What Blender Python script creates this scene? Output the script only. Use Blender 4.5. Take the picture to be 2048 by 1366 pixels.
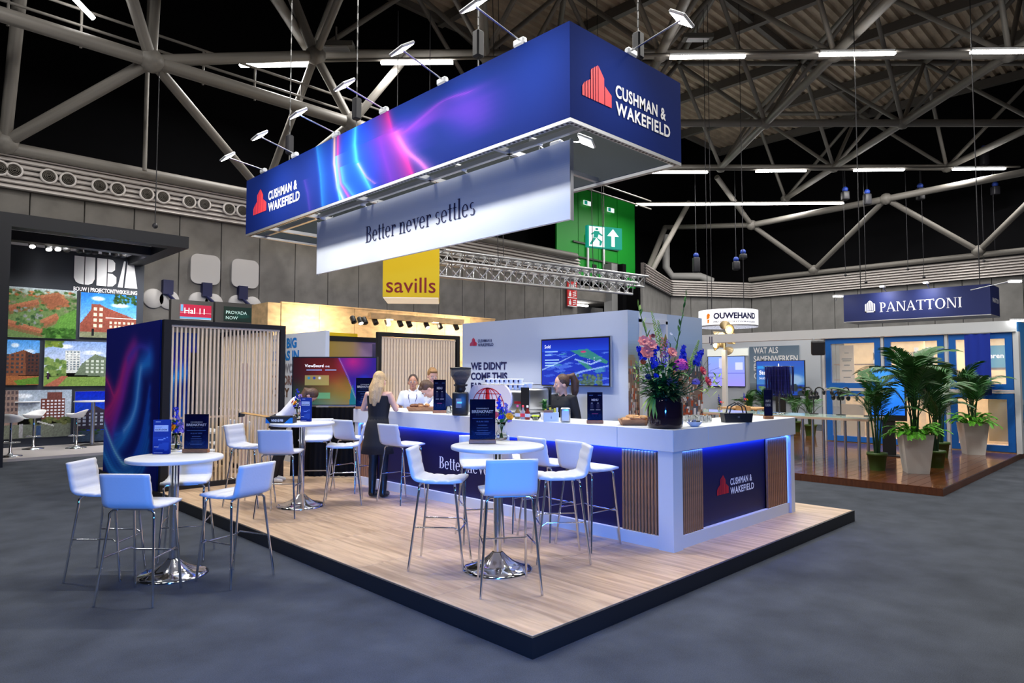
import bpy, bmesh, math, random
import numpy as np
from mathutils import Vector as V, Matrix as Mx
for o in list(bpy.data.objects): bpy.data.objects.remove(o)
SC = bpy.context.scene
C = SC.collection
R = math.radians
rnd = random.Random(7)
# ------------------------------------------------------------------ camera
FPX, CX, CY = 1337.0, 1024.0, 683.0
PITCH = math.atan(67/1337.0); HEAD = R(45.6); CAMZ = 1.8
cam = bpy.data.objects.new('camera', bpy.data.cameras.new('camera')); C.objects.link(cam)
cam.data.sensor_width = 36; cam.data.lens = 36*FPX/2048; cam.data.clip_end = 300
cam.location = (0, 0, CAMZ); cam.rotation_euler = (math.pi/2+PITCH, 0, HEAD-math.pi/2)
SC.camera = cam
vs = SC.view_settings
vs.view_transform = 'Standard'; vs.look = 'None'; vs.gamma = 1; vs.use_curve_mapping = False
vs.exposure = 0.0
# pixel -> place helpers (the depth comes from a plane of the place)
_fw = V((math.cos(HEAD)*math.cos(PITCH), math.sin(HEAD)*math.cos(PITCH), math.sin(PITCH)))
_rt = V((math.sin(HEAD), -math.cos(HEAD), 0)); _up = _rt.cross(_fw); _C = V((0, 0, CAMZ))
_hd = V((math.cos(HEAD), math.sin(HEAD), 0))
def ray(x, y): return _fw*FPX+_rt*(x-CX)-_up*(y-CY)
def PZ(x, y, z): d = ray(x, y); return _C+d*((z-CAMZ)/d.z)
def PX(x, y, X): d = ray(x, y); return _C+d*(X/d.x)
def PY(x, y, Y): d = ray(x, y); return _C+d*(Y/d.y)
def PD(x, y, dist): d = ray(x, y); return _C+d*(dist/d.dot(_hd))
def LD(lat, dep, z): p = _rt*lat+_hd*dep; return V((p.x, p.y, z))      # lateral / depth along the roof grid
# ------------------------------------------------------------------ world + lights of the hall
w = bpy.data.worlds.new('world'); SC.world = w; w.use_nodes = True
w.node_tree.nodes['Background'].inputs[0].default_value = (0.55, 0.6, 0.75, 1)
w.node_tree.nodes['Background'].inputs[1].default_value = 0.012
def area(name, loc, target, sx, sy, watt, col=(1, 1, 1), spread=180):
    l = bpy.data.lights.new(name, 'AREA'); l.shape = 'RECTANGLE'; l.size = sx; l.size_y = sy
    l.energy = watt; l.color = col; l.spread = R(spread)
    o = bpy.data.objects.new(name, l); C.objects.link(o); o.location = loc
    d = V(target)-V(loc); o.rotation_euler = d.to_track_quat('-Z', 'Y').to_euler()
    return o
HGT = 12.1; HH = HGT-CAMZ; GRID = .56*HH                   # roof lower chord height, module
LAT = [HH*(.4626+.545*k) for k in range(-5, 5)]
DEP = [HH*(2.04+.57*j) for j in range(-5, 5)]
KEY = .45
for j in (-4, -2):                                        # rows of linear luminaires over the aisles (same rows as in view)
    for k in range(-2, 3):
        p = LD(HH*(.19+.545*k), HH*(2.04+.57*j), HGT-.75)
        a = area('hall_lamp', p, p-V((0, 0, 1)), 3.0, .22, (1300 if j == -2 else 360)*KEY, (1, .97, .92))
        a.rotation_euler = (0, 0, HEAD-math.pi/2)
# unseen blue lamp added behind the viewer, inferred from blue stool backs, no fixture
area('unseen_blue_light', (-1.5, -1.8, 2.1), (3.1, 4.3, .3), .8, .4, 150, (.02, .23, 1), 65)
# ------------------------------------------------------------------ materials
_m = {}
def mat(name, col, rough=.5, metal=0, emit=0, ecol=None, alpha=1, trans=0, spec=.5, noise=None, bump=None, ior=1.45, coat=0):
    """principled; noise=(scale, amount[, stretch xyz]) varies the colour, bump=(scale, strength)"""
    if name in _m: return _m[name]
    m = bpy.data.materials.new(name); m.use_nodes = True; _m[name] = m
    nt = m.node_tree; b = nt.nodes['Principled BSDF']; I = b.inputs
    I['Base Color'].default_value = (*col, 1); I['Roughness'].default_value = rough; I['Metallic'].default_value = metal
    I['Specular IOR Level'].default_value = spec; I['IOR'].default_value = ior
    if coat: I['Coat Weight'].default_value = coat
    if trans: I['Transmission Weight'].default_value = trans
    if alpha < 1: I['Alpha'].default_value = alpha
    if emit:
        I['Emission Color'].default_value = (*(ecol or col), 1); I['Emission Strength'].default_value = emit
    if noise or bump:
        tc = nt.nodes.new('ShaderNodeTexCoord')
    if noise:
        mp = nt.nodes.new('ShaderNodeMapping'); nt.links.new(tc.outputs['Object'], mp.inputs[0])
        if len(noise) > 2: mp.inputs['Scale'].default_value = noise[2]
        n = nt.nodes.new('ShaderNodeTexNoise'); n.inputs['Scale'].default_value = noise[0]; n.inputs['Detail'].default_value = 6
        nt.links.new(mp.outputs[0], n.inputs[0])
        cr = nt.nodes.new('ShaderNodeValToRGB'); a = noise[1]
        cr.color_ramp.elements[0].position = .3; cr.color_ramp.elements[1].position = .7
        cr.color_ramp.elements[0].color = (*[max(0, c*(1-a)) for c in col], 1)
        cr.color_ramp.elements[1].color = (*[min(1, c*(1+a)) for c in col], 1)
        nt.links.new(n.outputs[0], cr.inputs[0]); nt.links.new(cr.outputs[0], I['Base Color'])
    if bump:
        n2 = nt.nodes.new('ShaderNodeTexNoise'); n2.inputs['Scale'].default_value = bump[0]; n2.inputs['Detail'].default_value = 5
        nt.links.new(tc.outputs['Object'], n2.inputs[0])
        bp = nt.nodes.new('ShaderNodeBump'); bp.inputs['Strength'].default_value = bump[1]; bp.inputs['Distance'].default_value = .01
        nt.links.new(n2.outputs[0], bp.inputs['Height']); nt.links.new(bp.outputs[0], I['Normal'])
    return m
def s2l(c): return tuple((x/12.92 if x <= .04045 else ((x+.055)/1.055)**2.4) for x in c)
def rgb(r, g, b): return s2l((r/255, g/255, b/255))
def paintmat(name, rough=.5, emit=0, spec=.4):
    """flat print / screen: colour comes from the mesh's colour attribute"""
    if name in _m: return _m[name]
    m = bpy.data.materials.new(name); m.use_nodes = True; _m[name] = m
    nt = m.node_tree; b = nt.nodes['Principled BSDF']
    b.inputs['Roughness'].default_value = rough; b.inputs['Specular IOR Level'].default_value = spec
    a = nt.nodes.new('ShaderNodeVertexColor'); a.layer_name = 'Col'
    if emit:
        b.inputs['Base Color'].default_value = (.01, .01, .01, 1)
        nt.links.new(a.outputs[0], b.inputs['Emission Color']); b.inputs['Emission Strength'].default_value = emit
    else: nt.links.new(a.outputs[0], b.inputs['Base Color'])
    return m
WHITE = mat('white_laminate', (.62, .64, .67), .45)
WALLW = mat('white_panel', (.54, .58, .64), .6)
BLACK = mat('black_paint', (.008, .008, .009), .5)
NAVY = mat('navy_panel', rgb(5, 8, 62), .45)
SIGNB = mat('sign_blue_fabric', rgb(12, 36, 106), .8, spec=.1)
CHROME = mat('chrome', (.72, .74, .78), .1, 1)
STEEL = mat('brushed_steel', (.55, .56, .58), .32, 1)
ALU = mat('aluminium_profile', (.55, .56, .58), .4, .8)
LEATHER = mat('white_leatherette', (.64, .65, .68), .45, bump=(60, .08))
WOOD = mat('oak_block', rgb(150, 98, 58), .5, noise=(30, .3, (1, 8, 8)))
SLATW = mat('slat_oak', rgb(158, 108, 72), .55, noise=(25, .25, (6, 6, .6)))
PINE = mat('pine_slat', rgb(236, 212, 176), .6, noise=(20, .12, (6, 6, .6)))
RED = mat('logo_red', rgb(235, 60, 70), .6)
INKW = mat('ink_white', (.9, .9, .92), .6)
INKN = mat('ink_navy', rgb(22, 24, 72), .6)
INKB = mat('ink_blue', rgb(0, 112, 190), .6)
INKG = mat('ink_grey', rgb(128, 130, 140), .6)
GLASS = mat('clear_glass', (.95, .97, .97), .02, trans=1, ior=1.3)
PRINT = paintmat('print', .8, 0, .08); SCREEN = paintmat('lit_screen', .25, 1.0); BACKLIT = paintmat('backlit_fabric', .7)
# ------------------------------------------------------------------ mesh helpers
class MB:
    def __init__(s, m=None): s.v = []; s.f = []; s.sm = []; s.m = m or Mx()
    def add(s, vs, fs, smooth=False):
        n = len(s.v); s.v += [s.m @ V(p) for p in vs]; s.f += [[i+n for i in f] for f in fs]; s.sm += [smooth]*len(fs); return s
    def box(s, x0, x1, y0, y1, z0, z1):
        return s.add([(x, y, z) for z in (z0, z1) for y in (y0, y1) for x in (x0, x1)],
                     [(0, 2, 3, 1), (4, 5, 7, 6), (0, 1, 5, 4), (2, 6, 7, 3), (0, 4, 6, 2), (1, 3, 7, 5)])
    def cbox(s, c, d): return s.box(c[0]-d[0]/2, c[0]+d[0]/2, c[1]-d[1]/2, c[1]+d[1]/2, c[2]-d[2]/2, c[2]+d[2]/2)
    def rbox(s, x0, x1, y0, y1, z0, z1, b=.01, seg=2):
        bm = bmesh.new(); bmesh.ops.create_cube(bm, size=1)
        for v in bm.verts: v.co = V(((x0+x1)/2+v.co.x*(x1-x0), (y0+y1)/2+v.co.y*(y1-y0), (z0+z1)/2+v.co.z*(z1-z0)))
        bmesh.ops.bevel(bm, geom=bm.edges[:], offset=b, segments=seg, affect='EDGES', profile=.5)
        bm.verts.index_update(); s.add([v.co.copy() for v in bm.verts], [[v.index for v in f.verts] for f in bm.faces], seg > 1); bm.free(); return s
    def tube(s, pts, r, n=8, cap=True, smooth=True):
        pts = [V(p) for p in pts]; k = len(pts); rs = r if isinstance(r, (list, tuple)) else [r]*k
        vs = []; fs = []; u = None
        for i, p in enumerate(pts):
            t = (pts[min(i+1, k-1)]-pts[max(i-1, 0)]).normalized()
            if u is None: u = t.orthogonal().normalized()
            u = (u-t*u.dot(t)); u = u.normalized() if u.length > 1e-6 else t.orthogonal().normalized()
            w_ = t.cross(u)
            ri = rs[i]; ra, rb = ri if isinstance(ri, tuple) else (ri, ri)
            vs += [p+u*(ra*math.cos(2*math.pi*j/n))+w_*(rb*math.sin(2*math.pi*j/n)) for j in range(n)]
        for i in range(k-1):
            for j in range(n): fs.append((i*n+j, i*n+(j+1) % n, (i+1)*n+(j+1) % n, (i+1)*n+j))
        s.add(vs, fs, smooth)
        if cap: s.add(vs[:n], [tuple(range(n-1, -1, -1))]); s.add(vs[-n:], [tuple(range(n))])
        return s
    def ell(s, p0, p1, secs, n=14):
        """loft of elliptical sections: secs = [(centre, rx, ry)] in the xy-plane"""
        vs = []; fs = []
        for c, rx, ry in secs: vs += [(c[0]+rx*math.cos(2*math.pi*j/n), c[1]+ry*math.sin(2*math.pi*j/n), c[2]) for j in range(n)]
        for i in range(len(secs)-1):
            for j in range(n): fs.append((i*n+j, i*n+(j+1) % n, (i+1)*n+(j+1) % n, (i+1)*n+j))
        fs += [tuple(range(n-1, -1, -1)), tuple(range((len(secs)-1)*n, len(secs)*n))]
        return s.add(vs, fs, True)
    def lathe(s, prof, n=20, c=(0, 0, 0), smooth=True):
        vs = []; fs = []
        for r, z in prof: vs += [(c[0]+r*math.cos(2*math.pi*j/n), c[1]+r*math.sin(2*math.pi*j/n), c[2]+z) for j in range(n)]
        for i in range(len(prof)-1):
            for j in range(n): fs.append((i*n+j, i*n+(j+1) % n, (i+1)*n+(j+1) % n, (i+1)*n+j))
        s.add(vs, fs, smooth)
        if prof[0][0] > 1e-4: s.add(vs[:n], [tuple(range(n-1, -1, -1))])
        if prof[-1][0] > 1e-4: s.add(vs[-n:], [tuple(range(n))])
        return s
    def prism(s, poly, y0, y1):
        """polygon (x,z) extruded from y0 (front) to y1"""
        n = len(poly); vs = [(x, y0, z) for x, z in poly]+[(x, y1, z) for x, z in poly]
        return s.add(vs, [tuple(range(n)), tuple(range(2*n-1, n-1, -1))]+[(i, i+n, (i+1) % n+n, (i+1) % n) for i in range(n)])
    def zprism(s, poly, z0, z1):
        n = len(poly); vs = [(x, y, z0) for x, y in poly]+[(x, y, z1) for x, y in poly]
        return s.add(vs, [tuple(range(n-1, -1, -1)), tuple(range(n, 2*n))]+[(i, (i+1) % n, (i+1) % n+n, i+n) for i in range(n)])
    def ball(s, c, r, n=10, sq=(1, 1, 1)):
        vs = []; fs = []; k = max(4, n//2+1)
        for i in range(k+1):
            th = math.pi*i/k
            vs += [(c[0]+sq[0]*r*math.sin(th)*math.cos(2*math.pi*j/n), c[1]+sq[1]*r*math.sin(th)*math.sin(2*math.pi*j/n), c[2]+sq[2]*r*math.cos(th)) for j in range(n)]
        for i in range(k):
            for j in range(n): fs.append((i*n+j, (i+1)*n+j, (i+1)*n+(j+1) % n, i*n+(j+1) % n))
        return s.add(vs, fs, True)
    def mesh(s, name):
        me = bpy.data.meshes.new(name); me.from_pydata([tuple(p) for p in s.v], [], s.f)
        me.polygons.foreach_set('use_smooth', s.sm); me.update(); return me
    def build(s, name, m, parent=None, **kw):
        return link(name, s.mesh(name), m, parent, **kw)
def link(name, me, m, parent=None, label=None, cat=None, group=None, kind=None):
    o = bpy.data.objects.new(name, me); C.objects.link(o)
    if m is not None and me is not None: me.materials.clear(); me.materials.append(m)
    if parent is not None: o.parent = parent
    tag(o, label, cat, group, kind); return o
def tag(o, label=None, cat=None, group=None, kind=None):
    for k, v in (('label', label), ('category', cat), ('group', group), ('kind', kind)):
        if v: o[k] = v
    return o
def thing(name, loc=(0, 0, 0), rz=0, label=None, cat=None, group=None, kind=None):
    o = bpy.data.objects.new(name, None); C.objects.link(o); o.empty_display_size = .1
    o.location = loc; o.rotation_euler = (0, 0, rz); return tag(o, label, cat, group, kind)
def copy_tree(o, parent=None):
    c = o.copy(); C.objects.link(c); c.parent = parent
    for ch in KIDS(o): copy_tree(ch, c)
    return c
def KIDS(o): return [x for x in C.objects if x.parent == o]
def place(o, loc, rz, label=None, group=None):
    o.location = loc; o.rotation_euler = (0, 0, rz); tag(o, label, None, group); return o
def box(name, m, parent, x0, x1, y0, y1, z0, z1, bev=0, **kw):
    b = MB()
    b.rbox(x0, x1, y0, y1, z0, z1, bev, 1) if bev else b.box(x0, x1, y0, y1, z0, z1)
    return b.build(name, m, parent, **kw)
XF, YF = -math.pi/2, 0.0          # rotation of things that face -X / -Y (local x = right, y = away, z = up)
CF = HEAD-math.pi/2               # facing the aisle corner (diagonal)
# ------------------------------------------------------------------ lettering
def text(name, s, m, parent, x, z, w=None, h=None, y=-.004, depth=.002, bold=0, align='L', shear=0, spacing=1, rot=None):
    """flat lettering on a face: lower left at (x, z), fitted to width w and / or height h (of the capitals)"""
    cu = bpy.data.curves.new('lettering', 'FONT'); cu.body = s; cu.size = 1; cu.offset = bold; cu.shear = shear
    cu.space_character = spacing; cu.resolution_u = 3; cu.extrude = 0
    o = bpy.data.objects.new('tmp', cu); C.objects.link(o)
    dg = bpy.context.evaluated_depsgraph_get(); me = bpy.data.meshes.new_from_object(o.evaluated_get(dg))
    bpy.data.objects.remove(o); bpy.data.curves.remove(cu)
    co = np.array([v.co for v in me.vertices]);
    x0, x1 = co[:, 0].min(), co[:, 0].max(); cap = .729
    sx = sz = None
    if h: sz = h/cap
    if w: sx = w/(x1-x0)
    sx = sx or sz; sz = sz or sx
    W = (x1-x0)*sx
    ox = x if align == 'L' else (x-W/2 if align == 'C' else x-W)
    for v, c in zip(me.vertices, co): v.co = (ox+(c[0]-x0)*sx, y, z+c[1]*sz)
    if rot: me.transform(rot)
    me.update(); return link(name, me, m, parent)
def poly_obj(name, polys, m, parent, y=-.004):
    b = MB()
    for p in polys: b.add([(x, y, z) for x, z in p], [tuple(range(len(p)))])
    return b.build(name, m, parent)
# serif glyphs drawn from stems, hairlines, bowls; unit = x-height 1
def _stem(x, z0, z1, t=.2, bl=1, tl=1, sw=.13, sh=.05):
    P = [[(x, z0), (x+t, z0), (x+t, z1), (x, z1)]]
    if bl: P.append([(x-sw, z0), (x+t+sw, z0), (x+t+sw, z0+sh), (x-sw, z0+sh)])
    if tl == 1: P.append([(x-sw, z1-sh), (x+t, z1-sh), (x+t, z1), (x-sw*.6, z1)])
    if tl == 2: P.append([(x-sw, z1-sh), (x+t+sw, z1-sh), (x+t+sw, z1), (x-sw, z1)])
    return P
def _arc(cx, cz, rx, rz, a0, a1, thick=.2, thin=.06, n=14):
    P = []
    def pt(a, inner):
        t = thin+(thick-thin)*abs(math.cos(a))
        k = 0 if not inner else 1
        return (cx+(rx-k*t)*math.cos(a), cz+(rz-k*(thin+.02))*math.sin(a))
    for i in range(n):
        a = a0+(a1-a0)*i/n; b = a0+(a1-a0)*(i+1)/n
        P.append([pt(a, 0), pt(b, 0), pt(b, 1), pt(a, 1)])
    return P
pi = math.pi
GLY = {
 'B': (_stem(.14, 0, 1.5, .22, 1, 2, .14)+_arc(.45, 1.13, .42, .37, -pi/2, pi/2, .22)+_arc(.48, .39, .5, .39, -pi/2, pi/2, .24), 1.08),
 'e': (_arc(.43, .5, .4, .52, .12, 2*pi-.75, .2)+[[(.1, .5), (.82, .5), (.82, .56), (.1, .56)]], .9),
 't': (_stem(.16, .1, 1.35, .19, 0, 0)+[[(0, .94), (.5, .94), (.5, 1), (0, 1)]]+_arc(.36, .14, .2, .16, pi, 1.8*pi, .19), .58),
 'r': (_stem(.14, 0, 1, .19)+_arc(.5, .74, .2, .27, .2, pi, .1, .1)+[[(.55, .72), (.72, .72), (.72, .95), (.55, .95)]], .76),
 'n': (_stem(.14, 0, 1, .19)+_arc(.53, .66, .31, .36, 0, pi, .19)+_stem(.65, 0, .68, .19, 1, 0), 1.02),
 'v': ([[(.1, 1), (.32, 1), (.56, .2), (.47, 0)], [(.47, 0), (.53, 0), (.86, 1), (.78, 1)], [(0, .95), (.42, .95), (.42, 1), (0, 1)], [(.62, .95), (.98, .95), (.98, 1), (.62, 1)]], .95),
 's': (_arc(.36, .76, .28, .26, .25*pi, 1.45*pi, .17)+_arc(.38, .26, .31, .28, -.8*pi, .45*pi, .18), .76),
 'l': (_stem(.14, 0, 1.6, .19), .5),
 'P': (_stem(.14, 0, 1.4, .2, 1, 2)+_arc(.42, 1.0, .42, .4, -pi/2, pi/2, .2), .95),
 'A': ([[(.08, 0), (.16, 0), (.62, 1.4), (.56, 1.4)], [(.52, 1.42), (.66, 1.42), (1.2, 0), (.96, 0)], [(.3, .45), (.85, .45), (.85, .52), (.3, .52)], [(-.04, 0), (.3, 0), (.3, .05), (-.04, .05)], [(.84, 0), (1.3, 0), (1.3, .05), (.84, .05)]], 1.32),
 'N': (_stem(.16, 0, 1.4, .08, 1, 2)+_stem(1.08, 0, 1.4, .08, 0, 2)+[[(.14, 1.4), (.38, 1.4), (1.16, 0), (1.0, 0)]], 1.36),
 'T': (_stem(.46, 0, 1.4, .2, 1, 0)+[[(.02, 1.33), (1.1, 1.33), (1.1, 1.4), (.02, 1.4)], [(.02, 1.12), (.07, 1.12), (.07, 1.4), (.02, 1.4)], [(1.05, 1.12), (1.1, 1.12), (1.1, 1.4), (1.05, 1.4)]], 1.18),
 'O': (_arc(.68, .7, .62, .73, 0, 2*pi, .22, n=28), 1.42),
 'I': (_stem(.2, 0, 1.4, .2, 1, 2), .66),
 ' ': ([], .45)}
def serif(name, s, m, parent, x, z, w, h, y=-.004):
    """h = height of one x-height unit"""
    tot = sum(GLY[c][1] for c in s); k = w/tot; pen = 0; P = []
    for c in s+' ':
        P += [[(x+(pen+px)*k, z+pz*h) for px, pz in q] for q in GLY[c][0]]; pen += GLY[c][1]
        if c == ' ' and P: poly_obj(name, P, m, parent, y); P = []
# the two-tone skyline emblem of the stand: seven vertical bars under a stepped roof line
def emblem(parent, x, z, w, h, m=None, y=-.004):
    bars = [(.0, .075, .25, .38, .02), (.10, .17, .38, .46, .04), (.195, .26, .46, .52, .05), (.285, .345, .78, .86, .04), (.37, .43, .86, .93, .03), (.455, .52, .93, 1.0, .02), (.54, .74, 1.0, .72, .0), (.765, 1.0, .52, .34, .0)]
    P = []
    for a, b, ta, tb, lo in bars: P.append([(x+a*w, z+lo*h*0), (x+b*w, z), (x+b*w, z+tb*h), (x+a*w, z+ta*h)])
    return poly_obj('emblem', P, m or RED, parent, y)
def logo(parent, x, z, w, m=None, red=None, y=-.004):
    """emblem + two lines of lettering; x,z = lower left; w = total width"""
    h = w*.24
    emblem(parent, x, z, w*.30, h, red, y)
    text('lettering', 'CUSHMAN &', m or INKW, parent, x+w*.345, z+h*.38, w*.60, h*.36, y, bold=.028, spacing=1.1)
    text('lettering', 'WAKEFIELD', m or INKW, parent, x+w*.345, z-h*.10, w*.655, h*.36, y, bold=.028, spacing=1.1)
# ------------------------------------------------------------------ painted prints (numpy raster -> colour attribute on a fine grid)
class Cv:
    def __init__(s, w, h, col=(0, 0, 0)):
        s.w, s.h = w, h; s.a = np.zeros((h, w, 3)); s.a[:] = np.array(col)/255
        yy, xx = np.mgrid[0:h, 0:w]; s.x = (xx+.5)/w; s.y = 1-(yy+.5)/h       # x right, y up, 0..1
    def fill(s, mask, col, al=1):
        al = np.clip(np.asarray(al, float)*mask, 0, 1)[..., None]; s.a = s.a*(1-al)+np.array(col)/255*al; return s
    def rect(s, x0, x1, y0, y1, col, al=1): return s.fill((s.x >= x0) & (s.x <= x1) & (s.y >= y0) & (s.y <= y1), col, al)
    def poly(s, pts, col, al=1):
        ins = np.zeros((s.h, s.w), bool); n = len(pts)
        for i in range(n):
            (x0, y0), (x1, y1) = pts[i], pts[(i+1) % n]
            if y0 == y1: continue
            c = ((y0 > s.y) != (y1 > s.y)) & (s.x < (x1-x0)*(s.y-y0)/(y1-y0)+x0); ins ^= c
        return s.fill(ins, col, al)
    def vgrad(s, y0, y1, c0, c1):
        t = np.clip((s.y-y0)/(y1-y0), 0, 1)[..., None]; m = ((s.y >= y0) & (s.y <= y1))[..., None]
        s.a = np.where(m, np.array(c0)/255*(1-t)+np.array(c1)/255*t, s.a); return s
    def blob(s, cx, cy, rx, ry, col, al=1, soft=.4):
        d = np.sqrt(((s.x-cx)/rx)**2+((s.y-cy)/ry)**2); return s.fill(np.clip((1-d)/soft, 0, 1), col, al)
    def speck(s, n, x0, x1, y0, y1, rx, ry, cols, seed=1):
        r_ = random.Random(seed)
        for _ in range(n): s.blob(r_.uniform(x0, x1), r_.uniform(y0, y1), rx*r_.uniform(.6, 1.3), ry*r_.uniform(.6, 1.3), r_.choice(cols))
        return s
    def ribbon(s, pts, col, wl, wr, al=1):
        """soft light streak along a curve given as x(y): sharp on one side, fading on the other"""
        ys = [p[1] for p in pts]; xs = [p[0] for p in pts]; o = np.argsort(ys)
        xc = np.interp(s.y, np.array(ys)[o], np.array(xs)[o], left=9, right=9); d = s.x-xc
        m = np.where(d < 0, np.exp(d/wl), np.exp(-d/wr)); return s.fill(m*(np.abs(xc) < 5), col, al)
    def stroke(s, pts, col, w, al=1, glow=0):
        """smooth soft line through pts; glow = width of an outer halo"""
        P_ = [np.array(p, float) for p in pts]; Q = []
        for i in range(len(P_)-1):
            a, b, c, d = P_[max(i-1, 0)], P_[i], P_[i+1], P_[min(i+2, len(P_)-1)]
            for k in range(8):
                t = k/8; Q.append(.5*((2*b)+(c-a)*t+(2*a-5*b+4*c-d)*t*t+(3*b-a-3*c+d)*t**3))
        Q.append(P_[-1]); dm = np.full((s.h, s.w), 9.)
        for a, b in zip(Q[:-1], Q[1:]):
            d = b-a; L = max(1e-9, d@d); t = np.clip(((s.x-a[0])*d[0]+(s.y-a[1])*d[1])/L, 0, 1); dm = np.minimum(dm, np.hypot(s.x-a[0]-t*d[0], s.y-a[1]-t*d[1]))
        if glow: s.fill(np.exp(-(dm/glow)**2), col, al*.6)
        return s.fill(np.exp(-(dm/w)**2), col, al)
    def grain(s, amt=.12, seed=1):
        r = np.random.RandomState(seed); n = r.normal(0, 1, (s.h, s.w)); n = (n+np.roll(n, 1, 0)+np.roll(n, 1, 1))/1.7; s.a = np.clip(s.a*(1+amt*n[..., None]), 0, 1); return s
    def mesh(s, name, x0, x1, z0, z1, y=-.002, bend=None):
        h, w = s.h, s.w; xs = np.linspace(x0, x1, w+1); zs = np.linspace(z1, z0, h+1)
        vs = [(x, y, z) if bend is None else bend(x, z) for z in zs for x in xs]
        fs = [(j*(w+1)+i, (j+1)*(w+1)+i, (j+1)*(w+1)+i+1, j*(w+1)+i+1) for j in range(h) for i in range(w)]
        me = bpy.data.meshes.new(name); me.from_pydata(vs, [], fs)
        a = np.clip(s.a, 0, 1); lin = np.where(a <= .04045, a/12.92, ((a+.055)/1.055)**2.4)
        col = np.ones((h*w, 4, 4)); col[:, :, :3] = lin.reshape(-1, 1, 3)
        at = me.color_attributes.new('Col', 'FLOAT_COLOR', 'CORNER'); at.data.foreach_set('color', col.ravel()); return me
    def put(s, name, parent, x0, x1, z0, z1, m=None, y=-.002, bend=None): return link(name, s.mesh(name, x0, x1, z0, z1, y, bend), m or PRINT, parent)
# ================================================================== THE HALL
CARPET = mat('hall_carpet', (.060, .068, .084), .95, noise=(2.5, .2), bump=(450, .5), spec=.15)
_nt = CARPET.node_tree
_n = _nt.nodes.new('ShaderNodeTexNoise'); _n.inputs['Scale'].default_value = 140; _n.inputs['Detail'].default_value = 4
_mx = _nt.nodes.new('ShaderNodeMix'); _mx.data_type = 'RGBA'; _mx.blend_type = 'OVERLAY'; _mx.inputs[0].default_value = .55
_b = _nt.nodes['Principled BSDF']; _src = _b.inputs['Base Color'].links[0].from_socket
_nt.links.new(_nt.nodes['Texture Coordinate'].outputs['Object'], _n.inputs[0])
_nt.links.new(_src, _mx.inputs[6]); _nt.links.new(_n.outputs[0], _mx.inputs[7]); _nt.links.new(_mx.outputs[2], _b.inputs['Base Color'])
CONC = mat('concrete_panel', (.17, .16, .148), .85, noise=(1.6, .22), bump=(30, .15))
CONCR = mat('concrete_panel_pale', (.20, .195, .19), .85, noise=(1.6, .15), bump=(30, .15))
LOUV = mat('louvre_white', (.62, .58, .56), .5)
DARK = mat('dark_void', (.004, .004, .005), .9, spec=.1)
PIPE = mat('painted_tube_grey', (.185, .172, .155), .5, noise=(2, .15))
DECK = mat('corrugated_deck', (.42, .34, .255), .7, noise=(1.2, .2))
LAMPW = mat('lamp_tube', (1, 1, 1), .5, emit=26, ecol=(1, .97, .93))
box('floor', CARPET, None, -14, 42, -22, 26, -.1, 0, kind='structure')
ZL, YL, XR = 6.6, 21.3, 39.9
def panel_wall(name, a, b, z0, z1, m, pw=1.25):
    """a run of concrete panels with open joints, each panel a part"""
    a, b = V((a[0], a[1], 0)), V((b[0], b[1], 0)); L = (b-a).length; n = max(1, round(L/pw)); st = L/n
    t = thing(name, a, math.atan2(b.y-a.y, b.x-a.x), kind='structure')
    box('backing', DARK, t, 0, L, .16, .22, z0, z1)
    me = MB().rbox(.012, st-.012, 0, .14, z0, z1, .012, 1).mesh('panel')
    for i in range(n):
        o = link('panel', me, m if i == 0 else None, t); o.location.x = i*st
    return t
panel_wall('wall_left', (-13, YL), (25.4, YL), 0, ZL, CONC)
panel_wall('wall_corner', (28.7, 19.7), (35.2, 22.2), 0, ZL, CONCR)
panel_wall('wall_chamfer', (35.2, 22.2), (XR, 19.3), 0, ZL, CONCR)
panel_wall('wall_right', (XR, 19.3), (XR, -13), 0, ZL, CONCR)
t = thing('wall_recess', (25.4, 23.6, 0), 0, kind='structure')
box('panel', CONCR, t, -1, 5, 0, .2, 0, 5.6); box('lintel', CONC, t, 0, 4, -2.2, .1, 5.6, 6.3)
box('column', mat('grey_column', (.24, .24, .24), .7), t, 2.4, 2.9, -2.6, -2.1, 0, 7.6); box('pillar', DARK, t, 2.95, 3.25, -2.9, -2.3, 0, 7.6)
link('tube_lamp', MB().box(.5, 2.2, -1.2, -1.05, 5.42, 5.5).mesh('tube_lamp'), LAMPW, t)
# louvre band along the top of the wall: separate lamellae, air nozzles in pairs
def louvre(name, a, b):
    a, b = V((a[0], a[1], 0)), V((b[0], b[1], 0)); L = (b-a).length
    t = thing(name, a, math.atan2(b.y-a.y, b.x-a.x), kind='structure')
    box('backing', mat('louvre_gap', (.10, .085, .08), .8), t, 0, L, -.06, .1, ZL, ZL+.98)
    me = MB().prism([], 0, 0).mesh('x') if 0 else None
    b_ = MB(); b_.add([(0, -.22, 0), (L, -.22, 0), (L, -.08, .115), (0, -.08, .115), (0, -.06, .0), (L, -.06, 0)], [(0, 1, 2, 3), (0, 4, 5, 1), (3, 2, 5, 4)])
    me = b_.mesh('lamella')
    for i in range(7):
        o = link('lamella', me, LOUV if i == 0 else None, t); o.location.z = ZL+.01+i*.138
    return t
lv = louvre('trim_1', (-13, YL), (25.4, YL)); louvre('trim_2', (28.7, 19.7), (35.2, 22.2)); louvre('trim_3', (35.2, 22.2), (XR, 19.3)); louvre('trim_4', (XR, 19.3), (XR, -13))
NOZ = mat('air_nozzle', (.07, .06, .05), .6)
ring = MB(); disc = MB()
for r_ in (.155,): ring.lathe([(r_+.05, -.02), (r_+.05, .0), (r_, .03), (r_, -.02)], 20)
for r_ in (.14, .10, .06): disc.lathe([(r_, 0), (r_, .02), (r_-.022, .02), (r_-.022, 0)], 18)
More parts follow.
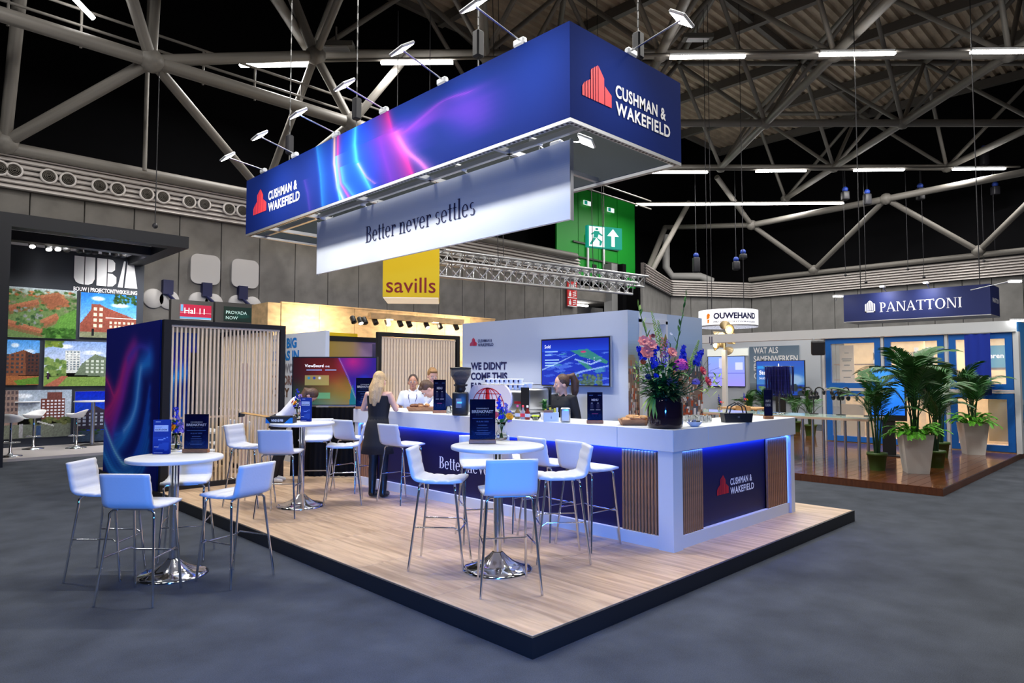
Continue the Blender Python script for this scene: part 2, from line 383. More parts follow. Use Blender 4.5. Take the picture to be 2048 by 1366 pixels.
disc.lathe([(.0, -.03), (.15, -.03)], 18)
rot = Mx.Rotation(pi/2, 4, 'X'); mr = ring.mesh('collar'); mr.transform(rot); md = disc.mesh('vent'); md.transform(rot)
for i, (zx, zy) in enumerate([(0, 955), (80, 968), (278, 1003), (388, 1022), (567, 1057), (671, 1075), (836, 1105), (928, 1121), (1078, 1148), (1164, 1163), (1305, 1189), (1380, 1200), (1530, 1228), (1600, 1240)]):
    p = PY(zx*.3514, zy*.3514, YL-.24)
    c = link('collar', mr, LOUV if i == 0 else None, lv); c.location = (p.x+13, -.24, p.z); d = link('vent', md, NOZ if i == 0 else None, c); d.location.y = -.02
# dark upper walls and roof void
box('wall_upper_left', DARK, None, -13, 42, 25.2, 25.4, 0, 21, kind='structure')
box('wall_upper_right', DARK, None, 41.8, 42, -14, 25.2, 0, 21, kind='structure')
box('ceiling', DARK, None, -14, 42, -22, 26, 21, 21.2, kind='structure')
# corrugated roof deck (ribs along x) with cross beams
dc = PZ(1440, 300, HGT+4.4); ZD = HGT+4.4
t = thing('ceiling_deck', (0, 0, ZD), 0, kind='structure')
b = MB(); ys = []
yy = dc.y
while yy > -26:
    ys += [(yy, 0), (yy-.16, 0), (yy-.22, .14), (yy-.36, .14)]; yy -= .42
b.add([(x, y, z) for x in (-6, dc.x) for y, z in ys], [(i, i+1, i+1+len(ys), i+len(ys)) for i in range(len(ys)-1)])
b.build('deck', DECK, t, kind='stuff')
BEAM = mat('roof_beam', (.12, .11, .10), .6)
for x in np.arange(dc.x-.2, -4, -4.6): box('beam', BEAM, t, x-.13, x+.13, -26, dc.y, -.42, -.02)
for y in (dc.y-.1, dc.y-9, dc.y-18): box('beam', BEAM, t, -6, dc.x, y-.1, y+.1, -.3, -.02)
def top_at(p): return ZD+.005 if (p.x < dc.x and p.y < dc.y) else 20.99
# space frame: lower chords on a square module turned 45 deg to the walls, upper nodes half a module off, ring along the walls
sf = thing('space_frame', (0, 0, 0), 0, 'grey tubular steel space frame carrying the hall roof', 'roof frame')
cyl = MB().lathe([(1, 0), (1, 1)], 12).mesh('tube'); cyl.materials.append(PIPE)
nod = MB().lathe([(.0, -1), (.6, -.8), (1, -.3), (1, .3), (.6, .8), (0, 1)], 10).mesh('node'); nod.materials.append(PIPE)
def tube(a, b, r, par=sf, me=cyl, name='tube'):
    a, b = V(a), V(b); d = b-a; o = link(name, me, None, par)
    o.matrix_local = Mx.Translation(a) @ d.to_track_quat('Z', 'Y').to_matrix().to_4x4() @ Mx.Diagonal((r, r, d.length, 1)); return o
def node(p, r=.22): o = link('node', nod, None, sf); o.location = p; o.scale = (r, r, r); return o
inside = lambda p: p.x < XR-1.2 and p.y < YL-1.0
low = {}
for i, la in enumerate(LAT):
    for j, de in enumerate(DEP):
        if j < 3: continue
        p = LD(la, de, HGT)
        if inside(p) and abs(la) < de*.95+3: low[i, j] = p
for (i, j), p in low.items():
    if j > 3: node(p, .26)
    for q in ((i+1, j), (i, j+1)):
        if q in low: tube(p, low[q], .15)
upn = {}
for i in range(len(LAT)-1):
    for j in range(2, len(DEP)-1):
        cs = [q for q in ((i, j), (i+1, j), (i, j+1), (i+1, j+1)) if q in low]
        if len(cs) < 3: continue
        u = LD((LAT[i]+LAT[i+1])/2, (DEP[j]+DEP[j+1])/2, HGT+3.9); upn[i, j] = u
        for q in cs: tube(u, low[q], .085)
for (i, j), p in upn.items():
    for q in ((i+1, j), (i, j+1)):
        if q in upn: tube(p, upn[q], .11)
# perimeter chords + ring along left wall
ZR = ZL+1.35
r0 = PY(10, 285, YL-.3); r1 = PY(527, 388, YL-.3); r2 = r1+(r1-r0)
A = PD(303, 122, 16.4); YP = A.y; Cn = PY(703, 246, YP); A0 = A-(Cn-A)
B_ = PD(631, 111, 19.6)
tube((-13, YL-.25, r0.z-.1), (25, YL-.25, r0.z-.1), .16)
for a_, b_, r_ in [(A, r0, .15), (A, r1, .13), (A0, A, .17), (A, Cn, .17), (Cn, Cn+(Cn-A), .17), (A, B_, .15), (B_, Cn, .13), (B_, r1, .11), (Cn, r1, .12), (A0, r0, .13), (Cn, r2, .13),
                   (A, A+V((-2.8, -2.6, 5)), .14), (A, A+V((.25, .3, 5)), .12), (B_, PD(575, -30, 19), .15), (B_, PD(690, -30, 18), .11), (Cn, PD(815, 112, 20.5), .12), (r0, PD(40, -10, 15), .14)]: tube(a_, b_, r_)
for n_ in (A, Cn, r0, r1, B_): node(n_, .3)
for dz in (.55, .95): tube(A0+V((0, .5, dz)), Cn+(Cn-A)*3+V((0, .5, dz)), .035)
for k_ in range(-3, 9): q = A+(Cn-A)*(k_/4)+V((0, .5, 0)); tube(q, q+V((0, 0, .95)), .03)
tube((PY(289, 345, YL-.6).x, YL-.6, 7.6), (PY(289, 345, YL-.6).x, YL-.6, 14.5), .06)
# perimeter of the right wall
q0 = PX(1628, 540, XR-.3); q1 = PX(1957, 502, XR-.3); stp = q1-q0
e0 = PX(1503, 450, XR-3); e1 = PX(1772, 398, XR-3)
tube((XR-.25, 19.3, q0.z-.15), (XR-.25, -12, q0.z-.15), .14)
chain = [q0-stp, q0, q1, q1+stp]; es = [e0, e1, e1+(e1-e0)]
tube(e0, es[2], .17); tube(e0, PX(1330, 455, 36.5), .15)
for a_, b_ in [(e0, q0), (e1, q0), (e1, q1), (es[2], q1), (e0, low.get((8, 8), e0+V((-4, 0, 2))))]: tube(a_, b_, .14)
for n_ in (e0, e1, q0, q1): node(n_, .3)
tube(PX(1330, 455, 36.5), PX(1294, 545, 33), .17); tube(PX(1378, 405, 35), PX(1294, 560, 31), .15)
b = MB(); b.tube([PX(1332, 470, 36.6), PX(1332, 535, 36.6), PX(1345, 553, 36.8), PX(1400, 553, 37.8), PX(1425, 563, 38.4)], .24, 10)
b.build('duct_pipe', mat('grey_duct', (.42, .41, .40), .5), None, label='pale grey bent air duct pipe above the louvre band', cat='pipe')
# linear luminaires in rows under the chords
OR = ['leftmost', 'second from the left', 'third from the left', 'fourth from the left', 'rightmost']
def lamp_row(segs, z, dep, label, railx):
    for (x0, x1, y0, y1) in segs:
        a = PZ(x0, y0, z); c = PZ(x1, y1, z)
        t = thing('linear_lamp', a, math.atan2(c.y-a.y, c.x-a.x), label % OR[segs.index((x0, x1, y0, y1))], 'lamp', 'linear luminaires under the roof')
        L = (c-a).length
        box('housing', ALU, t, 0, L, -.03, .03, .06, .16)
        al = area('row_lamp', (a+c)/2-V((0, 0, .03)), (a+c)/2-V((0, 0, 1)), L, .14, 800*KEY, (1, .97, .92)); al.rotation_euler = (0, 0, t.rotation_euler.z)
        box('diffuser', LAMPW, t, 0, L, -.07, .07, 0, .06)
    a, c = PZ(railx[0], railx[1], z), PZ(railx[2], railx[3], z); tube(a+V((0, 0, .14)), c+V((0, 0, .14)), .05, sf, cyl, 'lamp_rail')
ZLmp = HGT-.75
lamp_row([(480, 622, 133, 132), (762, 906, 128, 127), (1340, 1490, 117, 115), (1640, 1790, 111, 109), (1942, 2090, 106, 105)], ZLmp, 0, 'bright linear luminaire in the upper lamp row, %s', (480, 133, 2090, 105))
lamp_row([(1250, 1415, 346, 346), (1512, 1612, 344, 343), (1708, 1808, 342, 341), (1906, 2010, 340, 339)], ZLmp, 0, 'linear luminaire in the middle distant lamp row, %s', (1200, 347, 2040, 339))
lamp_row([(1272, 1687, 411, 408)], ZLmp-.2, 0, 'long thin continuous luminaire in the farthest row, %s', (1272, 411, 1687, 408))
a, c = PD(140, -12, 15), PD(187, 37, 15.6)
t = thing('linear_lamp', a, 0, 'bright linear luminaire cut by the upper left edge', 'lamp', 'linear luminaires under the roof')
tt = MB(); tt.tube([(0, 0, 0), c-a], .06, 6); tt.build('diffuser', LAMPW, t)
for p in ((1395, 75, 24), (672, 92, 20)):
    q = PD(*p); t = thing('floodlight', q, CF, 'unlit grey floodlight hanging from the space frame, %s' % ('right of the big sign' if p[0] > 1000 else 'above the left lamps'), 'floodlight')
    box('housing', mat('flood_grey', (.13, .13, .12), .5), t, -.55, .55, -.2, .2, -.08, .08); box('grille', ALU, t, -.4, .4, -.16, .16, -.1, -.08)
    link('bracket', MB().tube([(0, 0, .08), (0, 0, .6)], .03).mesh('bracket'), PIPE, t)
# hoists and cables hanging from the roof on the right
HOI = mat('hoist_black', (.015, .015, .02), .5); HBL = mat('hoist_blue', rgb(30, 60, 150), .5)
for i, (x, y, y2, d_) in enumerate([(1392, 507, 545, 33), (1472, 515, 540, 32), (1486, 500, 518, 32), (1690, 375, 400, 33), (1734, 380, 410, 33), (1840, 368, 400, 32), (1990, 365, 390, 32), (1968, 292, 330, 30)]):
    d_ = DEP[7]; a = PD(x, y, d_); t = thing('chain_hoist', a, CF, 'black chain hoist hanging on its cable, number counted from the left: %s' % ['first', 'second', 'third', 'fourth', 'fifth', 'sixth', 'last but one low', 'topmost blue'][i], 'hoist', 'chain hoists under the roof')
    hh = (PD(x, y, d_)-PD(x, y2, d_)).z
    link('body', MB().rbox(-.16, .16, -.16, .16, -hh, -.2, .05, 2).mesh('body'), HOI, t); link('hook_block', MB().ball((0, 0, -.1), .14).mesh('hook_block'), HBL, t)
    link('chain', MB().tube([(0, 0, 0), (0, 0, HGT-.13-a.z)], .016, 6).mesh('chain'), HOI, t)
for i, (x, y, y2, d_) in enumerate([(1691, 395, 552, 30), (1732, 400, 566, 30), (1816, 300, 540, 30), (1848, 330, 556, 30), (1968, 330, 524, 29), (1992, 360, 552, 29), (310, 130, 455, 18.5)]):
    a = PD(x, y2, DEP[7] if x > 1000 else d_); zc = HGT-.13
    if x < 1000: a = PY(x, y2, YP); zc = A.z-.15
    t = thing('hanging_cable', a, 0, 'thin steel cable with a small hook, %s' % ['left of two over the sign start', 'second over the sign start', 'left one over the sign middle', 'right one over the sign middle', 'near the right edge', 'rightmost', 'above the black portal booth'][i], 'cable', 'cables with hooks')
    link('line', MB().tube([(0, 0, .1), (0, 0, zc-a.z)], .012, 5).mesh('line'), HOI, t); link('hook', MB().ball((0, 0, .04), .07, 8).mesh('hook'), HOI, t)
# green loading door wall, hanging exit sign, lattice trusses
GRN = mat('green_steel', rgb(10, 150, 40), .5); g0 = PY(1113, 470, 23.2); g1 = PY(1270, 470, 23.2)
t = thing('door_1', (g0.x, 23.2, 0), 0, kind='structure'); zt = PY(1190, 385, 23.2).z; zb = PY(1190, 565, 23.2).z
gw = g1.x-g0.x
for k_ in range(4): box('leaf', GRN, t, gw*k_/4+.02, gw*(k_+1)/4-.02, 0, .1, zb, zt)
for x in (.35, .55): link('bar', MB().tube([(gw*x, -.08, zb+.3), (gw*x, -.08, zb+2.6)], .09).mesh('bar'), ALU, t)
for z in (1.2, 2.0): box('rail', mat('dark_rail', (.05, .06, .05), .5), t, gw*.18, gw*.75, -.1, -.02, zb+z, zb+z+.09)
for x in (.42, .62): box('notice', BLACK, t, gw*x, gw*x+.35, -.04, -.01, zb+.3, zb+1.0)
e = PY(1210, 475, 18.5)
sw_ = (PY(1236, 475, 18.5)-PY(1187, 475, 18.5)).length; sh_ = PY(1210, 453, 18.5).z-PY(1210, 496, 18.5).z
t = thing('exit_sign', (e.x, 18.5, e.z), R(-20), 'green hanging exit sign with running figure and arrow', 'sign')
EXG = mat('exit_green', rgb(20, 160, 140), .5, emit=.5); EXW = mat('exit_white', (.9, .95, .95), .5, emit=.8)
box('body', EXG, t, -sw_/2, sw_/2, 0, .2, -sh_/2, sh_/2)
box('light_field', EXW, t, -sw_*.46, -sw_*.02, -.012, 0, -sh_*.46, sh_*.46)
P = [[(-.28, .30), (-.2, .30), (-.2, .40), (-.28, .40)], [(-.32, .26), (-.16, .26), (-.22, -.05), (-.34, -.05)], [(-.34, -.05), (-.26, -.08), (-.4, -.4), (-.45, -.36)], [(-.26, -.05), (-.2, -.08), (-.08, -.2), (-.12, -.4), (-.17, -.4), (-.16, -.22)], [(-.32, .22), (-.42, .1), (-.38, .06), (-.28, .18)], [(-.18, .22), (-.06, .08), (-.1, .04), (-.22, .14)]]
poly_obj('running_figure', [[(x*sw_, z*sh_) for x, z in q] for q in P], EXG, t, -.016)
poly_obj('arrow', [[(x*sw_, z*sh_) for x, z in q] for q in [[(.18, -.4), (.28, -.4), (.28, .1), (.18, .1)], [(.06, .08), (.4, .08), (.23, .42)]]], EXW, t, -.016)
link('suspension', MB().tube([(0, .1, sh_/2), (0, .1, sh_/2+2.6)], .02).mesh('suspension'), PIPE, t)
for x, y in ((1175, 406), (1222, 420)):
    q = PY(x, y, 23.05); t = thing('exit_sign', (q.x, 23.05, q.z), 0, 'tiny green emergency sign on the green wall, %s one' % ('upper left' if x < 1200 else 'lower right'), 'sign'); box('body', EXW, t, -.3, .3, 0, .05, -.12, .12); box('pictogram', EXG, t, -.26, -.02, -.01, 0, -.1, .1)
def truss(a, b, label, w=.5):
    a, b = V(a), V(b); d = b-a; L = d.length; t = thing('lattice_truss', a, math.atan2(d.y, d.x), label, 'truss'); t.rotation_euler = d.to_track_quat('X', 'Z').to_euler()
    cs = [(0, 0), (w, 0), (w/2, -w*.8)]
    for y, z in cs: link('chord', MB().tube([(0, y, z), (L, y, z)], .045, 6).mesh('chord'), ALU, t)
    b_ = MB(); n = int(L/w)
    for i in range(n):
        x = i*L/n; x2 = (i+.5)*L/n; x3 = (i+1)*L/n
        for p, q in ((0, 1), (1, 2), (2, 0)): b_.tube([(x, *cs[p]), (x2, *cs[q])], .02, 5); b_.tube([(x2, *cs[q]), (x3, *cs[p])], .02, 5)
    b_.build('lacing', ALU, t, kind='stuff')
    for x in (L*.25, L*.75): link('hanger', MB().tube([(x, w/2, 0), (x, w/2, top_at(a.lerp(b, x/L))-a.z)], .012, 5).mesh('hanger'), HOI, t)
truss(PY(890, 500, 15.5), PY(1297, 553, 15.5), 'upper aluminium lattice truss in front of the green doors'); truss(PY(888, 522, 14.6), PY(1275, 566, 14.6), 'lower aluminium lattice truss behind the white banner')
# fire sign with three pictograms
q = PY(1143, 588, 21.15); t = thing('fire_sign', (q.x, 21.1, 0), 0, 'tall red fire equipment sign with three white pictograms', 'sign')
fw_ = PY(1153, 588, 21.1).x-PY(1134, 588, 21.1).x; zt = PY(1143, 563, 21.1).z; zb = PY(1143, 613, 21.1).z
box('board', mat('fire_red', rgb(200, 25, 30), .5), t, -fw_/2, fw_/2, 0, .05, zb, zt); hh = (zt-zb)/3
P = []
for i in range(3):
    z = zb+i*hh; P += [[(-fw_*.48, z), (fw_*.48, z), (fw_*.48, z+.04), (-fw_*.48, z+.04)]]
    P += [[(-fw_*.35, z+hh*.2), (-fw_*.12, z+hh*.2), (-fw_*.12, z+hh*.62), (-fw_*.35, z+hh*.62)], [(-fw_*.28, z+hh*.62), (-fw_*.18, z+hh*.62), (-fw_*.18, z+hh*.85), (-fw_*.28, z+hh*.85)]]
    for k_ in range(3): P.append([(fw_*.05, z+hh*(.2+.22*k_)), (fw_*.4, z+hh*(.32+.22*k_)), (fw_*.4, z+hh*(.44+.22*k_)), (fw_*.05, z+hh*(.3+.22*k_))])
poly_obj('pictogram', P, INKW, t, -.005)
# white plates and round blanks on the concrete wall, two hanging info screens
PLT = mat('plate_white', (.50, .48, .47), .6)
for i, (x0, x1, y0, y1) in enumerate([(381, 440, 506, 570), (463, 517, 516, 577)]):
    a, c = PY(x0, (y0+y1)/2, YL-.05), PY(x1, (y0+y1)/2+2, YL-.05); m_ = (a+c)/2; w_ = c.x-a.x; h_ = PY((x0+x1)/2, y0+2, YL).z-PY((x0+x1)/2, y1-3, YL).z
    t = MB().rbox(-w_/2, w_/2, -.05, .02, -h_/2, h_/2, .03, 1)
    bm = bmesh.new(); k_ = 5; pts = []
    for cx, cz, a0 in ((w_/2-.2, h_/2-.2, 0), (-w_/2+.2, h_/2-.2, 90), (-w_/2+.2, -h_/2+.2, 180), (w_/2-.2, -h_/2+.2, 270)):
        for j in range(k_+1): an = R(a0+90*j/k_); pts.append((cx+.2*math.cos(an), cz+.2*math.sin(an)))
    bm.free(); o = MB().prism(pts[::-1], -.04, .03).build('wall_plate', PLT, None, label='white square plate with rounded corners on the concrete wall, %s one' % ('left' if i == 0 else 'right'), cat='plate'); o.location = (m_.x, YL-.03, m_.z)
for i, (x, y) in enumerate([(307, 597), (338, 600), (397, 603), (427, 606), (475, 608), (505, 611)]):
    q = PY(x, y, YL-.04); o = MB(Mx.Rotation(pi/2, 4, 'X')).lathe([(0, .03), (.27, .03), (.29, 0), (.29, -.05)], 24).build('wall_disc', PLT, None, label='round white blanking disc on the concrete wall, number %s from the left' % ['one', 'two', 'three', 'four', 'five', 'six'][i], cat='disc'); o.location = q
SHD = mat('dark_housing', (.05, .047, .045), .6); BRK = mat('blue_bracket', rgb(20, 25, 70), .5)
for i, (x0, x1, y0, y1) in enumerate([(343, 427, 598, 645), (427+4, 512, 603, 650)]):
    Ys = YL-1.2; a, c = PY(x0, y0, Ys), PY(x1, y0, Ys); zt = a.z; zb = 3.15
    t = thing('info_screen', (a.x, Ys, 0), 0, ['hanging direction screen with red field listing hall and toilets', 'hanging dark green info screen beside the red one'][i], 'screen'); w_ = c.x-a.x
    box('housing', SHD, t, 0, w_, 0, .2, zb, zt)
    cv = Cv(60, 40, (210, 30, 75) if i == 0 else (8, 40, 38))
    if i == 0: cv.rect(0, 1, 0, .16, (110, 190, 235)).rect(.02, .10, .52, .98, (120, 200, 245)).rect(0, 1, .42, .44, (240, 200, 210)).rect(0, 1, .0, .03, (240, 240, 250))
    else: cv.blob(.6, .4, .3, .2, (20, 80, 72), .6)
    zz = zb+.25; cv.put('display', t, w_*.2, w_*.95, zz, zt-.12, SCREEN, -.01)
    if i == 0: text('lettering', 'Hal 11', EXW, t, w_*.3, zt-.38, None, .17, -.02); text('lettering', 'Toiletten', EXW, t, w_*.3, zt-.75, None, .17, -.02)
    else: text('lettering', 'PROVADA', mat('pale_ink', (.5, .7, .65), .5, emit=.4), t, w_*.25, zt-.34, None, .10, -.02); text('lettering', 'NOW', _m['pale_ink'], t, w_*.25, zt-.5, None, .10, -.02)
for i, (x, y) in enumerate([(336, 575), (414, 580), (486, 586)]):
    q = PY(x, y, YL-.15); t = thing('wall_bracket', (q.x, YL-.1, q.z), 0, 'dark blue wall bracket with slanting arm, %s' % ['left', 'middle', 'right'][i], 'bracket'); box('plate', BRK, t, -.14, .14, -.1, .1, -.2, .22)
    link('arm', MB().tube([(0, -.05, -.2), (.35, -1.0, -.9)], .05, 6).mesh('arm'), BRK, t)
# ================================================================== THE STAND: platform, counter, walls, screens, hanging sign
PZT = .135; X0, X1, Y0, Y1 = 3.12, 8.85, 3.0, 13.9
OAK = mat('pale_oak_laminate', rgb(196, 168, 138), .42, noise=(2.4, .16, (8, .5, 1)))
def grain(m, dark, sc, stretch, amt):
    nt = m.node_tree; b = nt.nodes['Principled BSDF']; src = b.inputs['Base Color'].links[0].from_socket
    tc = nt.nodes.new('ShaderNodeTexCoord'); mp = nt.nodes.new('ShaderNodeMapping'); mp.inputs['Scale'].default_value = stretch
    oi = nt.nodes.new('ShaderNodeObjectInfo'); ad = nt.nodes.new('ShaderNodeVectorMath'); ad.operation = 'ADD'; sc_ = nt.nodes.new('ShaderNodeVectorMath'); sc_.operation = 'SCALE'; sc_.inputs['Scale'].default_value = 7.3
    cmb = nt.nodes.new('ShaderNodeCombineXYZ')
    for i in range(3): nt.links.new(oi.outputs['Random'], cmb.inputs[i])
    nt.links.new(cmb.outputs[0], sc_.inputs[0]); nt.links.new(tc.outputs['Object'], ad.inputs[0]); nt.links.new(sc_.outputs[0], ad.inputs[1]); nt.links.new(ad.outputs[0], mp.inputs[0])
    n = nt.nodes.new('ShaderNodeTexNoise'); n.inputs['Scale'].default_value = sc; n.inputs['Detail'].default_value = 8; n.inputs['Distortion'].default_value = .6
    nt.links.new(mp.outputs[0], n.inputs[0]); cr = nt.nodes.new('ShaderNodeValToRGB')
    cr.color_ramp.elements[0].position = .36; cr.color_ramp.elements[1].position = .58; cr.color_ramp.elements[0].color = (*dark, 1); cr.color_ramp.elements[1].color = (1, 1, 1, 1)
    mx = nt.nodes.new('ShaderNodeMix'); mx.data_type = 'RGBA'; mx.blend_type = 'MULTIPLY'; mx.inputs[0].default_value = amt
    nt.links.new(n.outputs[0], cr.inputs[0]); nt.links.new(src, mx.inputs[6]); nt.links.new(cr.outputs[0], mx.inputs[7]); nt.links.new(mx.outputs[2], b.inputs['Base Color'])
grain(OAK, (.45, .36, .29), 2.6, (6, .5, 1), .5)
t = thing('platform', (X0, Y0, 0), 0, 'low stand platform with black edge and pale oak floor panels', 'platform')
W, D = X1-X0, Y1-Y0
box('base', BLACK, t, .0, W, .0, D, 0, .118)
for n_, a in (('edge_strip', (0, W, 0, .02)), ('edge_strip', (0, .02, .02, D)), ('edge_strip', (W-.02, W, .02, D))): box(n_, BLACK, t, a[0], a[1], a[2], a[3], .1181, PZT-.002)
me0 = {}
for i in range(6):
    for j in range(11):
        x0, x1 = .022+i*1.0, min(.022+(i+1)*1.0, W-.022); y0, y1 = .022+j*1.05, min(.022+(j+1)*1.05, D-.022)
        if x1-x0 < .05 or y1-y0 < .05: continue
        key = (round(x1-x0, 3), round(y1-y0, 3))
        if key not in me0: me0[key] = MB().rbox(.0015, key[0]-.0015, .0015, key[1]-.0015, 0, PZT-.1185, .0015, 1).mesh('floor_panel'); me0[key].materials.append(OAK)
        o = link('floor_panel', me0[key], None, t); o.location = (x0, y0, .1185)
# --- the L-shaped counter -------------------------------------------------
LED = mat('blue_led', (.02, .10, 1), .4, emit=9, ecol=(.015, .07, 1)); LEDW = mat('blue_white_led', (.3, .5, 1), .4, emit=5, ecol=(.10, .25, 1))
def yA(px): return PX(px, 960, 5.57).y            # along the long front (faces -X)
def xB(px): return PY(px, 960, 3.52).x            # along the short front (faces -Y)
ZT, ZS = 1.28, 1.073
YE = yA(716); XE = xB(1580)
ct = thing('bar_counter', (5.51, 3.46, PZT), 0, 'white L-shaped bar counter with oak slats and navy panels', 'counter')
cm = Mx.Translation((-5.51, -3.46, -PZT))          # children drawn in world coordinates, shifted to the counter's base
def cbox(name, m, x0, x1, y0, y1, z0, z1, par=ct, bev=0): b = MB(cm); b.rbox(x0, x1, y0, y1, z0, z1, bev, 1) if bev else b.box(x0, x1, y0, y1, z0, z1); return b.build(name, m, par)
ysm = yA(1242); xsm = xB(1412)
cbox('top_slab', WHITE, 5.51, 6.16, ysm+.002, YE+.06, ZS, ZT, bev=.003); cbox('top_slab', WHITE, 5.51, 6.16, 3.46, ysm-.001, ZS, ZT, bev=.003)
cbox('top_slab', WHITE, 6.162, XE+.05, 3.46, 4.11, ZS, ZT, bev=.003)
cbox('post', WHITE, 5.525, 5.69, 3.475, 3.64, PZT, ZS); cbox('post', WHITE, 5.525, 5.66, YE-.06, YE+.04, PZT, ZS); cbox('post', WHITE, XE-.07, XE+.03, 3.475, 3.64, PZT, ZS)
cbox('plinth', WHITE, 5.55, 5.60, 3.64, YE-.06, PZT, PZT+.12); cbox('plinth', WHITE, 5.69, XE-.07, 3.50, 3.55, PZT, PZT+.12)
cbox('core', BLACK, 5.63, 6.05, 3.66, YE-.08, PZT, ZS); cbox('core', BLACK, 6.05, XE-.1, 3.58, 4.0, PZT, ZS)
def slats_A(y0, y1, n):
    g = (y1-y0)/n; me = MB().rbox(0, .028, .006, g-.009, PZT+.12, ZS-.02, .003, 1).mesh('slat'); me.materials.append(SLATW)
    for i in range(n): o = link('slat', me, None, ct); o.location = (5.565-5.51, y0+i*g-3.46, -PZT)
def slats_B(x0, x1, n):
    g = (x1-x0)/n; me = MB().rbox(.006, g-.009, 0, .028, PZT+.12, ZS-.02, .003, 1).mesh('slat'); me.materials.append(SLATW)
    for i in range(n): o = link('slat', me, None, ct); o.location = (x0+i*g-5.51, 3.515-3.46, -PZT)
yn0, yn1 = yA(1243), yA(752); xn0, xn1 = xB(1406), xB(1535)
slats_A(3.645, yn0, 12); slats_A(yn1, YE-.06, 9); slats_B(5.695, xn0, 12); slats_B(xn1, XE-.075, 11)
cbox('front_panel', NAVY, 5.60, 5.628, yn0+.004, yn1-.004, PZT+.12, ZS); cbox('front_panel', NAVY, xn0+.004, xn1-.004, 3.55, 3.576, PZT+.12, ZS)
cbox('led_strip', LED, 5.56, 5.59, 3.66, YE-.07, ZS-.008, ZS-.0005); cbox('led_strip', LED, 5.70, XE-.08, 3.51, 3.54, ZS-.008, ZS-.0005); cbox('led_strip', LEDW, XE-.086, XE-.072, 3.52, 3.535, PZT+.12, ZS-.01)
area('counter_led_light', (5.565, (3.66+YE)/2, ZS-.012), (5.60, (3.66+YE)/2, 0), YE-3.75, .03, 26, (.02, .12, 1)).rotation_euler = (R(-14), 0, R(90))
area('counter_led_light', ((5.7+XE)/2, 3.515, ZS-.012), ((5.7+XE)/2, 3.55, 0), XE-5.8, .03, 13, (.02, .10, 1)).rotation_euler = (R(14), 0, 0)
# lettering on the fronts: drawn on helper frames that are parts of the counter
fa = thing('front_graphic', (5.60-5.51, 0, 0), XF); fa.parent = ct; fb = thing('front_graphic', (0, 3.55-3.46, 0), 0); fb.parent = ct
def A_u(px): return 3.46-PX(px, 930, 5.596).y
def A_v(px, py): return PX(px, py, 5.596).z-PZT
k_ = A_u(929)-A_u(878); tot = sum(GLY[c][1] for c in 'Better'); full = sum(GLY[c][1] for c in 'Better never settles')
serif('lettering', 'Better never settles', INKW, fa, A_u(878), A_v(880, 936), k_*full/tot, (A_v(880, 912.5)-A_v(880, 936))/1.5)
def B_u(px): return PY(px, 980, 3.546).x-5.51
def B_v(px, py): return PY(px, py, 3.546).z-PZT
logo(fb, B_u(1434), B_v(1436, 991), (B_u(1508)-B_u(1434)), red=mat('logo_dark_red', rgb(190, 25, 40), .6))
# --- storage cabin behind the bar -----------------------------------------
XW, YW0 = 7.0, PX(1256, 700, 7.0).y; YW1 = PX(925, 700, 7.0).y; XS1 = 8.83; ZWT = 2.63
cw = thing('storage_cabin', (XW, YW0, PZT), 0, 'white storage cabin behind the bar with open doorway and slogan', 'cabin')
km = Mx.Translation((-XW, -YW0, -PZT))
def kbox(name, m, x0, x1, y0, y1, z0, z1, par=cw): return MB(km).box(x0, x1, y0, y1, z0, z1).build(name, m, par)
xd0, xd1 = PY(1283, 700, YW0).x, PY(1331, 700, YW0).x; zd = PY(1300, 640, YW0).z
kbox('front_wall', WALLW, XW, XW+.06, YW0, YW1, PZT, ZWT)
SIDEW = kbox('side_wall', WALLW, XW+.06, xd0-.06, YW0, YW0+.06, PZT, ZWT); kbox('side_wall', WALLW, xd1+.05, XS1, YW0, YW0+.06, PZT, ZWT); kbox('lintel', WALLW, xd0-.06, xd1+.05, YW0, YW0+.06, zd, ZWT)
for a in ((xd0-.06, xd0), (xd1, xd1+.05)): kbox('door_jamb', WHITE, a[0], a[1], YW0-.01, YW0+.12, PZT, zd)
kbox('door_head', WHITE, xd0-.06, xd1+.05, YW0-.01, YW0+.12, zd-.04, zd+.02)
kbox('rear_wall', WALLW, XS1-.06, XS1, YW0+.06, YW1, PZT, ZWT); kbox('far_wall', WALLW, XW+.06, XS1-.06, YW1-.06, YW1, PZT, ZWT)
def city(w, h, seed):
    cv = Cv(w, h, (178, 190, 205)); cv.vgrad(.82, 1, (150, 175, 200), (176, 190, 208)); cv.vgrad(.70, .84, (120, 135, 150), (150, 172, 195)); cv.rect(0, 1, 0, .7, (130, 110, 95)); r_ = random.Random(seed)
    cv.blob(.3, .74, .5, .04, (150, 120, 80), .6); cv.blob(.8, .68, .4, .05, (60, 70, 80), .7)
    for k in range(260):
        y = .22+.50*(1-(k/260)**.8); x = r_.random(); s_ = .02+.05*(k/260)
        cv.rect(x, x+s_*1.5, y, y+s_, r_.choice([(150, 105, 80), (200, 190, 180), (110, 90, 80), (225, 215, 205), (170, 80, 50), (90, 95, 105), (180, 150, 120)]))
        for q in range(3): cv.rect(x+s_*(.2+.4*q), x+s_*(.35+.4*q), y+s_*.3, y+s_*.7, (70, 65, 65))
    return cv
gs = thing('side_graphic', (0, 0, 0), 0); gs.parent = cw
city(14, 70, 3).put('city_print', gs, .001, xd0-.061-XW, 0, ZWT-PZT); city(56, 90, 5).put('city_print', gs, xd1+.051-XW, XS1-XW, 0, ZWT-PZT)
fw1 = thing('wall_graphic', (0, 0, 0), XF); fw1.parent = cw
def W_u(px): return YW0-PX(px, 740, XW).y
def W_v(px, py): return PX(px, py, XW).z-PZT
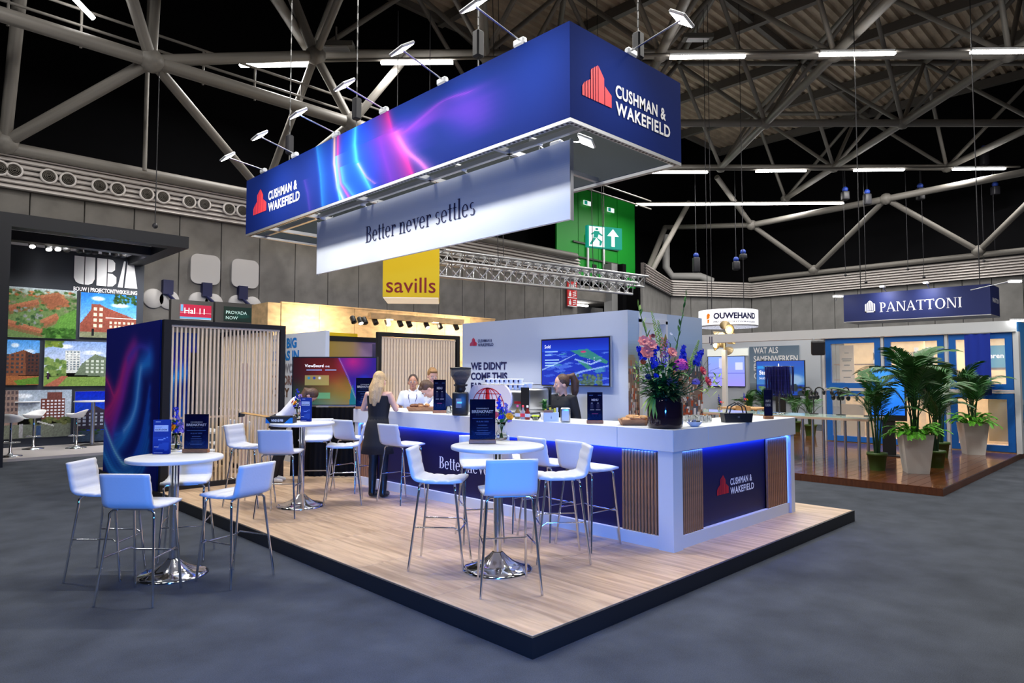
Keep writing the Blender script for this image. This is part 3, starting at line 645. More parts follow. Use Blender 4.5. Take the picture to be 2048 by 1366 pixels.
logo(fw1, W_u(940), W_v(941, 692), W_u(987)-W_u(940), INKN, mat('logo_crimson', rgb(200, 40, 60), .6))
for s_, m_, xa, xb_, yb, yt in [("WE DIDN'T", INKN, 942, 1014, 739, 725), ('COME THIS', INKN, 942, 1015, 759, 745), ('FAR.', INKN, 942, 967, 778, 765), ('JUST', INKB, 977, 1008, 778, 765)]:
    text('lettering', s_, m_, fw1, W_u(xa), W_v(xa, yb), W_u(xb_)-W_u(xa), W_v(xa, yt)-W_v(xa, yb), bold=.04)
# television on the cabin wall
XT = XW-.07; a, c = PX(1083, 680, XT), PX(1220, 773, XT); zt, zb = PX(1083, 680, XT).z, PX(1085, 771, XT).z
t = thing('wall_television', (XT, a.y, zb), XF, 'wide television showing a blue aerial view of a business park', 'television'); tw, th = a.y-c.y, zt-zb
box('casing', BLACK, t, 0, tw, .0, .05, 0, th); box('bezel_frame', STEEL, t, -.008, tw+.008, .004, .045, -.008, th+.008)
cv = Cv(110, 74, (20, 50, 190)); cv.vgrad(.75, 1, (30, 70, 215), (15, 35, 170)); r_ = random.Random(4)
for k in range(70):
    x, y = r_.random(), r_.uniform(0, .72); s_ = .03+.10*(1-y); cv.poly([(x, y), (x+s_*1.3, y+s_*.35), (x+s_*1.9, y+s_*.05), (x+s_*.6, y-s_*.35)], r_.choice([(28, 60, 200), (60, 100, 225), (90, 130, 235), (20, 45, 160), (70, 150, 190)]), .8)
for p_ in ([(.45, .75), (.7, .78), (.99, .5), (.97, .45), (.6, .62)], [(.55, .52), (.62, .55), (.78, .35), (.72, .32)]): cv.poly(p_, (60, 160, 110), .75)
for p_ in ([(.0, .32), (.3, .5), (.52, .66), (.53, .68), (.3, .53), (0, .35)], [(.35, .05), (.6, .27), (.99, .40), (.99, .42), (.6, .31), (.33, .08)], [(.5, .55), (.75, .43), (.9, .52), (.88, .55), (.74, .46), (.52, .58)]): cv.poly(p_, (150, 185, 245), .9)
cv.blob(.64, .72, .05, .025, (210, 50, 120)); cv.speck(60, .55, .9, 0, .22, .03, .035, [(70, 100, 90), (60, 85, 75), (90, 120, 100)], 5)
for i in range(4):
    for j in range(3): cv.rect(.70+.03*i, .708+.03*i, .44+.05*j+.01*i, .46+.05*j+.01*i, (230, 240, 255))
cv.put('display', t, .012, tw-.012, .012, th-.012, SCREEN, -.003)
EMW = mat('screen_white', (.9, .9, .95), .5, emit=.9); EMB = mat('screen_pale_blue', (.3, .5, .9), .5, emit=.5)
text('lettering', 'Sold', EMW, t, tw*.055, th*.81, None, th*.075, -.006)
for z_, w_ in ((.72, .2), (.65, .1), (.54, .22), (.48, .2), (.42, .14)): poly_obj('caption', [[(tw*.06, th*z_), (tw*(.06+w_), th*z_), (tw*(.06+w_), th*(z_+.025)), (tw*.06, th*(z_+.025))]], EMB, t, -.006)
# --- swirling blue artwork --------------------------------------------------
def swirl_panel(w, h):
    cv = Cv(w, h, (22, 30, 120)); cv.vgrad(0, .5, (10, 22, 105), (20, 28, 118)); cv.blob(.85, .5, .5, .5, (8, 12, 80), .7, 1)
    cv.poly([(0, .36), (0, .66), (.1, .6), (.2, .53), (.28, .57), (.36, .68), (.42, .58), (.3, .45), (.15, .36)], (120, 30, 130), .35)
    for k in range(7): cv.stroke([(-.02, .40-.035*k), (.15, .47-.05*k), (.30-.01*k, .58-.04*k), (.37, .69-.03*k), (.46, .78-.015*k), (.56, .83-.004*k)], (215-14*k, 45, 135+8*k), .02, .75-.07*k, .07)
    cv.stroke([(.46, .78), (.56, .83), (.68, .855), (.82, .83)], (80, 60, 190), .02, .6, .05); cv.stroke([(0, .66), (.1, .6), (.2, .53), (.28, .57)], (205, 50, 140), .012, .8, .06)
    for k in range(4): cv.stroke([(.84, .80-.02*k), (.69, .71), (.66, .6), (.63, .48), (.54, .38-.01*k), (.4, .30-.02*k), (.24, .27-.04*k)], (40, 110+12*k, 235), .015, .55, .07)
    cv.stroke([(.70, .72), (.665, .6), (.63, .48), (.54, .38), (.42, .31)], (110, 180, 255), .008, .9, .03)
    for k in range(6): cv.stroke([(-.02, .34-.045*k), (.12, .25-.045*k), (.26, .16-.04*k), (.42, .10-.03*k), (.55, .12-.03*k), (.70, .24-.04*k), (.80, .42-.06*k), (.86, .6-.08*k)], (25, 95+8*k, 220), .014, .55, .04)
    cv.stroke([(0, .33), (.12, .24), (.26, .155), (.42, .10), (.54, .12)], (140, 215, 255), .009, .9, .03); cv.stroke([(0, .13), (.2, .04), (.4, .02), (.6, .05)], (60, 160, 245), .012, .8, .04); return cv
def swirl_sign(w, h):
    cv = Cv(w, h, (13, 36, 108)); cv.vgrad(0, 1, (11, 33, 102), (15, 40, 114))
    cv.fill(np.exp(-((cv.x-.48)/.09)**2)*np.ones_like(cv.x), (10, 70, 205), .9)
    for pts, c_, wl, wr, al in [([(.335, 1), (.352, .5), (.362, 0)], (35, 130, 200), .004, .02, .7), ([(.405, 1), (.405, .6), (.42, .2), (.44, 0)], (255, 190, 150), .004, .006, .95), ([(.418, 1), (.418, .6), (.43, .25), (.46, 0)], (220, 60, 140), .004, .008, .9),
                                ([(.412, .7), (.415, .4), (.42, .2), (.428, 0)], (90, 190, 255), .003, .012, .9), ([(.43, .5), (.44, .25), (.475, 0)], (60, 160, 255), .004, .01, .8), ([(.482, 1), (.48, .75), (.487, .5), (.515, .2), (.535, 0)], (60, 190, 245), .01, .006, .9), ([(.49, .45), (.52, .2), (.55, .05)], (220, 140, 190), .004, .004, .6),
                                ([(.585, 1), (.60, .7), (.635, .35), (.66, 0)], (205, 40, 130), .035, .008, .85), ([(.56, .7), (.575, .4), (.6, 0)], (120, 40, 170), .03, .03, .6)]: cv.ribbon(pts, c_, wl, wr, al)
    for k in range(6): cv.stroke([(.605+.012*k, .80-.10*k), (.66, .62-.02*k), (.72, .74-.03*k), (.79, .74-.06*k), (.83, .60-.08*k)], (105, 45, 165), .05, .17)
    cv.stroke([(.61, .66), (.64, .36), (.68, .12), (.70, -.02)], (205, 110, 190), .006, .7, .02); cv.stroke([(.60, .72), (.63, .6), (.68, .68), (.74, .78), (.80, .74)], (140, 55, 175), .012, .4, .05)
    cv.ribbon([(.285, .55), (.30, .3), (.31, 0)], (90, 50, 150), .004, .01, .5); return cv
# --- left meeting cabin: printed side panel, slatted front and side screens --
lc = thing('meeting_cabin', (3.14, 10.36, PZT), 0, 'black framed meeting cabin with swirl print and pine slat screens', 'cabin')
LZ = 2.6-PZT
for x0, x1, y0, y1 in ((0, .10, 0, .10), (0, .1, 3.0, 3.1), (1.76, 1.84, 0, .08), (1.76, 1.84, 2.6, 2.68)): box('post', BLACK, lc, x0, x1, y0, y1, 0, LZ)
for a in ((.1, 1.76, 0, .08), (0, .1, .1, 3.0), (1.76, 1.84, .08, 2.6)): box('top_rail', BLACK, lc, *a, LZ-.07, LZ)
box('bottom_rail', BLACK, lc, .1, 1.76, .0, .08, 0, .07); box('bottom_rail', BLACK, lc, 1.76, 1.84, .08, 2.6, 0, .07)
box('side_panel', SIGNB, lc, -.02, .06, .10, 3.0, .0, LZ-.0)
box('back_panel', SIGNB, lc, .1, 1.5, 3.02, 3.08, 0, LZ)
gp = thing('side_graphic', (-.021, 3.0, 0), XF); gp.parent = lc; swirl_panel(80, 90).put('swirl_print', gp, 0, 2.9, .0, LZ)
gq = thing('back_graphic', (.1, 3.02, 0), 0); gq.parent = lc; swirl_panel(50, 60).put('swirl_print', gq, 0, 1.4, 0, LZ-.25)
ms = MB().rbox(0, .028, 0, .02, 0, LZ-.16, .003, 1).mesh('slat'); ms.materials.append(PINE)
for i in range(28): o = link('slat', ms, None, lc); o.location = (.115+i*(1.63/27.5), .025, .075)
ms2 = MB().rbox(0, .02, 0, .028, 0, LZ-.16, .003, 1).mesh('slat'); ms2.materials.append(PINE)
for i in range(26): o = link('slat', ms2, None, lc); o.location = (1.785, .1+i*.097, .075)
for a in ((.1, 1.75, .055, .075, 1.02, 1.05), (.1, 1.75, .02, .06, LZ-.10, LZ-.07), (1.79, 1.81, .08, 2.6, 1.02, 1.05)): box('cross_rail', PINE, lc, *a)
box('speaker_column', BLACK, lc, .42, .50, .12, .2, .3, 2.0); box('leaning_board', PINE, lc, 1.17, 1.27, .1, .13, 0, 1.85)
# --- right slat screen -------------------------------------------------------
rs = thing('slat_screen', (PY(756, 700, 10.85).x, 10.85, PZT), 0, 'pine slat screen in a black frame behind the bar staff', 'screen'); rw = PY(920, 700, 10.85).x-PY(756, 700, 10.85).x
for a in ((0, .08), (rw-.08, rw)): box('post', BLACK, rs, a[0], a[1], 0, .08, 0, LZ+.02)
box('top_rail', BLACK, rs, .08, rw-.08, 0, .08, LZ-.06, LZ+.02); box('backing_panel', mat('purple_grey_panel', rgb(92, 80, 110), .7), rs, .08, rw-.08, .3, .33, 0, LZ-.2)
ms = MB().rbox(0, .05, 0, .03, 0, LZ-.1, .003, 1).mesh('slat'); ms.materials.append(PINE)
for i in range(27): o = link('slat', ms, None, rs); o.location = (.10+i*((rw-.26)/26), .025, .03)
box('cross_rail', PINE, rs, .1, rw-.1, .02, .06, LZ-.10, LZ-.07)
# --- slogan wall behind the cabin ---------------------------------------------
sp = thing('slogan_wall', (6.0, 10.92, PZT), XF, 'white partition with a blue and photo-filled slogan, behind the big screen', 'partition'); SW = 3.6
box('board', WALLW, sp, -SW, 0, 0, .08, 0, 2.6-PZT)
def S_u(px): return 10.92-PX(px, 720, 6.0).y
def S_v(px, py): return PX(px, py, 6.0).z-PZT
for s_, m_, xa, xb_, yb, yt in [('THE BIG', INKB, 546, 593, 697, 679), ('IDEAS IN', INKB, 546, 598, 721, 703), ('THE WORLD', INKG, 546, 607, 745, 728), ('TOMORROW', mat('ink_brown', rgb(120, 95, 90), .6), 546, 609, 768, 751), ('ONLY', mat('ink_dark_brown', rgb(95, 70, 55), .6), 546, 580, 792, 775)]:
    text('lettering', s_, m_, sp, S_u(xa), S_v(xa, yb), S_u(xb_)-S_u(xa), S_v(xa, yt)-S_v(xa, yb), bold=.045)
# --- big presentation screen on a draped stand -----------------------------------
c = PD(669, 765, 11.1); t = thing('presentation_screen', (c.x, c.y, PZT), CF, 'large presentation screen with rainbow start page above a black drape', 'screen'); tw = 170/1337*11.1; zt = PD(669, 713.5, 11.1).z-PZT; zb = PD(669, 813, 11.1).z-PZT
box('casing', BLACK, t, -tw/2, tw/2, 0, .09, zb, zt); box('lower_bar', STEEL, t, -tw/2, tw/2, -.02, .0, zb, zb+.02)
cv = Cv(120, 70, (10, 10, 20)); X_, Y_ = cv.x, cv.y
g = np.stack([np.interp(X_*.7+Y_*.5, [0, .35, .6, .9, 1.2], [.10, .42, .55, .35, .3]), np.interp(Y_-.25*X_, [-.3, 0, .3, .6, 1], [.42, .45, .36, .12, .03]), np.interp(Y_*.4+X_*.2, [0, .2, .45, .7], [.5, .2, .06, .10])], -1)
cv.a = g*np.clip(.35+1.0*X_+.2*(1-Y_), 0, 1)[..., None]
cv.poly([(.54, 1), (1, 1), (1, 0), (.78, 0), (.7, .4)], (50, 20, 140)); cv.blob(.72, .92, .25, .35, (190, 25, 130), .9, 1); cv.blob(.86, .35, .14, .32, (20, 60, 220), .95, .5); cv.poly([(.68, 0), (.78, 0), (.72, .42), (.7, .3)], (15, 110, 130)); cv.ribbon([(.55, 1), (.66, .6), (.72, .3), (.79, 0)], (190, 150, 200), .004, .006, .8)
cv.rect(.145, .43, .42, .63, (190, 195, 120), .6); cv.rect(.22, .45, .13, .25, (90, 190, 150), .6)
for x_, c_ in ((.19, (30, 130, 190)), (.255, (40, 60, 160)), (.32, (220, 225, 240))): cv.blob(x_, .57, .02, .035, c_)
cv.put('display', t, -tw/2+.02, tw/2-.02, zb+.03, zt-.02, SCREEN, -.004)
text('lettering', 'ViewBoard', EMW, t, -tw*.35, zb+(zt-zb)*.79, tw*.22, None, -.008); text('lettering', '15:42', EMW, t, -tw*.11, zb+(zt-zb)*.79, tw*.05, None, -.008)
for a in ((-.33, -.15), (-.11, .02)): poly_obj('caption', [[(tw*a[0], zb+(zt-zb)*.725), (tw*a[1], zb+(zt-zb)*.725), (tw*a[1], zb+(zt-zb)*.74), (tw*a[0], zb+(zt-zb)*.74)]], EMB, t, -.008)
for x in (-.35, .35): box('leg', BLACK, t, x-.03, x+.03, .02, .08, 0, zb)
b = MB(); n = 60; pts = []                                     # pleated drape
for i in range(n+1): x = -tw/2+.02+(tw-.04)*i/n; pts.append((x, .0+.018*math.sin(i*1.7)+.01*math.sin(i*.6)))
b.add([(x, y-.03, zb-.01) for x, y in pts]+[(x*1.02, y*1.6-.05, .01) for x, y in pts], [(i, i+n+1, i+n+2, i+1) for i in range(n)], True); b.build('drape', mat('black_cloth', (.006, .006, .007), .9, spec=.1), t)
# --- hanging sign ---------------------------------------------------------------
SX0, SX1, SY0, SY1, SZ0, SZ1 = 5.31, 7.5, 4.54, 12.82, 4.5, 5.58
hs = thing('hanging_sign', (SX0, SY0, SZ0), 0, 'huge blue rectangular hanging sign ring with wave print and company name', 'sign')
HX, HY, HZ = SX1-SX0, SY1-SY0, SZ1-SZ0
DKIN = mat('grey_inner_fabric', (.035, .045, .05), .8)
for a in ((0, .05, 0, HY), (HX-.05, HX, 0, HY), (.05, HX-.05, 0, .05), (.05, HX-.05, HY-.05, HY)): box('fabric_panel', SIGNB, hs, *a, .03, HZ)
for a in ((.051, .06, .06, HY-.06), (HX-.06, HX-.051, .06, HY-.06), (.06, HX-.06, .051, .06), (.06, HX-.06, HY-.06, HY-.051)): box('inner_lining', DKIN, hs, *a, .04, HZ-.02)
for a in ((0, .07, 0, HY), (HX-.07, HX, 0, HY), (.07, HX-.07, 0, .07), (.07, HX-.07, HY-.07, HY)): box('frame_profile', ALU, hs, *a, -.01, .029)
b = MB()
for i in range(110): y = .05+i*(HY-.1)/110; b.box(.02, .05, y, y+.035, -.0125, -.0101)
for i in range(30): x = .05+i*(HX-.1)/30; b.box(x, x+.035, .02, .05, -.0125, -.0101)
b.build('slot_holes', BLACK, hs, kind='stuff')
for y in (1.3, 2.9, 4.5, 6.1, 7.6): box('cross_beam', ALU, hs, .06, HX-.06, y, y+.06, .04, .10)
box('long_beam', ALU, hs, .36, .42, .06, HY-.06, .04, .10)
f1 = thing('long_graphic', (-.002, HY, 0), XF); f1.parent = hs; f2 = thing('short_graphic', (0, -.002, 0), 0); f2.parent = hs
swirl_sign(420, 60).put('wave_print', f1, 0, HY, .03, HZ, PRINT, 0)
def N_u(px): return SY1-PX(px, 400, SX0).y
def N_v(px, py): return PX(px, py, SX0).z-SZ0
logo(f1, N_u(508), N_v(510, 430), N_u(600)-N_u(508), y=-.006)
def E_u(px): return PY(px, 250, SY0).x-SX0
def E_v(px, py): return PY(px, py, SY0).z-SZ0
logo(f2, E_u(1164), E_v(1164, 190), E_u(1339)-E_u(1164), y=-.006)
# white banner hung below the long side
XB = 5.78; ya, yb_ = PX(1140, 350, XB).y, PX(634, 500, XB).y; zt, zb = PX(1140, 277, XB).z, PX(1140, 440, XB).z
wb = thing('hanging_banner', (XB, yb_, zb), XF, 'white hanging banner with dark serif slogan under the blue sign', 'banner'); BW, BH = yb_-ya, zt-zb
BANN = mat('banner_white_fabric', (.74, .77, .82), .7)
box('fabric', BANN, wb, 0, BW, 0, .04, .01, BH-.01)
for a in ((0, BW, -.01, .0), (0, BW, BH, BH+.01)): pass
for a in ((-.01, 0, 0, BH), (BW, BW+.012, 0, BH)): box('edge_profile', ALU, wb, a[0], a[1], -.003, .05, a[2], a[3])
cv = Cv(160, 36, (218, 224, 232))
for pts, c_, wl, wr, al in [([(.70, 1), (.78, .8), (.99, .72)], (250, 252, 255), .05, .1, .6), ([(.55, .7), (.8, .62), (.99, .6)], (190, 205, 232), .1, .05, .3)]: pass
T_ = np.clip((cv.x-.55)/.45, 0, 1); cv.fill(T_*np.clip(.5+.5*np.sin(cv.y*9-cv.x*6), 0, 1), (178, 196, 232), .75); cv.fill(T_*np.exp(-((cv.y-.62-.25*(1-cv.x))/.08)**2), (252, 252, 252), .8)
cv.put('soft_wave_print', wb, 0, BW, .012, BH-.012, PRINT, -.002)
def K_u(px, py): return yb_-PX(px, py, XB-.01).y
def K_v(px, py): return PX(px, py, XB-.01).z-zb
h_ = (K_v(734, 452)-K_v(734, 484))/1.5
serif('lettering', 'Better never settles', INKN, wb, K_u(731, 470), K_v(734, 485), K_u(951, 415)-K_u(731, 470), h_, -.008)
for y in (.5, 1.9, 3.4, 4.9, BW-.5): link('hanger', MB().tube([(y, .02, BH), (y, .02, SZ0+.05-zb)], .008, 5).mesh('hanger'), STEEL, wb)
# arm floodlights of the sign
HEADM = mat('flood_head', (.75, .77, .8), .4, .3); GLOW = mat('flood_led', (1, 1, 1), .4, emit=30, ecol=(1, .98, .93))
def armlight(base, head, aim, label, watt, rz):
    t = thing('arm_floodlight', base, 0, label, 'floodlight', 'arm floodlights on the hanging sign')
    h = V(head)-V(base); d = (V(aim)-V(head)).normalized(); q = d.to_track_quat('-Z', 'Y').to_matrix().to_4x4()
    b_ = MB(Mx.Rotation(rz, 4, 'Z')); b_.rbox(-.04, .04, -.09, .09, .0, .09, .02, 1); b_.build('driver_box', HEADM, t)
    link('arm', MB().tube([(0, 0, .07), h], .011, 6).mesh('arm'), STEEL, t)
    hm = Mx.Translation(h) @ q
    MB(hm).rbox(-.15, .15, -.10, .10, .0, .035, .01, 1).build('head', HEADM, t); MB(hm).box(-.13, .13, -.085, .085, -.004, -.0005).build('light_panel', GLOW, t)
    a_ = area('flood_light', V(head)+d*.02, aim, .24, .16, watt, (1, .98, .94), 150); return t
nm = ['nearest the sign corner', 'second from the sign corner', 'third from the sign corner', 'fourth from the sign corner', 'fifth from the sign corner', 'at the far left end']
for i, ((bx, by), (hx, hy)) in enumerate(zip([(1040, 82), (885, 158), (768, 218), (672, 268), (590, 308), (527, 350)], [(950, 12), (805, 100), (690, 172), (597, 229), (520, 273), (456, 315)])):
    bp = PX(bx, by, SX0+.02); bp.z = SZ1; hp = PX(hx, hy, SX0-.95)
    armlight(bp, hp, (SX0+.1, hp.y-.1, SZ0-.6), 'lit arm floodlight on the long side of the sign, %s' % nm[i], 23, 0)
bp = PY(1262, 104, SY0+.02); bp.z = SZ1; hp = PY(1362, 40, SY0-.9); armlight(bp, hp, (hp.x-.2, SY0+.1, SZ0-.6), 'lit arm floodlight on the short side of the sign', 9, R(90))
hp = PX(1172, 284, 6.25); armlight((XB+.05, ya+.25, SZ0-.02), hp, hp+V((-.3, .5, -1.2)), 'lit floodlight inside the sign ring behind the banner end', 25, 0)
for i, (bx, by) in enumerate([(1072, 284), (922, 336), (722, 406), (643, 434)]):
    p = PX(bx, by, XB-.06); t = thing('banner_light_box', p, XF, 'grey driver box on the banner top edge, %s from the sign corner' % ['first', 'second', 'third', 'fourth'][i], 'light box', 'driver boxes on the banner')
    MB(Mx.Rotation(R(25), 4, 'Y')).rbox(-.10, .10, -.04, .04, -.03, .04, .015, 1).build('body', HEADM, t); link('clip', MB().tube([(0, .0, 0), (.0, .12, -.05)], .01, 5).mesh('clip'), STEEL, t)
# chains up to the roof
for i, (x, y) in enumerate([(SX0+.2, SY0+1.7), (SX0+.2, SY0+4.6), (SX0+.2, SY0+6.9), (SX1-.5, SY0+.3)]):
    t = thing('hoist_chain', (x, y, SZ1), 0, 'suspension chain above the hanging sign, %s' % ['nearest to the corner of the long side', 'middle of the long side', 'far part of the long side', 'on the short side'][i], 'chain', 'chains carrying the sign')
    b_ = MB()
    for k in range(60): b_.rbox(-.012 if k % 2 else -.004, .012 if k % 2 else .004, -.004 if k % 2 else -.012, .004 if k % 2 else .012, k*.11, k*.11+.125, .003, 1)
    b_.build('chain', mat('chain_dark', (.12, .12, .12), .4, .8), t, kind='stuff'); MB().rbox(-.06, .06, -.06, .06, .25, .6, .02, 1).build('hook_block', HOI, t)
box('hall_sling', HOI, None, 0, 0, 0, 0, 0, 0) if 0 else None
# ================================================================== FURNITURE
def shell(b, hw, inner_groove):
    """one-piece padded seat + back, sitting towards +y"""
    prof = [(.215, .735), (.212, .765)]
    N = 26; path = []
    for i in range(N+1):                                   # centre line: seat -> bend -> back
        s_ = i/N
        if s_ < .52: y = .20-.36*(s_/.52); z = .752-.012*math.sin(pi*s_/.52)
        elif s_ < .68: a = (s_-.52)/.16*R(80); y = -.16-.07*math.sin(a); z = .752+.07*(1-math.cos(a))
        else: q = (s_-.68)/.32; y = -.229-.045*q; z = .81+.215*q
        path.append((y, z))
    vs = []; fs = []; M_ = 8
    for i, (y, z) in enumerate(path):
        a, c = path[max(i-1, 0)], path[min(i+1, N)]; t = V((c[0]-a[0], c[1]-a[1])).normalized(); nn = V((-t.y, t.x))*-1
        if nn.y < 0 and i < 8: nn = -nn
        nn = V((t.y, -t.x)) if False else V((-t.y, t.x))
        nn = -nn                                            # towards the sitter
        th = .021-(.011 if (i % 4 == 0 and 2 < i < N-1 and inner_groove) else 0)
        if i in (0, N): th = .008
        wfac = 1-.03*(i/N)
        row = []
        for j in range(M_+1):
            x = -hw*wfac+2*hw*wfac*j/M_; e = 1-.35*(abs(j-M_/2)/(M_/2))**6; row.append((x, y+nn.x*th*e, z+nn.y*th*e))
        for j in range(M_, -1, -1):
            x = (-hw*wfac+2*hw*wfac*j/M_); e = 1-.35*(abs(j-M_/2)/(M_/2))**6; row.append((x, y-nn.x*.017*e, z-nn.y*.017*e))
        vs += row
    K = 2*(M_+1)
    for i in range(N):
        for j in range(K): fs.append((i*K+j, (i+1)*K+j, (i+1)*K+(j+1) % K, i*K+(j+1) % K))
    fs += [tuple(range(K)), tuple(range(N*K+K-1, N*K-1, -1))]
    b.add(vs, fs, True)
def make_stool():
    t = thing('bar_stool', (0, 0, 0), 0, 'white bar stool', 'stool', 'white padded bar stools with chrome legs')
    b = MB(); shell(b, .205, True); b.build('seat_shell', LEATHER, t)
    feet = {}
    for sx in (-1, 1):
        for sy in (-1, 1):
            fx, fy = sx*(.235 if sy < 0 else .20), sy*.235-.01; tx, ty = sx*.175, sy*.15-.01
            p = [(tx*.72, ty*.95, .724), (tx*.92, ty, .722), (tx*1.03, ty*1.04, .70), (tx+(fx-tx)*.1, ty+(fy-ty)*.1, .655), (fx, fy, 0)]
            link('leg', MB().tube(p, .0105, 8).mesh('leg'), CHROME, t); feet[sx, sy] = (fx, fy, tx, ty)
    def at(sx, sy, z): fx, fy, tx, ty = feet[sx, sy]; k = 1-z/.72; return (tx+(fx-tx)*k, ty+(fy-ty)*k, z)
    z = .33
    link('footrest', MB().tube([at(-1, 1, z), at(1, 1, z)], .008, 6).mesh('footrest'), CHROME, t)
    for sx in (-1, 1): link('side_rung', MB().tube([at(sx, 1, z), V(at(sx, 1, z)).lerp(V(at(sx, -1, z)), .12)+V((0, 0, .03)), at(sx, -1, z+.03)], .007, 6).mesh('side_rung'), CHROME, t)
    box('underframe', STEEL, t, -.14, .14, -.13, .13, .718, .728)
    return t
stool0 = make_stool(); _first = [True]
def stool(px, py, z, aim, label, turn=0):
    p = PZ(px, py, z)
    if isinstance(aim, float): p = PX(px, py, min(p.x, 5.21)); p.z = z
    p = p; d = V(aim)-p if not isinstance(aim, float) else None
    rz = (math.atan2(d.y, d.x)-pi/2 if d is not None else aim)+R(turn)
    o = stool0 if _first[0] else copy_tree(stool0); _first[0] = False
    return place(o, p+V((0, 0, .004)), rz, label)
def make_table():
    t = thing('bar_table', (0, 0, 0), 0, 'round white bar table', 'table', 'round bar tables with chrome pedestal')
    b = MB(); b.lathe([(0, 1.025), (.39, 1.025), (.402, 1.03), (.405, 1.045), (.402, 1.058), (.395, 1.06), (0, 1.06)], 64); b.build('table_top', WHITE, t)
    link('pole', MB().lathe([(.036, .05), (.036, 1.025)], 24).mesh('pole'), CHROME, t)
    link('mount_plate', MB().lathe([(.12, 1.01), (.12, 1.0245)], 24).mesh('mount_plate'), STEEL, t)
    vs = []; n = 72                                         # fluted dome foot
    prof = [(.30, .0), (.302, .012), (.27, .03), (.20, .045), (.13, .075), (.075, .12), (.045, .15)]
    fs = []
    for k, (r_, z) in enumerate(prof):
        am = .0 if k < 2 else .06*(1-abs(k-4)/4)
        for j in range(n): a = 2*pi*j/n; q = r_*(1+am*math.cos(6*a)); vs.append((q*math.cos(a), q*math.sin(a), z))
    for k in range(len(prof)-1):
        for j in range(n): fs.append((k*n+j, k*n+(j+1) % n, (k+1)*n+(j+1) % n, (k+1)*n+j))
    MB().add(vs, fs, True).build('foot', CHROME, t); return t
tb0 = make_table(); T1 = PZ(345, 1150, 0); T2 = PZ(602, 1012, PZT); T3 = PZ(995, 1138, PZT)
place(tb0, T1, 0, 'round white bar table standing on the grey carpet'); place(copy_tree(tb0), T2, .3, 'round white bar table with an open keyboard box on it'); place(copy_tree(tb0), T3, .2, 'round white bar table nearest the platform corner')
stool(1013, 1174, PZT, T3, 'bar stool with blue-lit back to the viewer, at the platform corner table')
stool(884, 1129, PZT, T3, 'bar stool left of the table on the platform corner', 10)
stool(1117, 1117, PZT, T3, 'bar stool right of the table on the platform corner', -25)
stool(962, 1078, PZT, T3, 'bar stool beyond the platform corner table, facing the viewer')
stool(1180, 1072, PZT, -pi/2-.05, 'bar stool at the counter nearest to the oak slats by its corner')
stool(1100, 1048, PZT, -pi/2-.03, 'second bar stool at the counter from its oak slat corner')
stool(1027, 1030, PZT, -pi/2, 'third bar stool at the counter from its corner, half behind the round table')
stool(806, 994, PZT, -pi/2+.1, 'bar stool at the counter beside the woman in black')
stool(710, 964, PZT, -pi/2+.25, 'bar stool at the far end of the counter behind the woman in black')
stool(562, 1030, PZT, T2, 'bar stool with its back to the viewer at the table with the keyboard box', 8)
stool(502, 1010, PZT, T2, 'bar stool left of the table with the keyboard box', -6)
stool(630, 985, PZT, T2, 'bar stool behind the table with the keyboard box, facing the viewer')
stool(685, 1006, PZT, T2, 'bar stool right of the table with the keyboard box', -12)
stool(284, 1194, 0, T1, 'bar stool with bluish back to the viewer at the table on the carpet', -8)
stool(216, 1150, 0, T1, 'bar stool left of the table on the carpet')
stool(466, 1158, 0, T1, 'bar stool right of the table on the carpet', -15)
stool(370, 1114, 0, T1, 'bar stool on the far side of the table on the carpet')
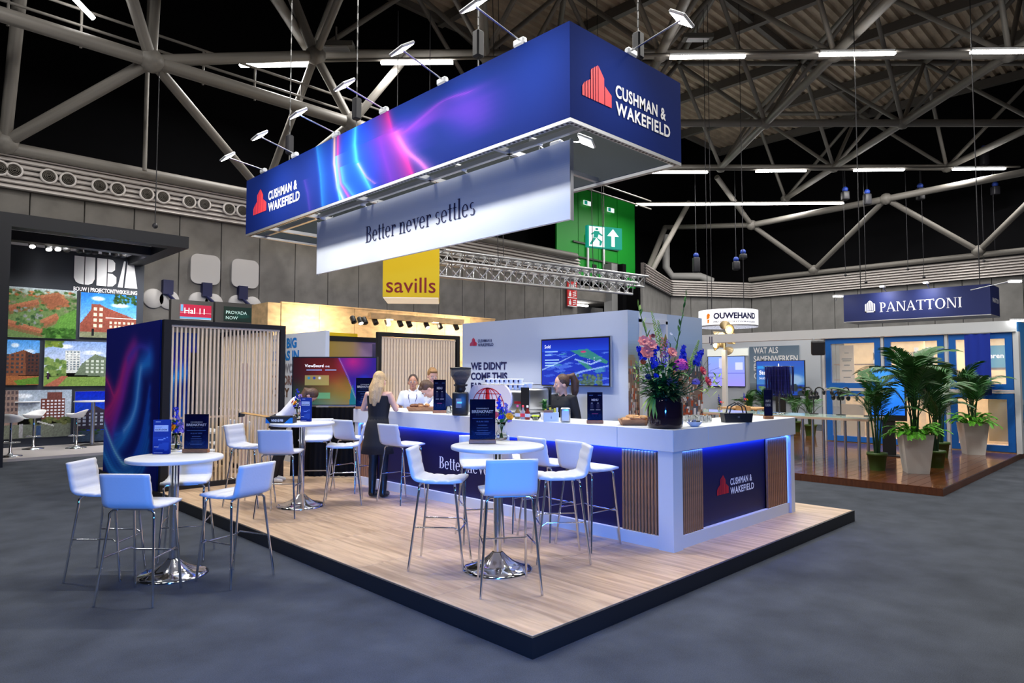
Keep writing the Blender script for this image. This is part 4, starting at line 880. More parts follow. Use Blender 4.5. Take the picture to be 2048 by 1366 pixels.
# ------------------------------------------------------------------ cards, leaflets, vases
NAVYP = mat('card_navy', rgb(14, 20, 70), .35); PALEB = mat('ink_pale_blue', rgb(90, 130, 200), .6); INKP = mat('ink_pink', rgb(200, 70, 140), .6)
ACR = mat('clear_acrylic', (.9, .93, .95), .05, trans=1, ior=1.15)
def card(p, rz, w, h, kind, label, z=None):
    t = thing('table_card', p, rz, label, 'card', 'printed cards in wooden feet'); bh = .035
    b = MB(); b.rbox(-w*.53, w*.53, -.03, .03, 0, bh, .003, 1); b.build('wooden_foot', WOOD, t)
    box('sheet', NAVYP, t, -w/2, w/2, -.002, .002, bh-.01, bh+h); box('acrylic_cover', ACR, t, -w/2-.002, w/2+.002, -.0045, -.0035, bh-.005, bh+h+.002)
    cv = Cv(30, 40, (12, 18, 66)); cv.vgrad(0, .45, (10, 40, 110), (13, 18, 66)); cv.vgrad(.45, 1, (13, 18, 66), (16, 20, 58))
    for k in range(5): cv.ribbon([(-.2+.2*k, .0), (.2+.2*k, .12), (.1+.25*k, .22)], (30, 80, 170), .05, .02, .5)
    if kind != 'info': cv.put('print', t, -w/2+.001, w/2-.001, bh, bh+h-.001, PRINT, -.0026)
    Z_ = lambda f: bh+h*f; y = -.0032
    if kind == 'breakfast':
        text('lettering', 'CONVENIENCE', INKW, t, 0, Z_(.755), w*.5, h*.032, y, bold=.02, align='C'); text('lettering', 'BREAKFAST', INKW, t, 0, Z_(.66), w*.84, h*.07, y, bold=.035, align='C'); text('lettering', 'SEMINAR', PALEB, t, 0, Z_(.60), w*.5, h*.025, y, align='C', spacing=1.8)
        text('lettering', '18 JUNI 2025', PALEB, t, 0, Z_(.43), w*.48, h*.034, y, bold=.02, align='C')
        for f, q in ((.52, .8), (.35, .36), (.285, .45), (.22, .45), (.16, .6), (.125, .5)): poly_obj('small_print', [[(-w*q/2, Z_(f)), (w*q/2, Z_(f)), (w*q/2, Z_(f)+h*.012), (-w*q/2, Z_(f)+h*.012)]], PALEB, t, y)
    elif kind == 'menu':
        text('lettering', 'MENU', INKW, t, 0, Z_(.69), w*.44, h*.075, y, bold=.04, align='C')
        for x, f, q, m_ in ((-.2, .6, .12, INKW), (.2, .6, .1, INKW), (-.18, .36, .26, INKW), (.2, .36, .3, INKW), (0, .22, .4, INKP), (-.25, .88, .25, PALEB), (.3, .88, .22, PALEB)): poly_obj('small_print', [[(w*(x-q/2), Z_(f)), (w*(x+q/2), Z_(f)), (w*(x+q/2), Z_(f)+h*.022), (w*(x-q/2), Z_(f)+h*.022)]], m_, t, y)
        for x in (-.2, .2): poly_obj('price_column', [[(w*(x-.1), Z_(.42)), (w*(x+.1), Z_(.42)), (w*(x+.1), Z_(.58)), (w*(x-.1), Z_(.58))]], mat('ink_dusk', rgb(50, 50, 100), .6), t, y)
    else:
        text('lettering', 'INFO', INKW, t, 0, Z_(.52), w*.6, h*.1, y, bold=.03, align='C'); text('lettering', 'DESK', INKW, t, 0, Z_(.37), w*.64, h*.1, y, bold=.03, align='C')
    return t
def leaflet(p, rz, w, h, label):
    t = thing('leaflet', p, rz, label, 'leaflet', 'folded blue leaflets')
    for s_ in (0, 1): MB(Mx.Translation((-w/2, 0, 0)) @ Mx.Rotation(R(12 if s_ else 0), 4, 'Z')).box(0, w, -.001, .001, 0, h).build('leaf', mat('leaflet_blue', rgb(30, 55, 140), .4), t)
    cv = Cv(16, 30, (40, 65, 150)); cv.vgrad(0, .5, (22, 42, 120), (45, 75, 165)); cv.poly([(.1, .45), (.5, .38), (.9, .5), (.5, .42)], (130, 160, 220)); cv.poly([(.2, .15), (.9, .1), (.95, .35), (.4, .3)], (60, 95, 180), .6); cv.put('print', t, -w/2, w/2, 0, h, PRINT, -.0016)
    poly_obj('title_box', [[(-w*.42, h*.66), (w*.40, h*.66), (w*.40, h*.84), (-w*.42, h*.84)]], mat('pale_box', rgb(205, 215, 235), .5), t, -.002)
    text('lettering', 'OUTLOOK', INKN, t, -w*.37, h*.685, w*.72, h*.05, -.0026, bold=.02); text('lettering', 'MARKET', INKB, t, -w*.37, h*.77, w*.4, h*.025, -.0026)
    poly_obj('small_print', [[(-w*.42, h*.2), (-w*.15, h*.2), (-w*.15, h*.215), (-w*.42, h*.215)], [(-w*.42, h*.03), (w*.1, h*.03), (w*.1, h*.04), (-w*.42, h*.04)], [(-w*.35, h*.93), (-w*.05, h*.93), (-w*.05, h*.945), (-w*.35, h*.945)]], INKW, t, -.0026); return t
GREEN = mat('stem_green', rgb(60, 105, 40), .5, noise=(20, .3)); LEAF = mat('leaf_green', rgb(52, 110, 40), .5, noise=(12, .4)); DLEAF = mat('dark_leaf', rgb(28, 66, 32), .45, noise=(12, .4)); LIME = mat('lime_leaf', rgb(140, 175, 70), .5, noise=(12, .3))
ORNG = mat('orange_petal', rgb(245, 165, 20), .5, noise=(40, .15)); BLUF = mat('delphinium_blue', rgb(30, 50, 190), .5, noise=(30, .3)); PURP = mat('lilac_petal', rgb(150, 120, 190), .5, noise=(30, .2)); PINKF = mat('salmon_petal', rgb(240, 140, 125), .5, noise=(30, .15)); MAGF = mat('magenta_petal', rgb(225, 70, 160), .5, noise=(30, .2)); CORAL = mat('coral_petal', rgb(225, 80, 90), .5, noise=(30, .2)); WHF = mat('white_petal', (.8, .78, .72), .5)
def leafshape(b, p, d, L, w, bend=.3, n=5):
    """a folded pointed leaf from p along d"""
    p, d = V(p), V(d).normalized(); side = d.cross(V((0, 0, 1)));
    side = side.normalized() if side.length > .01 else V((1, 0, 0)); up = side.cross(d); vs = []; fs = []
    for i in range(n+1):
        s_ = i/n; c = p+d*(L*s_)-V((0, 0, 1))*(bend*L*s_*s_); ww = w*math.sin(pi*min(1, s_*.92+.08))**.8*(1 if s_ < .99 else .05)
        vs += [c-side*ww+up*ww*.25, c, c+side*ww+up*ww*.25]
    for i in range(n):
        for j in (0, 1): k = i*3+j; fs.append((k, k+1, k+4, k+3))
    b.add(vs, fs, True)
def blossom(b, p, r, petals=12, layers=3, d=(0, 0, 1)):
    q = V(d).to_track_quat('Z', 'Y').to_matrix().to_4x4(); mm = b.m; b.m = mm @ Mx.Translation(V(p)) @ q
    for l in range(layers):
        for k in range(petals):
            a = 2*pi*(k+.5*l)/petals; e = .15+.35*l; rr = r*(1-.22*l); c, s_ = math.cos(a), math.sin(a); ww = rr*pi/petals*1.25
            b.add([(0, 0, r*.05*l), (c*rr*.6-s_*ww, s_*rr*.6+c*ww, rr*e*.6), (c*rr, s_*rr, rr*e), (c*rr*.6+s_*ww, s_*rr*.6-c*ww, rr*e*.6)], [(0, 3, 2, 1)], True)
    b.ball((0, 0, r*.22), r*.25, 8); b.m = mm
def spike(b, base, top, r, n, seed, size=.02):
    r_ = random.Random(seed); base, top = V(base), V(top)
    for i in range(n):
        s_ = i/n; a = r_.uniform(0, 2*pi); rr = r*(1-.55*s_); c = base.lerp(top, s_)+V((math.cos(a)*rr, math.sin(a)*rr, 0)); d = V((math.cos(a), math.sin(a), .3)); blossom(b, c+V((r_.uniform(-1, 1), r_.uniform(-1, 1), r_.uniform(-1, 1)))*size*.5, size*(1-.45*s_)*r_.uniform(.7, 1.1), 5, 1, d)
def small_vase(p, label, seed, rz=0):
    t = thing('flower_vase', p, rz, label, 'vase', 'small glass vases with flowers'); r_ = random.Random(seed)
    MB().lathe([(.035, 0), (.052, .01), (.06, .035), (.052, .065), (.033, .095), (.032, .13), (.043, .165), (.040, .165), (.029, .13), (.030, .095), (.048, .065), (.055, .035), (.048, .012), (0, .008)], 28).build('glass', GLASS, t)
    MB().lathe([(0, .0095), (.047, .0125), (.054, .035), (.047, .064), (0, .064)], 24).build('water', mat('water', (.85, .92, .88), .0, trans=1, ior=1.2), t)
    st = MB(); lv_ = MB()
    def stem(tx, ty, tz): st.tube([(-tx*.18, -ty*.18, .02), (tx*.2, ty*.2, .13), (tx*.6, ty*.6, .13+(tz-.13)*.55), (tx, ty, tz)], .003, 5)
    for nm, m_, tx, ty, tz, kind in [('orange_bloom', ORNG, .07, -.05, .22, 'b'), ('blue_spike', BLUF, -.035, .0, .42, 's'), ('lilac_spike', PURP, .03, .03, .34, 's'), ('lilac_spike', PURP, .075, .04, .27, 's'), ('coral_bloom', CORAL, -.05, -.04, .23, 'b'), ('blue_spike', BLUF, .01, -.02, .30, 's')]:
        tx += r_.uniform(-.015, .015); ty += r_.uniform(-.015, .015); b = MB(); stem(tx, ty, tz*.95)
        if kind == 'b': blossom(b, (tx, ty, tz), .042, 16, 4, (tx*4, -.8, .5))
        else: spike(b, (tx*.75, ty*.75, tz*.62), (tx, ty, tz), .02, 22, r_.random(), .02)
        b.build(nm, m_, t)
    st.build('stems', GREEN, t, kind='stuff')
    for k in range(26): a = r_.uniform(0, 6.28); z = r_.uniform(.15, .26); d = V((math.cos(a), math.sin(a), r_.uniform(.1, 1.2))); leafshape(lv_, (.01*d.x, .01*d.y, z), d, r_.uniform(.06, .11), .012, .2, 4)
    lv_.build('foliage', LEAF, t, kind='stuff'); return t
zt1, ztp = 1.0605, PZT+1.0605
card(PZ(392, 905, zt1), CF+.05, .225, .33, 'breakfast', 'navy breakfast seminar card on the table standing on the carpet')
leaflet(PZ(322, 908, zt1), CF+.05, .155, .32, 'upright blue leaflet left of the vase on the table standing on the carpet'); small_vase(PZ(352, 900, zt1), 'glass vase with orange bloom on the table standing on the carpet', 3, -1.6)
card(PZ(965, 887, ztp), CF+.03, .225, .355, 'breakfast', 'navy breakfast seminar card on the table at the platform corner')
small_vase(PZ(1003, 880, ztp), 'glass vase with blue spikes and a yellow bloom on the table at the platform corner', 5, -.75)
leaflet(PZ(611, 843, ztp), CF-.3, .15, .31, 'upright blue leaflet on the table with the keyboard box'); small_vase(PZ(594, 838, ztp), 'glass vase with flowers beside the keyboard box', 8, -1.9)
kb = thing('keyboard_box', PZ(562, 846, ztp), CF, 'open black keyboard carton with blue corners and flap folded left', 'box')
box('tray', mat('carton_black', (.012, .013, .016), .5), kb, -.17, .17, -.07, .09, 0, .075); MB(Mx.Translation((-.17, 0, .075)) @ Mx.Rotation(R(9), 4, 'Y')).box(-.33, 0, -.06, .1, -.004, .004).build('lid_flap', mat('carton_brown', rgb(170, 130, 75), .7), kb)
MB(Mx.Translation((-.17, 0, .075)) @ Mx.Rotation(R(9), 4, 'Y')).box(-.345, -.325, -.06, .1, -.05, .004).build('lid_edge', _m['carton_black'], kb)
MB(Mx.Translation((0, .09, .075)) @ Mx.Rotation(R(-15), 4, 'X')).box(-.15, .15, 0, .05, -.003, .003).build('inner_flap', _m['carton_black'], kb)
poly_obj('corner_print', [[(-.17, 0), (-.11, 0), (-.17, .07)], [(.06, 0), (.17, 0), (.17, .07), (.14, .07)]], mat('carton_blue', rgb(30, 130, 200), .5), kb, -.0705); text('lettering', 'WIND-SB 900', INKW, kb, -.1, .022, .15, .03, -.0708, bold=.03)
MB().rbox(-.13, .13, -.04, .06, .076, .09, .006, 1).build('keyboard', BLACK, kb)
# ------------------------------------------------------------------ things on the counter
def on(px, py):
    p = PZ(px, py, ZT+.0005)                                # keep the foot on the slab of whichever arm it stands on
    if px < 1348 and not 5.60 < p.x < 6.02: p = PX(px, py, min(6.02, max(5.60, p.x)))
    if px >= 1348 and not 3.56 < p.y < 3.98: p = PY(px, py, min(3.98, max(3.56, p.y)))
    p.z = ZT+.0005; return p
card(on(729, 821), CF, .27, .44, 'breakfast', 'navy breakfast card at the far end of the counter'); card(on(879, 826), CF, .17, .42, 'menu', 'narrow menu card beside the bread tray on the counter'); card(on(1190, 847), CF, .165, .30, 'menu', 'menu card on the counter in front of the television'); card(on(1537, 838), CF, .10, .31, 'info', 'black info desk card at the right end of the counter')
BREAD = mat('bread_crust', rgb(190, 140, 85), .7, noise=(18, .4), bump=(40, .4)); BREADD = mat('dark_bread', rgb(110, 70, 45), .7, noise=(18, .4), bump=(40, .4)); TRAY = mat('tray_wood', rgb(165, 115, 75), .5, noise=(20, .25, (1, 6, 1)))
def tray(p, rz, L, W_, label, ms, seed, hexa):
    t = thing('bread_tray', p, rz, label, 'tray', 'wooden trays of bread'); r_ = random.Random(seed)
    if hexa: lo = [(-L*.4, -W_*.3), (L*.4, -W_*.3), (L*.46, 0), (L*.4, W_*.3), (-L*.4, W_*.3), (-L*.46, 0)]; hi = [(-L*.5, -W_*.45), (L*.46, -W_*.45), (L*.56, 0), (L*.46, W_*.45), (-L*.5, W_*.45), (-L*.56, 0)]
    else: lo = [(-L*.42, -W_*.4), (L*.42, -W_*.4), (L*.42, W_*.4), (-L*.42, W_*.4)]; hi = [(-L*.5, -W_*.5), (L*.5, -W_*.5), (L*.5, W_*.5), (-L*.5, W_*.5)]
    n = len(lo); h = .06; vs = [(x, y, 0) for x, y in lo]+[(x, y, h) for x, y in hi]+[(x*.95, y*.93, h) for x, y in hi]+[(x*.95, y*.93, .012) for x, y in lo]
    fs = [tuple(range(n-1, -1, -1)), tuple(range(3*n, 4*n))]
    for k in range(3): fs += [(k*n+i, k*n+(i+1) % n, (k+1)*n+(i+1) % n, (k+1)*n+i) for i in range(n)]
    MB().add(vs, fs).build('tray_body', TRAY, t)
    for k in range(16):
        o = MB(Mx.Rotation(r_.uniform(0, 6), 4, 'Z') @ Mx.Rotation(r_.uniform(-.6, .6), 4, 'X')).ball((0, 0, 0), .038, 8, (1.3, .9, .5)).build('bread_piece', ms[k % len(ms)], t); o.location = (r_.uniform(-.34, .34)*L, r_.uniform(-.25, .25)*W_, .045+r_.uniform(0, .045))
    return t
tray(on(843, 822), CF+.1, .42, .26, 'wooden tray heaped with dark bread near the bar staff', [BREADD, BREAD, BREADD], 2, False); tray(on(1268, 850), CF-.05, .30, .24, 'wooden bowl-shaped tray of golden pastries left of the big vase', [BREAD], 3, True)
for i, (x, y) in enumerate([(897, 828), (903, 826), (909, 829), (914, 826)]):
    o = MB().lathe([(.03, 0), (.033, .1), (.030, .1), (.027, .008), (0, .006)], 16).build('water_glass', GLASS, None, label='small clear drinking glass in the cluster beside the menu card', cat='glass', group='glasses beside the menu card'); o.location = on(x, y)
for i in range(9):
    p = on(1402, 846)+V((.09*(i % 3)+.02, .02+.09*(i//3), 0)); o = MB().lathe([(.032, 0), (.036, .07), (.033, .07), (.029, .008), (0, .006)], 14).build('water_glass', GLASS, None, label='low clear tumbler in the group right of the big vase', cat='glass', group='tumblers right of the vase'); o.location = p
# coffee grinder
g = thing('coffee_grinder', on(921, 834), CF, 'black coffee grinder with clear bean hopper', 'grinder'); GB = mat('grinder_black', (.012, .012, .013), .35)
MB().rbox(-.10, .10, -.12, .12, 0, .30, .02, 2).build('body', GB, g); MB().lathe([(.05, .30), (.07, .34), (.06, .37), (.09, .38), (.09, .40)], 24).build('collar', GB, g)
MB().lathe([(.06, .40), (.13, .52), (.135, .60), (.130, .60), (.055, .402)], 28).build('hopper', mat('smoked_acrylic', (.35, .33, .32), .05, trans=.8, ior=1.2), g); MB().lathe([(0, .405), (.056, .406), (.11, .50), (0, .52)], 24).build('beans', mat('coffee_beans', (.05, .025, .015), .5, bump=(80, .8)), g)
MB().lathe([(.14, .60), (.14, .615), (.02, .625), (0, .625)], 28).build('hopper_lid', GB, g); box('dosing_fork', STEEL, g, -.03, .03, -.18, -.12, .16, .18); box('label_plate', INKG, g, -.05, .02, -.1215, -.1205, .10, .22)
# espresso machine: steel body, pale back with red globe drawing, cups on top
em = thing('espresso_machine', on(1003, 842), XF, 'espresso machine with pale back panel showing a red globe and cups on top', 'coffee machine')
em.location = (5.74, PX(978, 815, 5.74).y-.14, ZT+.0005)
MB().rbox(-.46, .50, .02, .38, .04, .34, .05, 3).build('body', STEEL, em); MB().rbox(.46, .56, .0, .38, .10, .36, .03, 2).build('side_panel', STEEL, em); [MB().box(.45, .57, y_, y_+.02, .06, .37).build('side_frame', BLACK, em) for y_ in (-.02, .375)]
for x in (-.3, .45):
    for y in (.06, .34): link('foot', MB().lathe([(.025, 0), (.02, .045)], 12, (x, y, 0)).mesh('foot'), BLACK, em)
CREAM = mat('machine_cream', (.78, .68, .66), .4); poly = [(.40*math.cos(a)-.14 if abs(math.cos(a)) < .9 else .40*math.cos(a)-.14, .22+.19*max(-.9, min(.9, 1.3*math.sin(a)))) for a in [2*pi*k/40 for k in range(40)]]
MB().prism([(x, z) for x, z in poly], .0, .03).build('back_panel', CREAM, em)
gr = []
def arcline(cx, cz, rx, rz, a0, a1, t_=.008, n=20):
    for i in range(n):
        a, c = a0+(a1-a0)*i/n, a0+(a1-a0)*(i+1)/n; gr.append([(cx+rx*math.cos(a), cz+rz*math.sin(a)), (cx+rx*math.cos(c), cz+rz*math.sin(c)), (cx+(rx-t_)*math.cos(c), cz+(rz-t_)*math.sin(c)), (cx+(rx-t_)*math.cos(a), cz+(rz-t_)*math.sin(a))])
for rx in (.30, .2, .1): arcline(-.16, .12, rx, .24, 0, pi, .012)
for z, h_ in ((.12, .30), (.20, .28), (.28, .22)): gr.append([(-.16-h_, z), (-.16+h_, z), (-.16+h_, z+.008), (-.16-h_, z+.008)])
gr += [[(-.20, .12), (-.12, .12), (-.13, .30), (-.19, .30)], [(-.185, .30), (-.135, .30), (-.14, .36), (-.18, .36)], [(-.21, .22), (-.19, .22), (-.17, .34), (-.19, .36)]]
poly_obj('globe_drawing', gr, mat('globe_red', rgb(205, 30, 40), .5), em, -.003); box('red_stripe', mat('stripe_red', rgb(150, 20, 30), .4), em, .32, .54, -.004, 0, .17, .20)
link('gallery_rail', MB().tube([(-.34, .06, .40), (.42, .06, .40), (.42, .36, .40), (-.34, .36, .40), (-.34, .06, .40)], .006, 6).mesh('gallery_rail'), STEEL, em)
CUP = mat('cup_white', (.82, .82, .84), .3); cupm = MB().lathe([(.022, 0), (.036, .05), (.038, .065), (.034, .065), (.02, .008), (0, .006)], 16).mesh('espresso_cup'); cupm.materials.append(CUP); dot = MB().rbox(-.012, .012, -.041, -.036, .02, .05, .002, 1).mesh('logo_patch'); dot.materials.append(NAVYP)
for r_ in range(2):
    for k in range(8):
        o = link('espresso_cup', cupm, None, None, label='white cup with navy patch stacked on the espresso machine', cat='cup', group='cups on the espresso machine'); o.location = em.location+V((.12+.01*r_, .30-k*.085, .342+r_*.066)); o.rotation_euler.z = XF; d_ = link('logo_patch', dot, None, o)
for k in range(2):
    o = link('espresso_cup', cupm, None, None, label='plain white cup at the right end of the espresso machine', cat='cup', group='plain cups at the machine end'); o.location = em.location+V((.12, -.38-k*.085, .342)); o.scale = (1.1, 1.1, 1.3)
# herbs, syrup bottles, tea box, napkin dispenser
hp_ = thing('herb_plant', on(1068, 842)+V((.18, 0, 0)), 0, 'small fresh green herb beside the espresso machine', 'plant'); b = MB(); r_ = random.Random(3)
for k in range(60): a = r_.uniform(0, 6.28); d = V((math.cos(a)*.7, math.sin(a)*.7, r_.uniform(.3, 1.5))); leafshape(b, (0, 0, r_.uniform(.06, .2)), d, r_.uniform(.05, .1), .016, .3, 3)
b.build('foliage', LEAF, hp_, kind='stuff'); MB().lathe([(.04, 0), (.05, .08), (.045, .08), (0, .07)], 16).build('pot', WHITE, hp_)
for i, (x, y) in enumerate([(1035, 844), (1046, 846), (1055, 846)]):
    t = thing('syrup_bottle', on(x, y), 0, '%s syrup bottle in front of the espresso machine' % ['clear amber', 'red labelled', 'dark red'][i], 'bottle', 'syrup bottles'); MB().lathe([(.028, 0), (.03, .01), (.03, .085), (.012, .115), (.011, .14)], 16).build('glass', [mat('amber_glass', (.35, .25, .1), .1, trans=.5), mat('pale_glass', (.6, .6, .6), .1, trans=.5), mat('red_glass', (.35, .04, .03), .1, trans=.3)][i], t); MB().lathe([(.013, .14), (.013, .165), (0, .167)], 12).build('cap', [INKP, RED, INKW][i], t); MB().lathe([(.0305, .03), (.0305, .07)], 16).build('label', [WHITE, RED, WHITE][i], t)
t = thing('lime_bowl', on(1071, 843), 0, 'small clear bowl of lime wedges on the counter', 'bowl'); MB().lathe([(.03, 0), (.06, .045), (.056, .045), (.026, .006), (0, .005)], 18).build('glass', GLASS, t)
for k in range(8): o = MB().ball((0, 0, 0), .018, 8, (1.2, .8, .7)).build('lime_wedge', mat('lime_green', rgb(190, 215, 20), .4), t); o.location = (.03*math.cos(k*.8), .03*math.sin(k*.8), .04+.004*(k % 3))
t = thing('tea_box', on(1102, 848), CF, 'white tea box with sachets on the counter', 'box'); box('carton', WHITE, t, -.085, .085, -.05, .05, 0, .10); box('wooden_edge', WOOD, t, -.085, .02, -.052, -.03, .10, .125)
for k in range(6): box('sachet', [mat('sachet_yellow', rgb(230, 210, 30), .5), BLACK, _m['sachet_yellow'], LIME, _m['sachet_yellow'], WHITE][k], t, -.07+.026*k, -.05+.026*k, -.02, .03, .09, .135+.008*(k % 3))
poly_obj('drop_mark', [[(-.006, .04), (0, .025), (.006, .04), (0, .07)]], INKG, t, -.0505)
t = thing('napkin_dispenser', on(1131, 849), CF-.1, 'brushed steel napkin dispenser on the counter', 'dispenser'); MB().rbox(-.055, .055, -.05, .05, 0, .16, .02, 3).build('housing', STEEL, t); box('napkins', WHITE, t, -.04, .04, -.052, -.045, .03, .13)
t = thing('sweet_bowl', on(1389, 854), 0, 'small white bowl of dark wrapped sweets right of the big vase', 'bowl'); MB().lathe([(.035, 0), (.045, .006), (.085, .05), (.08, .05), (.04, .012), (0, .01)], 24).build('bowl', WHITE, t)
for k in range(14): o = MB().rbox(-.016, .016, -.01, .01, -.008, .008, .004, 1).build('sweet', [BLACK, NAVYP, INKG][k % 3], t); o.location = (.05*math.cos(k*1.9)*(k % 4)/3, .05*math.sin(k*1.9)*(k % 4)/3, .045+.006*(k % 3)); o.rotation_euler = (k, k*.7, k*1.3)
t = thing('handbag', on(1473, 845), CF+.1, 'black leather handbag with two handles on the counter', 'handbag'); HB = mat('black_leather', (.012, .012, .014), .45)
MB().prism([(-.15, 0), (.15, 0), (.165, .10), (-.165, .10)], -.06, .06).build('bag_body', HB, t)
for y in (-.045, .045): link('handle', MB().tube([(-.10, y, .09), (-.08, y, .17), (0, y, .215), (.08, y, .17), (.10, y, .09)], .007, 6).mesh('handle'), HB, t)
box('clasp', STEEL, t, -.012, .012, -.063, -.0605, .05, .07)
# ------------------------------------------------------------------ big bouquet in a dark glass vase
bv = thing('big_bouquet', on(1340, 858), 0, 'tall mixed bouquet with gladioli and delphinium in a dark glass vase', 'bouquet'); bv.location = on(1340, 858)+V((.10, .12, 0))
vr = 35/1337*(bv.location.dot(_hd)-0)
MB().lathe([(vr*.88, 0), (vr*.98, .015), (vr, .05), (vr, .24), (vr*.93, .285), (vr*.86, .30), (vr*.80, .30), (vr*.90, .24), (vr*.9, .03), (0, .02)], 40).build('vase', mat('dark_plum_glass', (.018, .008, .012), .06, coat=.5), bv)
def bp(x, y, dy=0):                                        # picture position -> bouquet coordinates in the plane through the vase
    q = PD(x, y, bv.location.dot(_hd)+dy)-bv.location; return q
r_ = random.Random(11); st = MB()
def stem2(p, r=.005): p = V(p); st.tube([(p.x*.12, p.y*.12, .1), (p.x*.3, p.y*.3, .30), (p.x*.75, p.y*.75, .3+(p.z-.3)*.6), p], r, 6)
for (x0, y0, x1, y1, dy) in [(1300, 692, 1276, 612, -.05), (1352, 700, 1372, 592, .03)]:       # gladioli
    a, c = bp(x0, y0, dy), bp(x1, y1, dy); stem2(a, .006); st.tube([a, c], [.006, .003], 6); b = MB(); f_ = MB()
    for k in range(9):
        s_ = k/9; q = a.lerp(c, s_); d = V((math.cos(k*2.4)*.5, math.sin(k*2.4)*.5, 1)); leafshape(b, q, d, .085*(1-.3*s_), .013, -.1, 4)
        if k < 3 and x0 < 1320: blossom(f_, q+V((math.cos(k*3)*.03, math.sin(k*3)*.03, 0)), .03, 6, 2, (math.cos(k*3), math.sin(k*3)-.5, .3))
    leafshape(b, c, (0, 0, 1), .07, .01, 0, 3); b.build('gladiolus_buds', LIME if x0 < 1320 else LEAF, bv)
    if f_.v: f_.build('gladiolus_flowers', PINKF, bv)
for x0, y0, x1, y1, m_ in [(1322, 700, 1303, 622, LIME), (1327, 712, 1316, 640, LIME), (1380, 735, 1398, 680, LIME)]:      # foxtail lilies
    a, c = bp(x0, y0), bp(x1, y1); stem2(a); b = MB(); n = 70
    for k in range(n): s_ = k/n; q = a.lerp(c, s_); an = k*2.4; rr = .028*(1-.8*s_); b.ball(q+V((math.cos(an)*rr, math.sin(an)*rr, 0)), .008*(1.2-.6*s_), 6)
    b.build('foxtail_spike', m_, bv)
for x0, y0, x1, y1 in [(1313, 738, 1306, 702), (1288, 715, 1278, 695), (1365, 730, 1366, 692), (1392, 728, 1402, 700), (1311, 700, 1308, 690)]:
    b = MB(); a, c = bp(x0, y0, -.06), bp(x1, y1, -.06); stem2(a); spike(b, a, c, .045 if x0 == 1313 else .03, 55, x0, .026); b.build('delphinium', BLUF, bv)
for x, y, r2, m_, nm in [(1361, 733, .085, MAGF, 'hydrangea'), (1302, 690, .045, PINKF, 'salmon_lily'), (1294, 705, .05, PINKF, 'salmon_lily'), (1288, 683, .045, PINKF, 'salmon_lily'), (1344, 705, .04, PINKF, 'salmon_lily'), (1286, 724, .022, mat('rust_petal', rgb(150, 60, 30), .5), 'rust_bloom'), (1306, 672, .018, mat('wine_petal', rgb(110, 15, 40), .5), 'wine_bloom'), (1405, 742, .035, CORAL, 'flame_lily'), (1415, 763, .038, CORAL, 'flame_lily'), (1392, 765, .045, PURP, 'allium'), (1312, 752, .022, BLUF, 'thistle'), (1296, 754, .024, mat('thistle_dark', rgb(30, 40, 90), .6), 'thistle'), (1344, 768, .05, mat('protea_pink', rgb(150, 90, 90), .6), 'protea'), (1342, 668, .012, WHF, 'white_bloom')]:
    q = bp(x, y, -.10); b = MB(); stem2(q*.9)
    if nm in ('hydrangea', 'allium'):
        for k in range(60): th = math.acos(r_.uniform(-.3, 1)); ph = r_.uniform(0, 6.28); d = V((math.sin(th)*math.cos(ph), math.sin(th)*math.sin(ph), math.cos(th))); blossom(b, q+d*r2*.8, r2*.28, 5, 1, d)
    else: blossom(b, q, r2*1.5, 8 if 'lily' in nm else 12, 2, (q.x-.2, q.y-.6, .35))
    b.build(nm, m_, bv)
for (xx, yy, m_) in [(1331, 715, PURP), (1337, 700, PURP), (1326, 695, PINKF)]: b = MB(); spike(b, bp(xx, yy+18, -.05), bp(xx-2, yy-22, -.05), .025, 40, xx, .014); b.build('lilac_spike', m_, bv)
b = MB(); a, c = bp(1331, 695), bp(1331, 668); stem2(a); b.tube([a, a.lerp(c, .5), c], [.024, .02, .003], 10); b.build('torch_lily', mat('torch_lily', rgb(150, 130, 40), .5), bv)
st.build('stems', GREEN, bv, kind='stuff')
for m_, n, lo, hi, nm in ((DLEAF, 330, .29, .46, 'dark_foliage'), (LEAF, 300, .30, .62, 'foliage')):
    b = MB()
    for k in range(n):
        a = r_.uniform(0, 6.28); el = r_.uniform(-.1, .9); d = V((math.cos(a), math.sin(a), el)); q = V((math.cos(a), math.sin(a), 0))*r_.uniform(.02, .19)+V((0, 0, r_.uniform(lo, hi))); leafshape(b, q, d, r_.uniform(.07, .16), r_.uniform(.012, .026), .3, 4)
    b.build(nm, m_, bv, kind='stuff')
b = MB()
for k in range(46): q = bp(r_.uniform(1268, 1300), r_.uniform(725, 770), r_.uniform(-.08, .08)); leafshape(b, q, (r_.uniform(-1, 1), r_.uniform(-1, 1), r_.uniform(0, 1)), .05, .012, .2, 3)
for k in range(30): q = bp(r_.uniform(1405, 1440), r_.uniform(752, 785), r_.uniform(-.08, .08)); leafshape(b, q, (r_.uniform(-1, 1), r_.uniform(-1, 1), r_.uniform(-.3, 1)), .07, .012, .2, 3)
for k in range(5): leafshape(b, bp(1308, 790, -.1), (-.5+.1*k, .2-.1*k, -.2-.25*k*.5), .16, .018, .5, 5)
b.build('light_foliage', LIME, bv, kind='stuff')
b = MB()
for k in range(14): a = bp(1395, 775); c = bp(r_.uniform(1410, 1450), r_.uniform(715, 780)); b.tube([a, a.lerp(c, .6)+V((0, 0, .05)), c], .0015, 4)
b.build('grass_stalks', DLEAF, bv, kind='stuff')
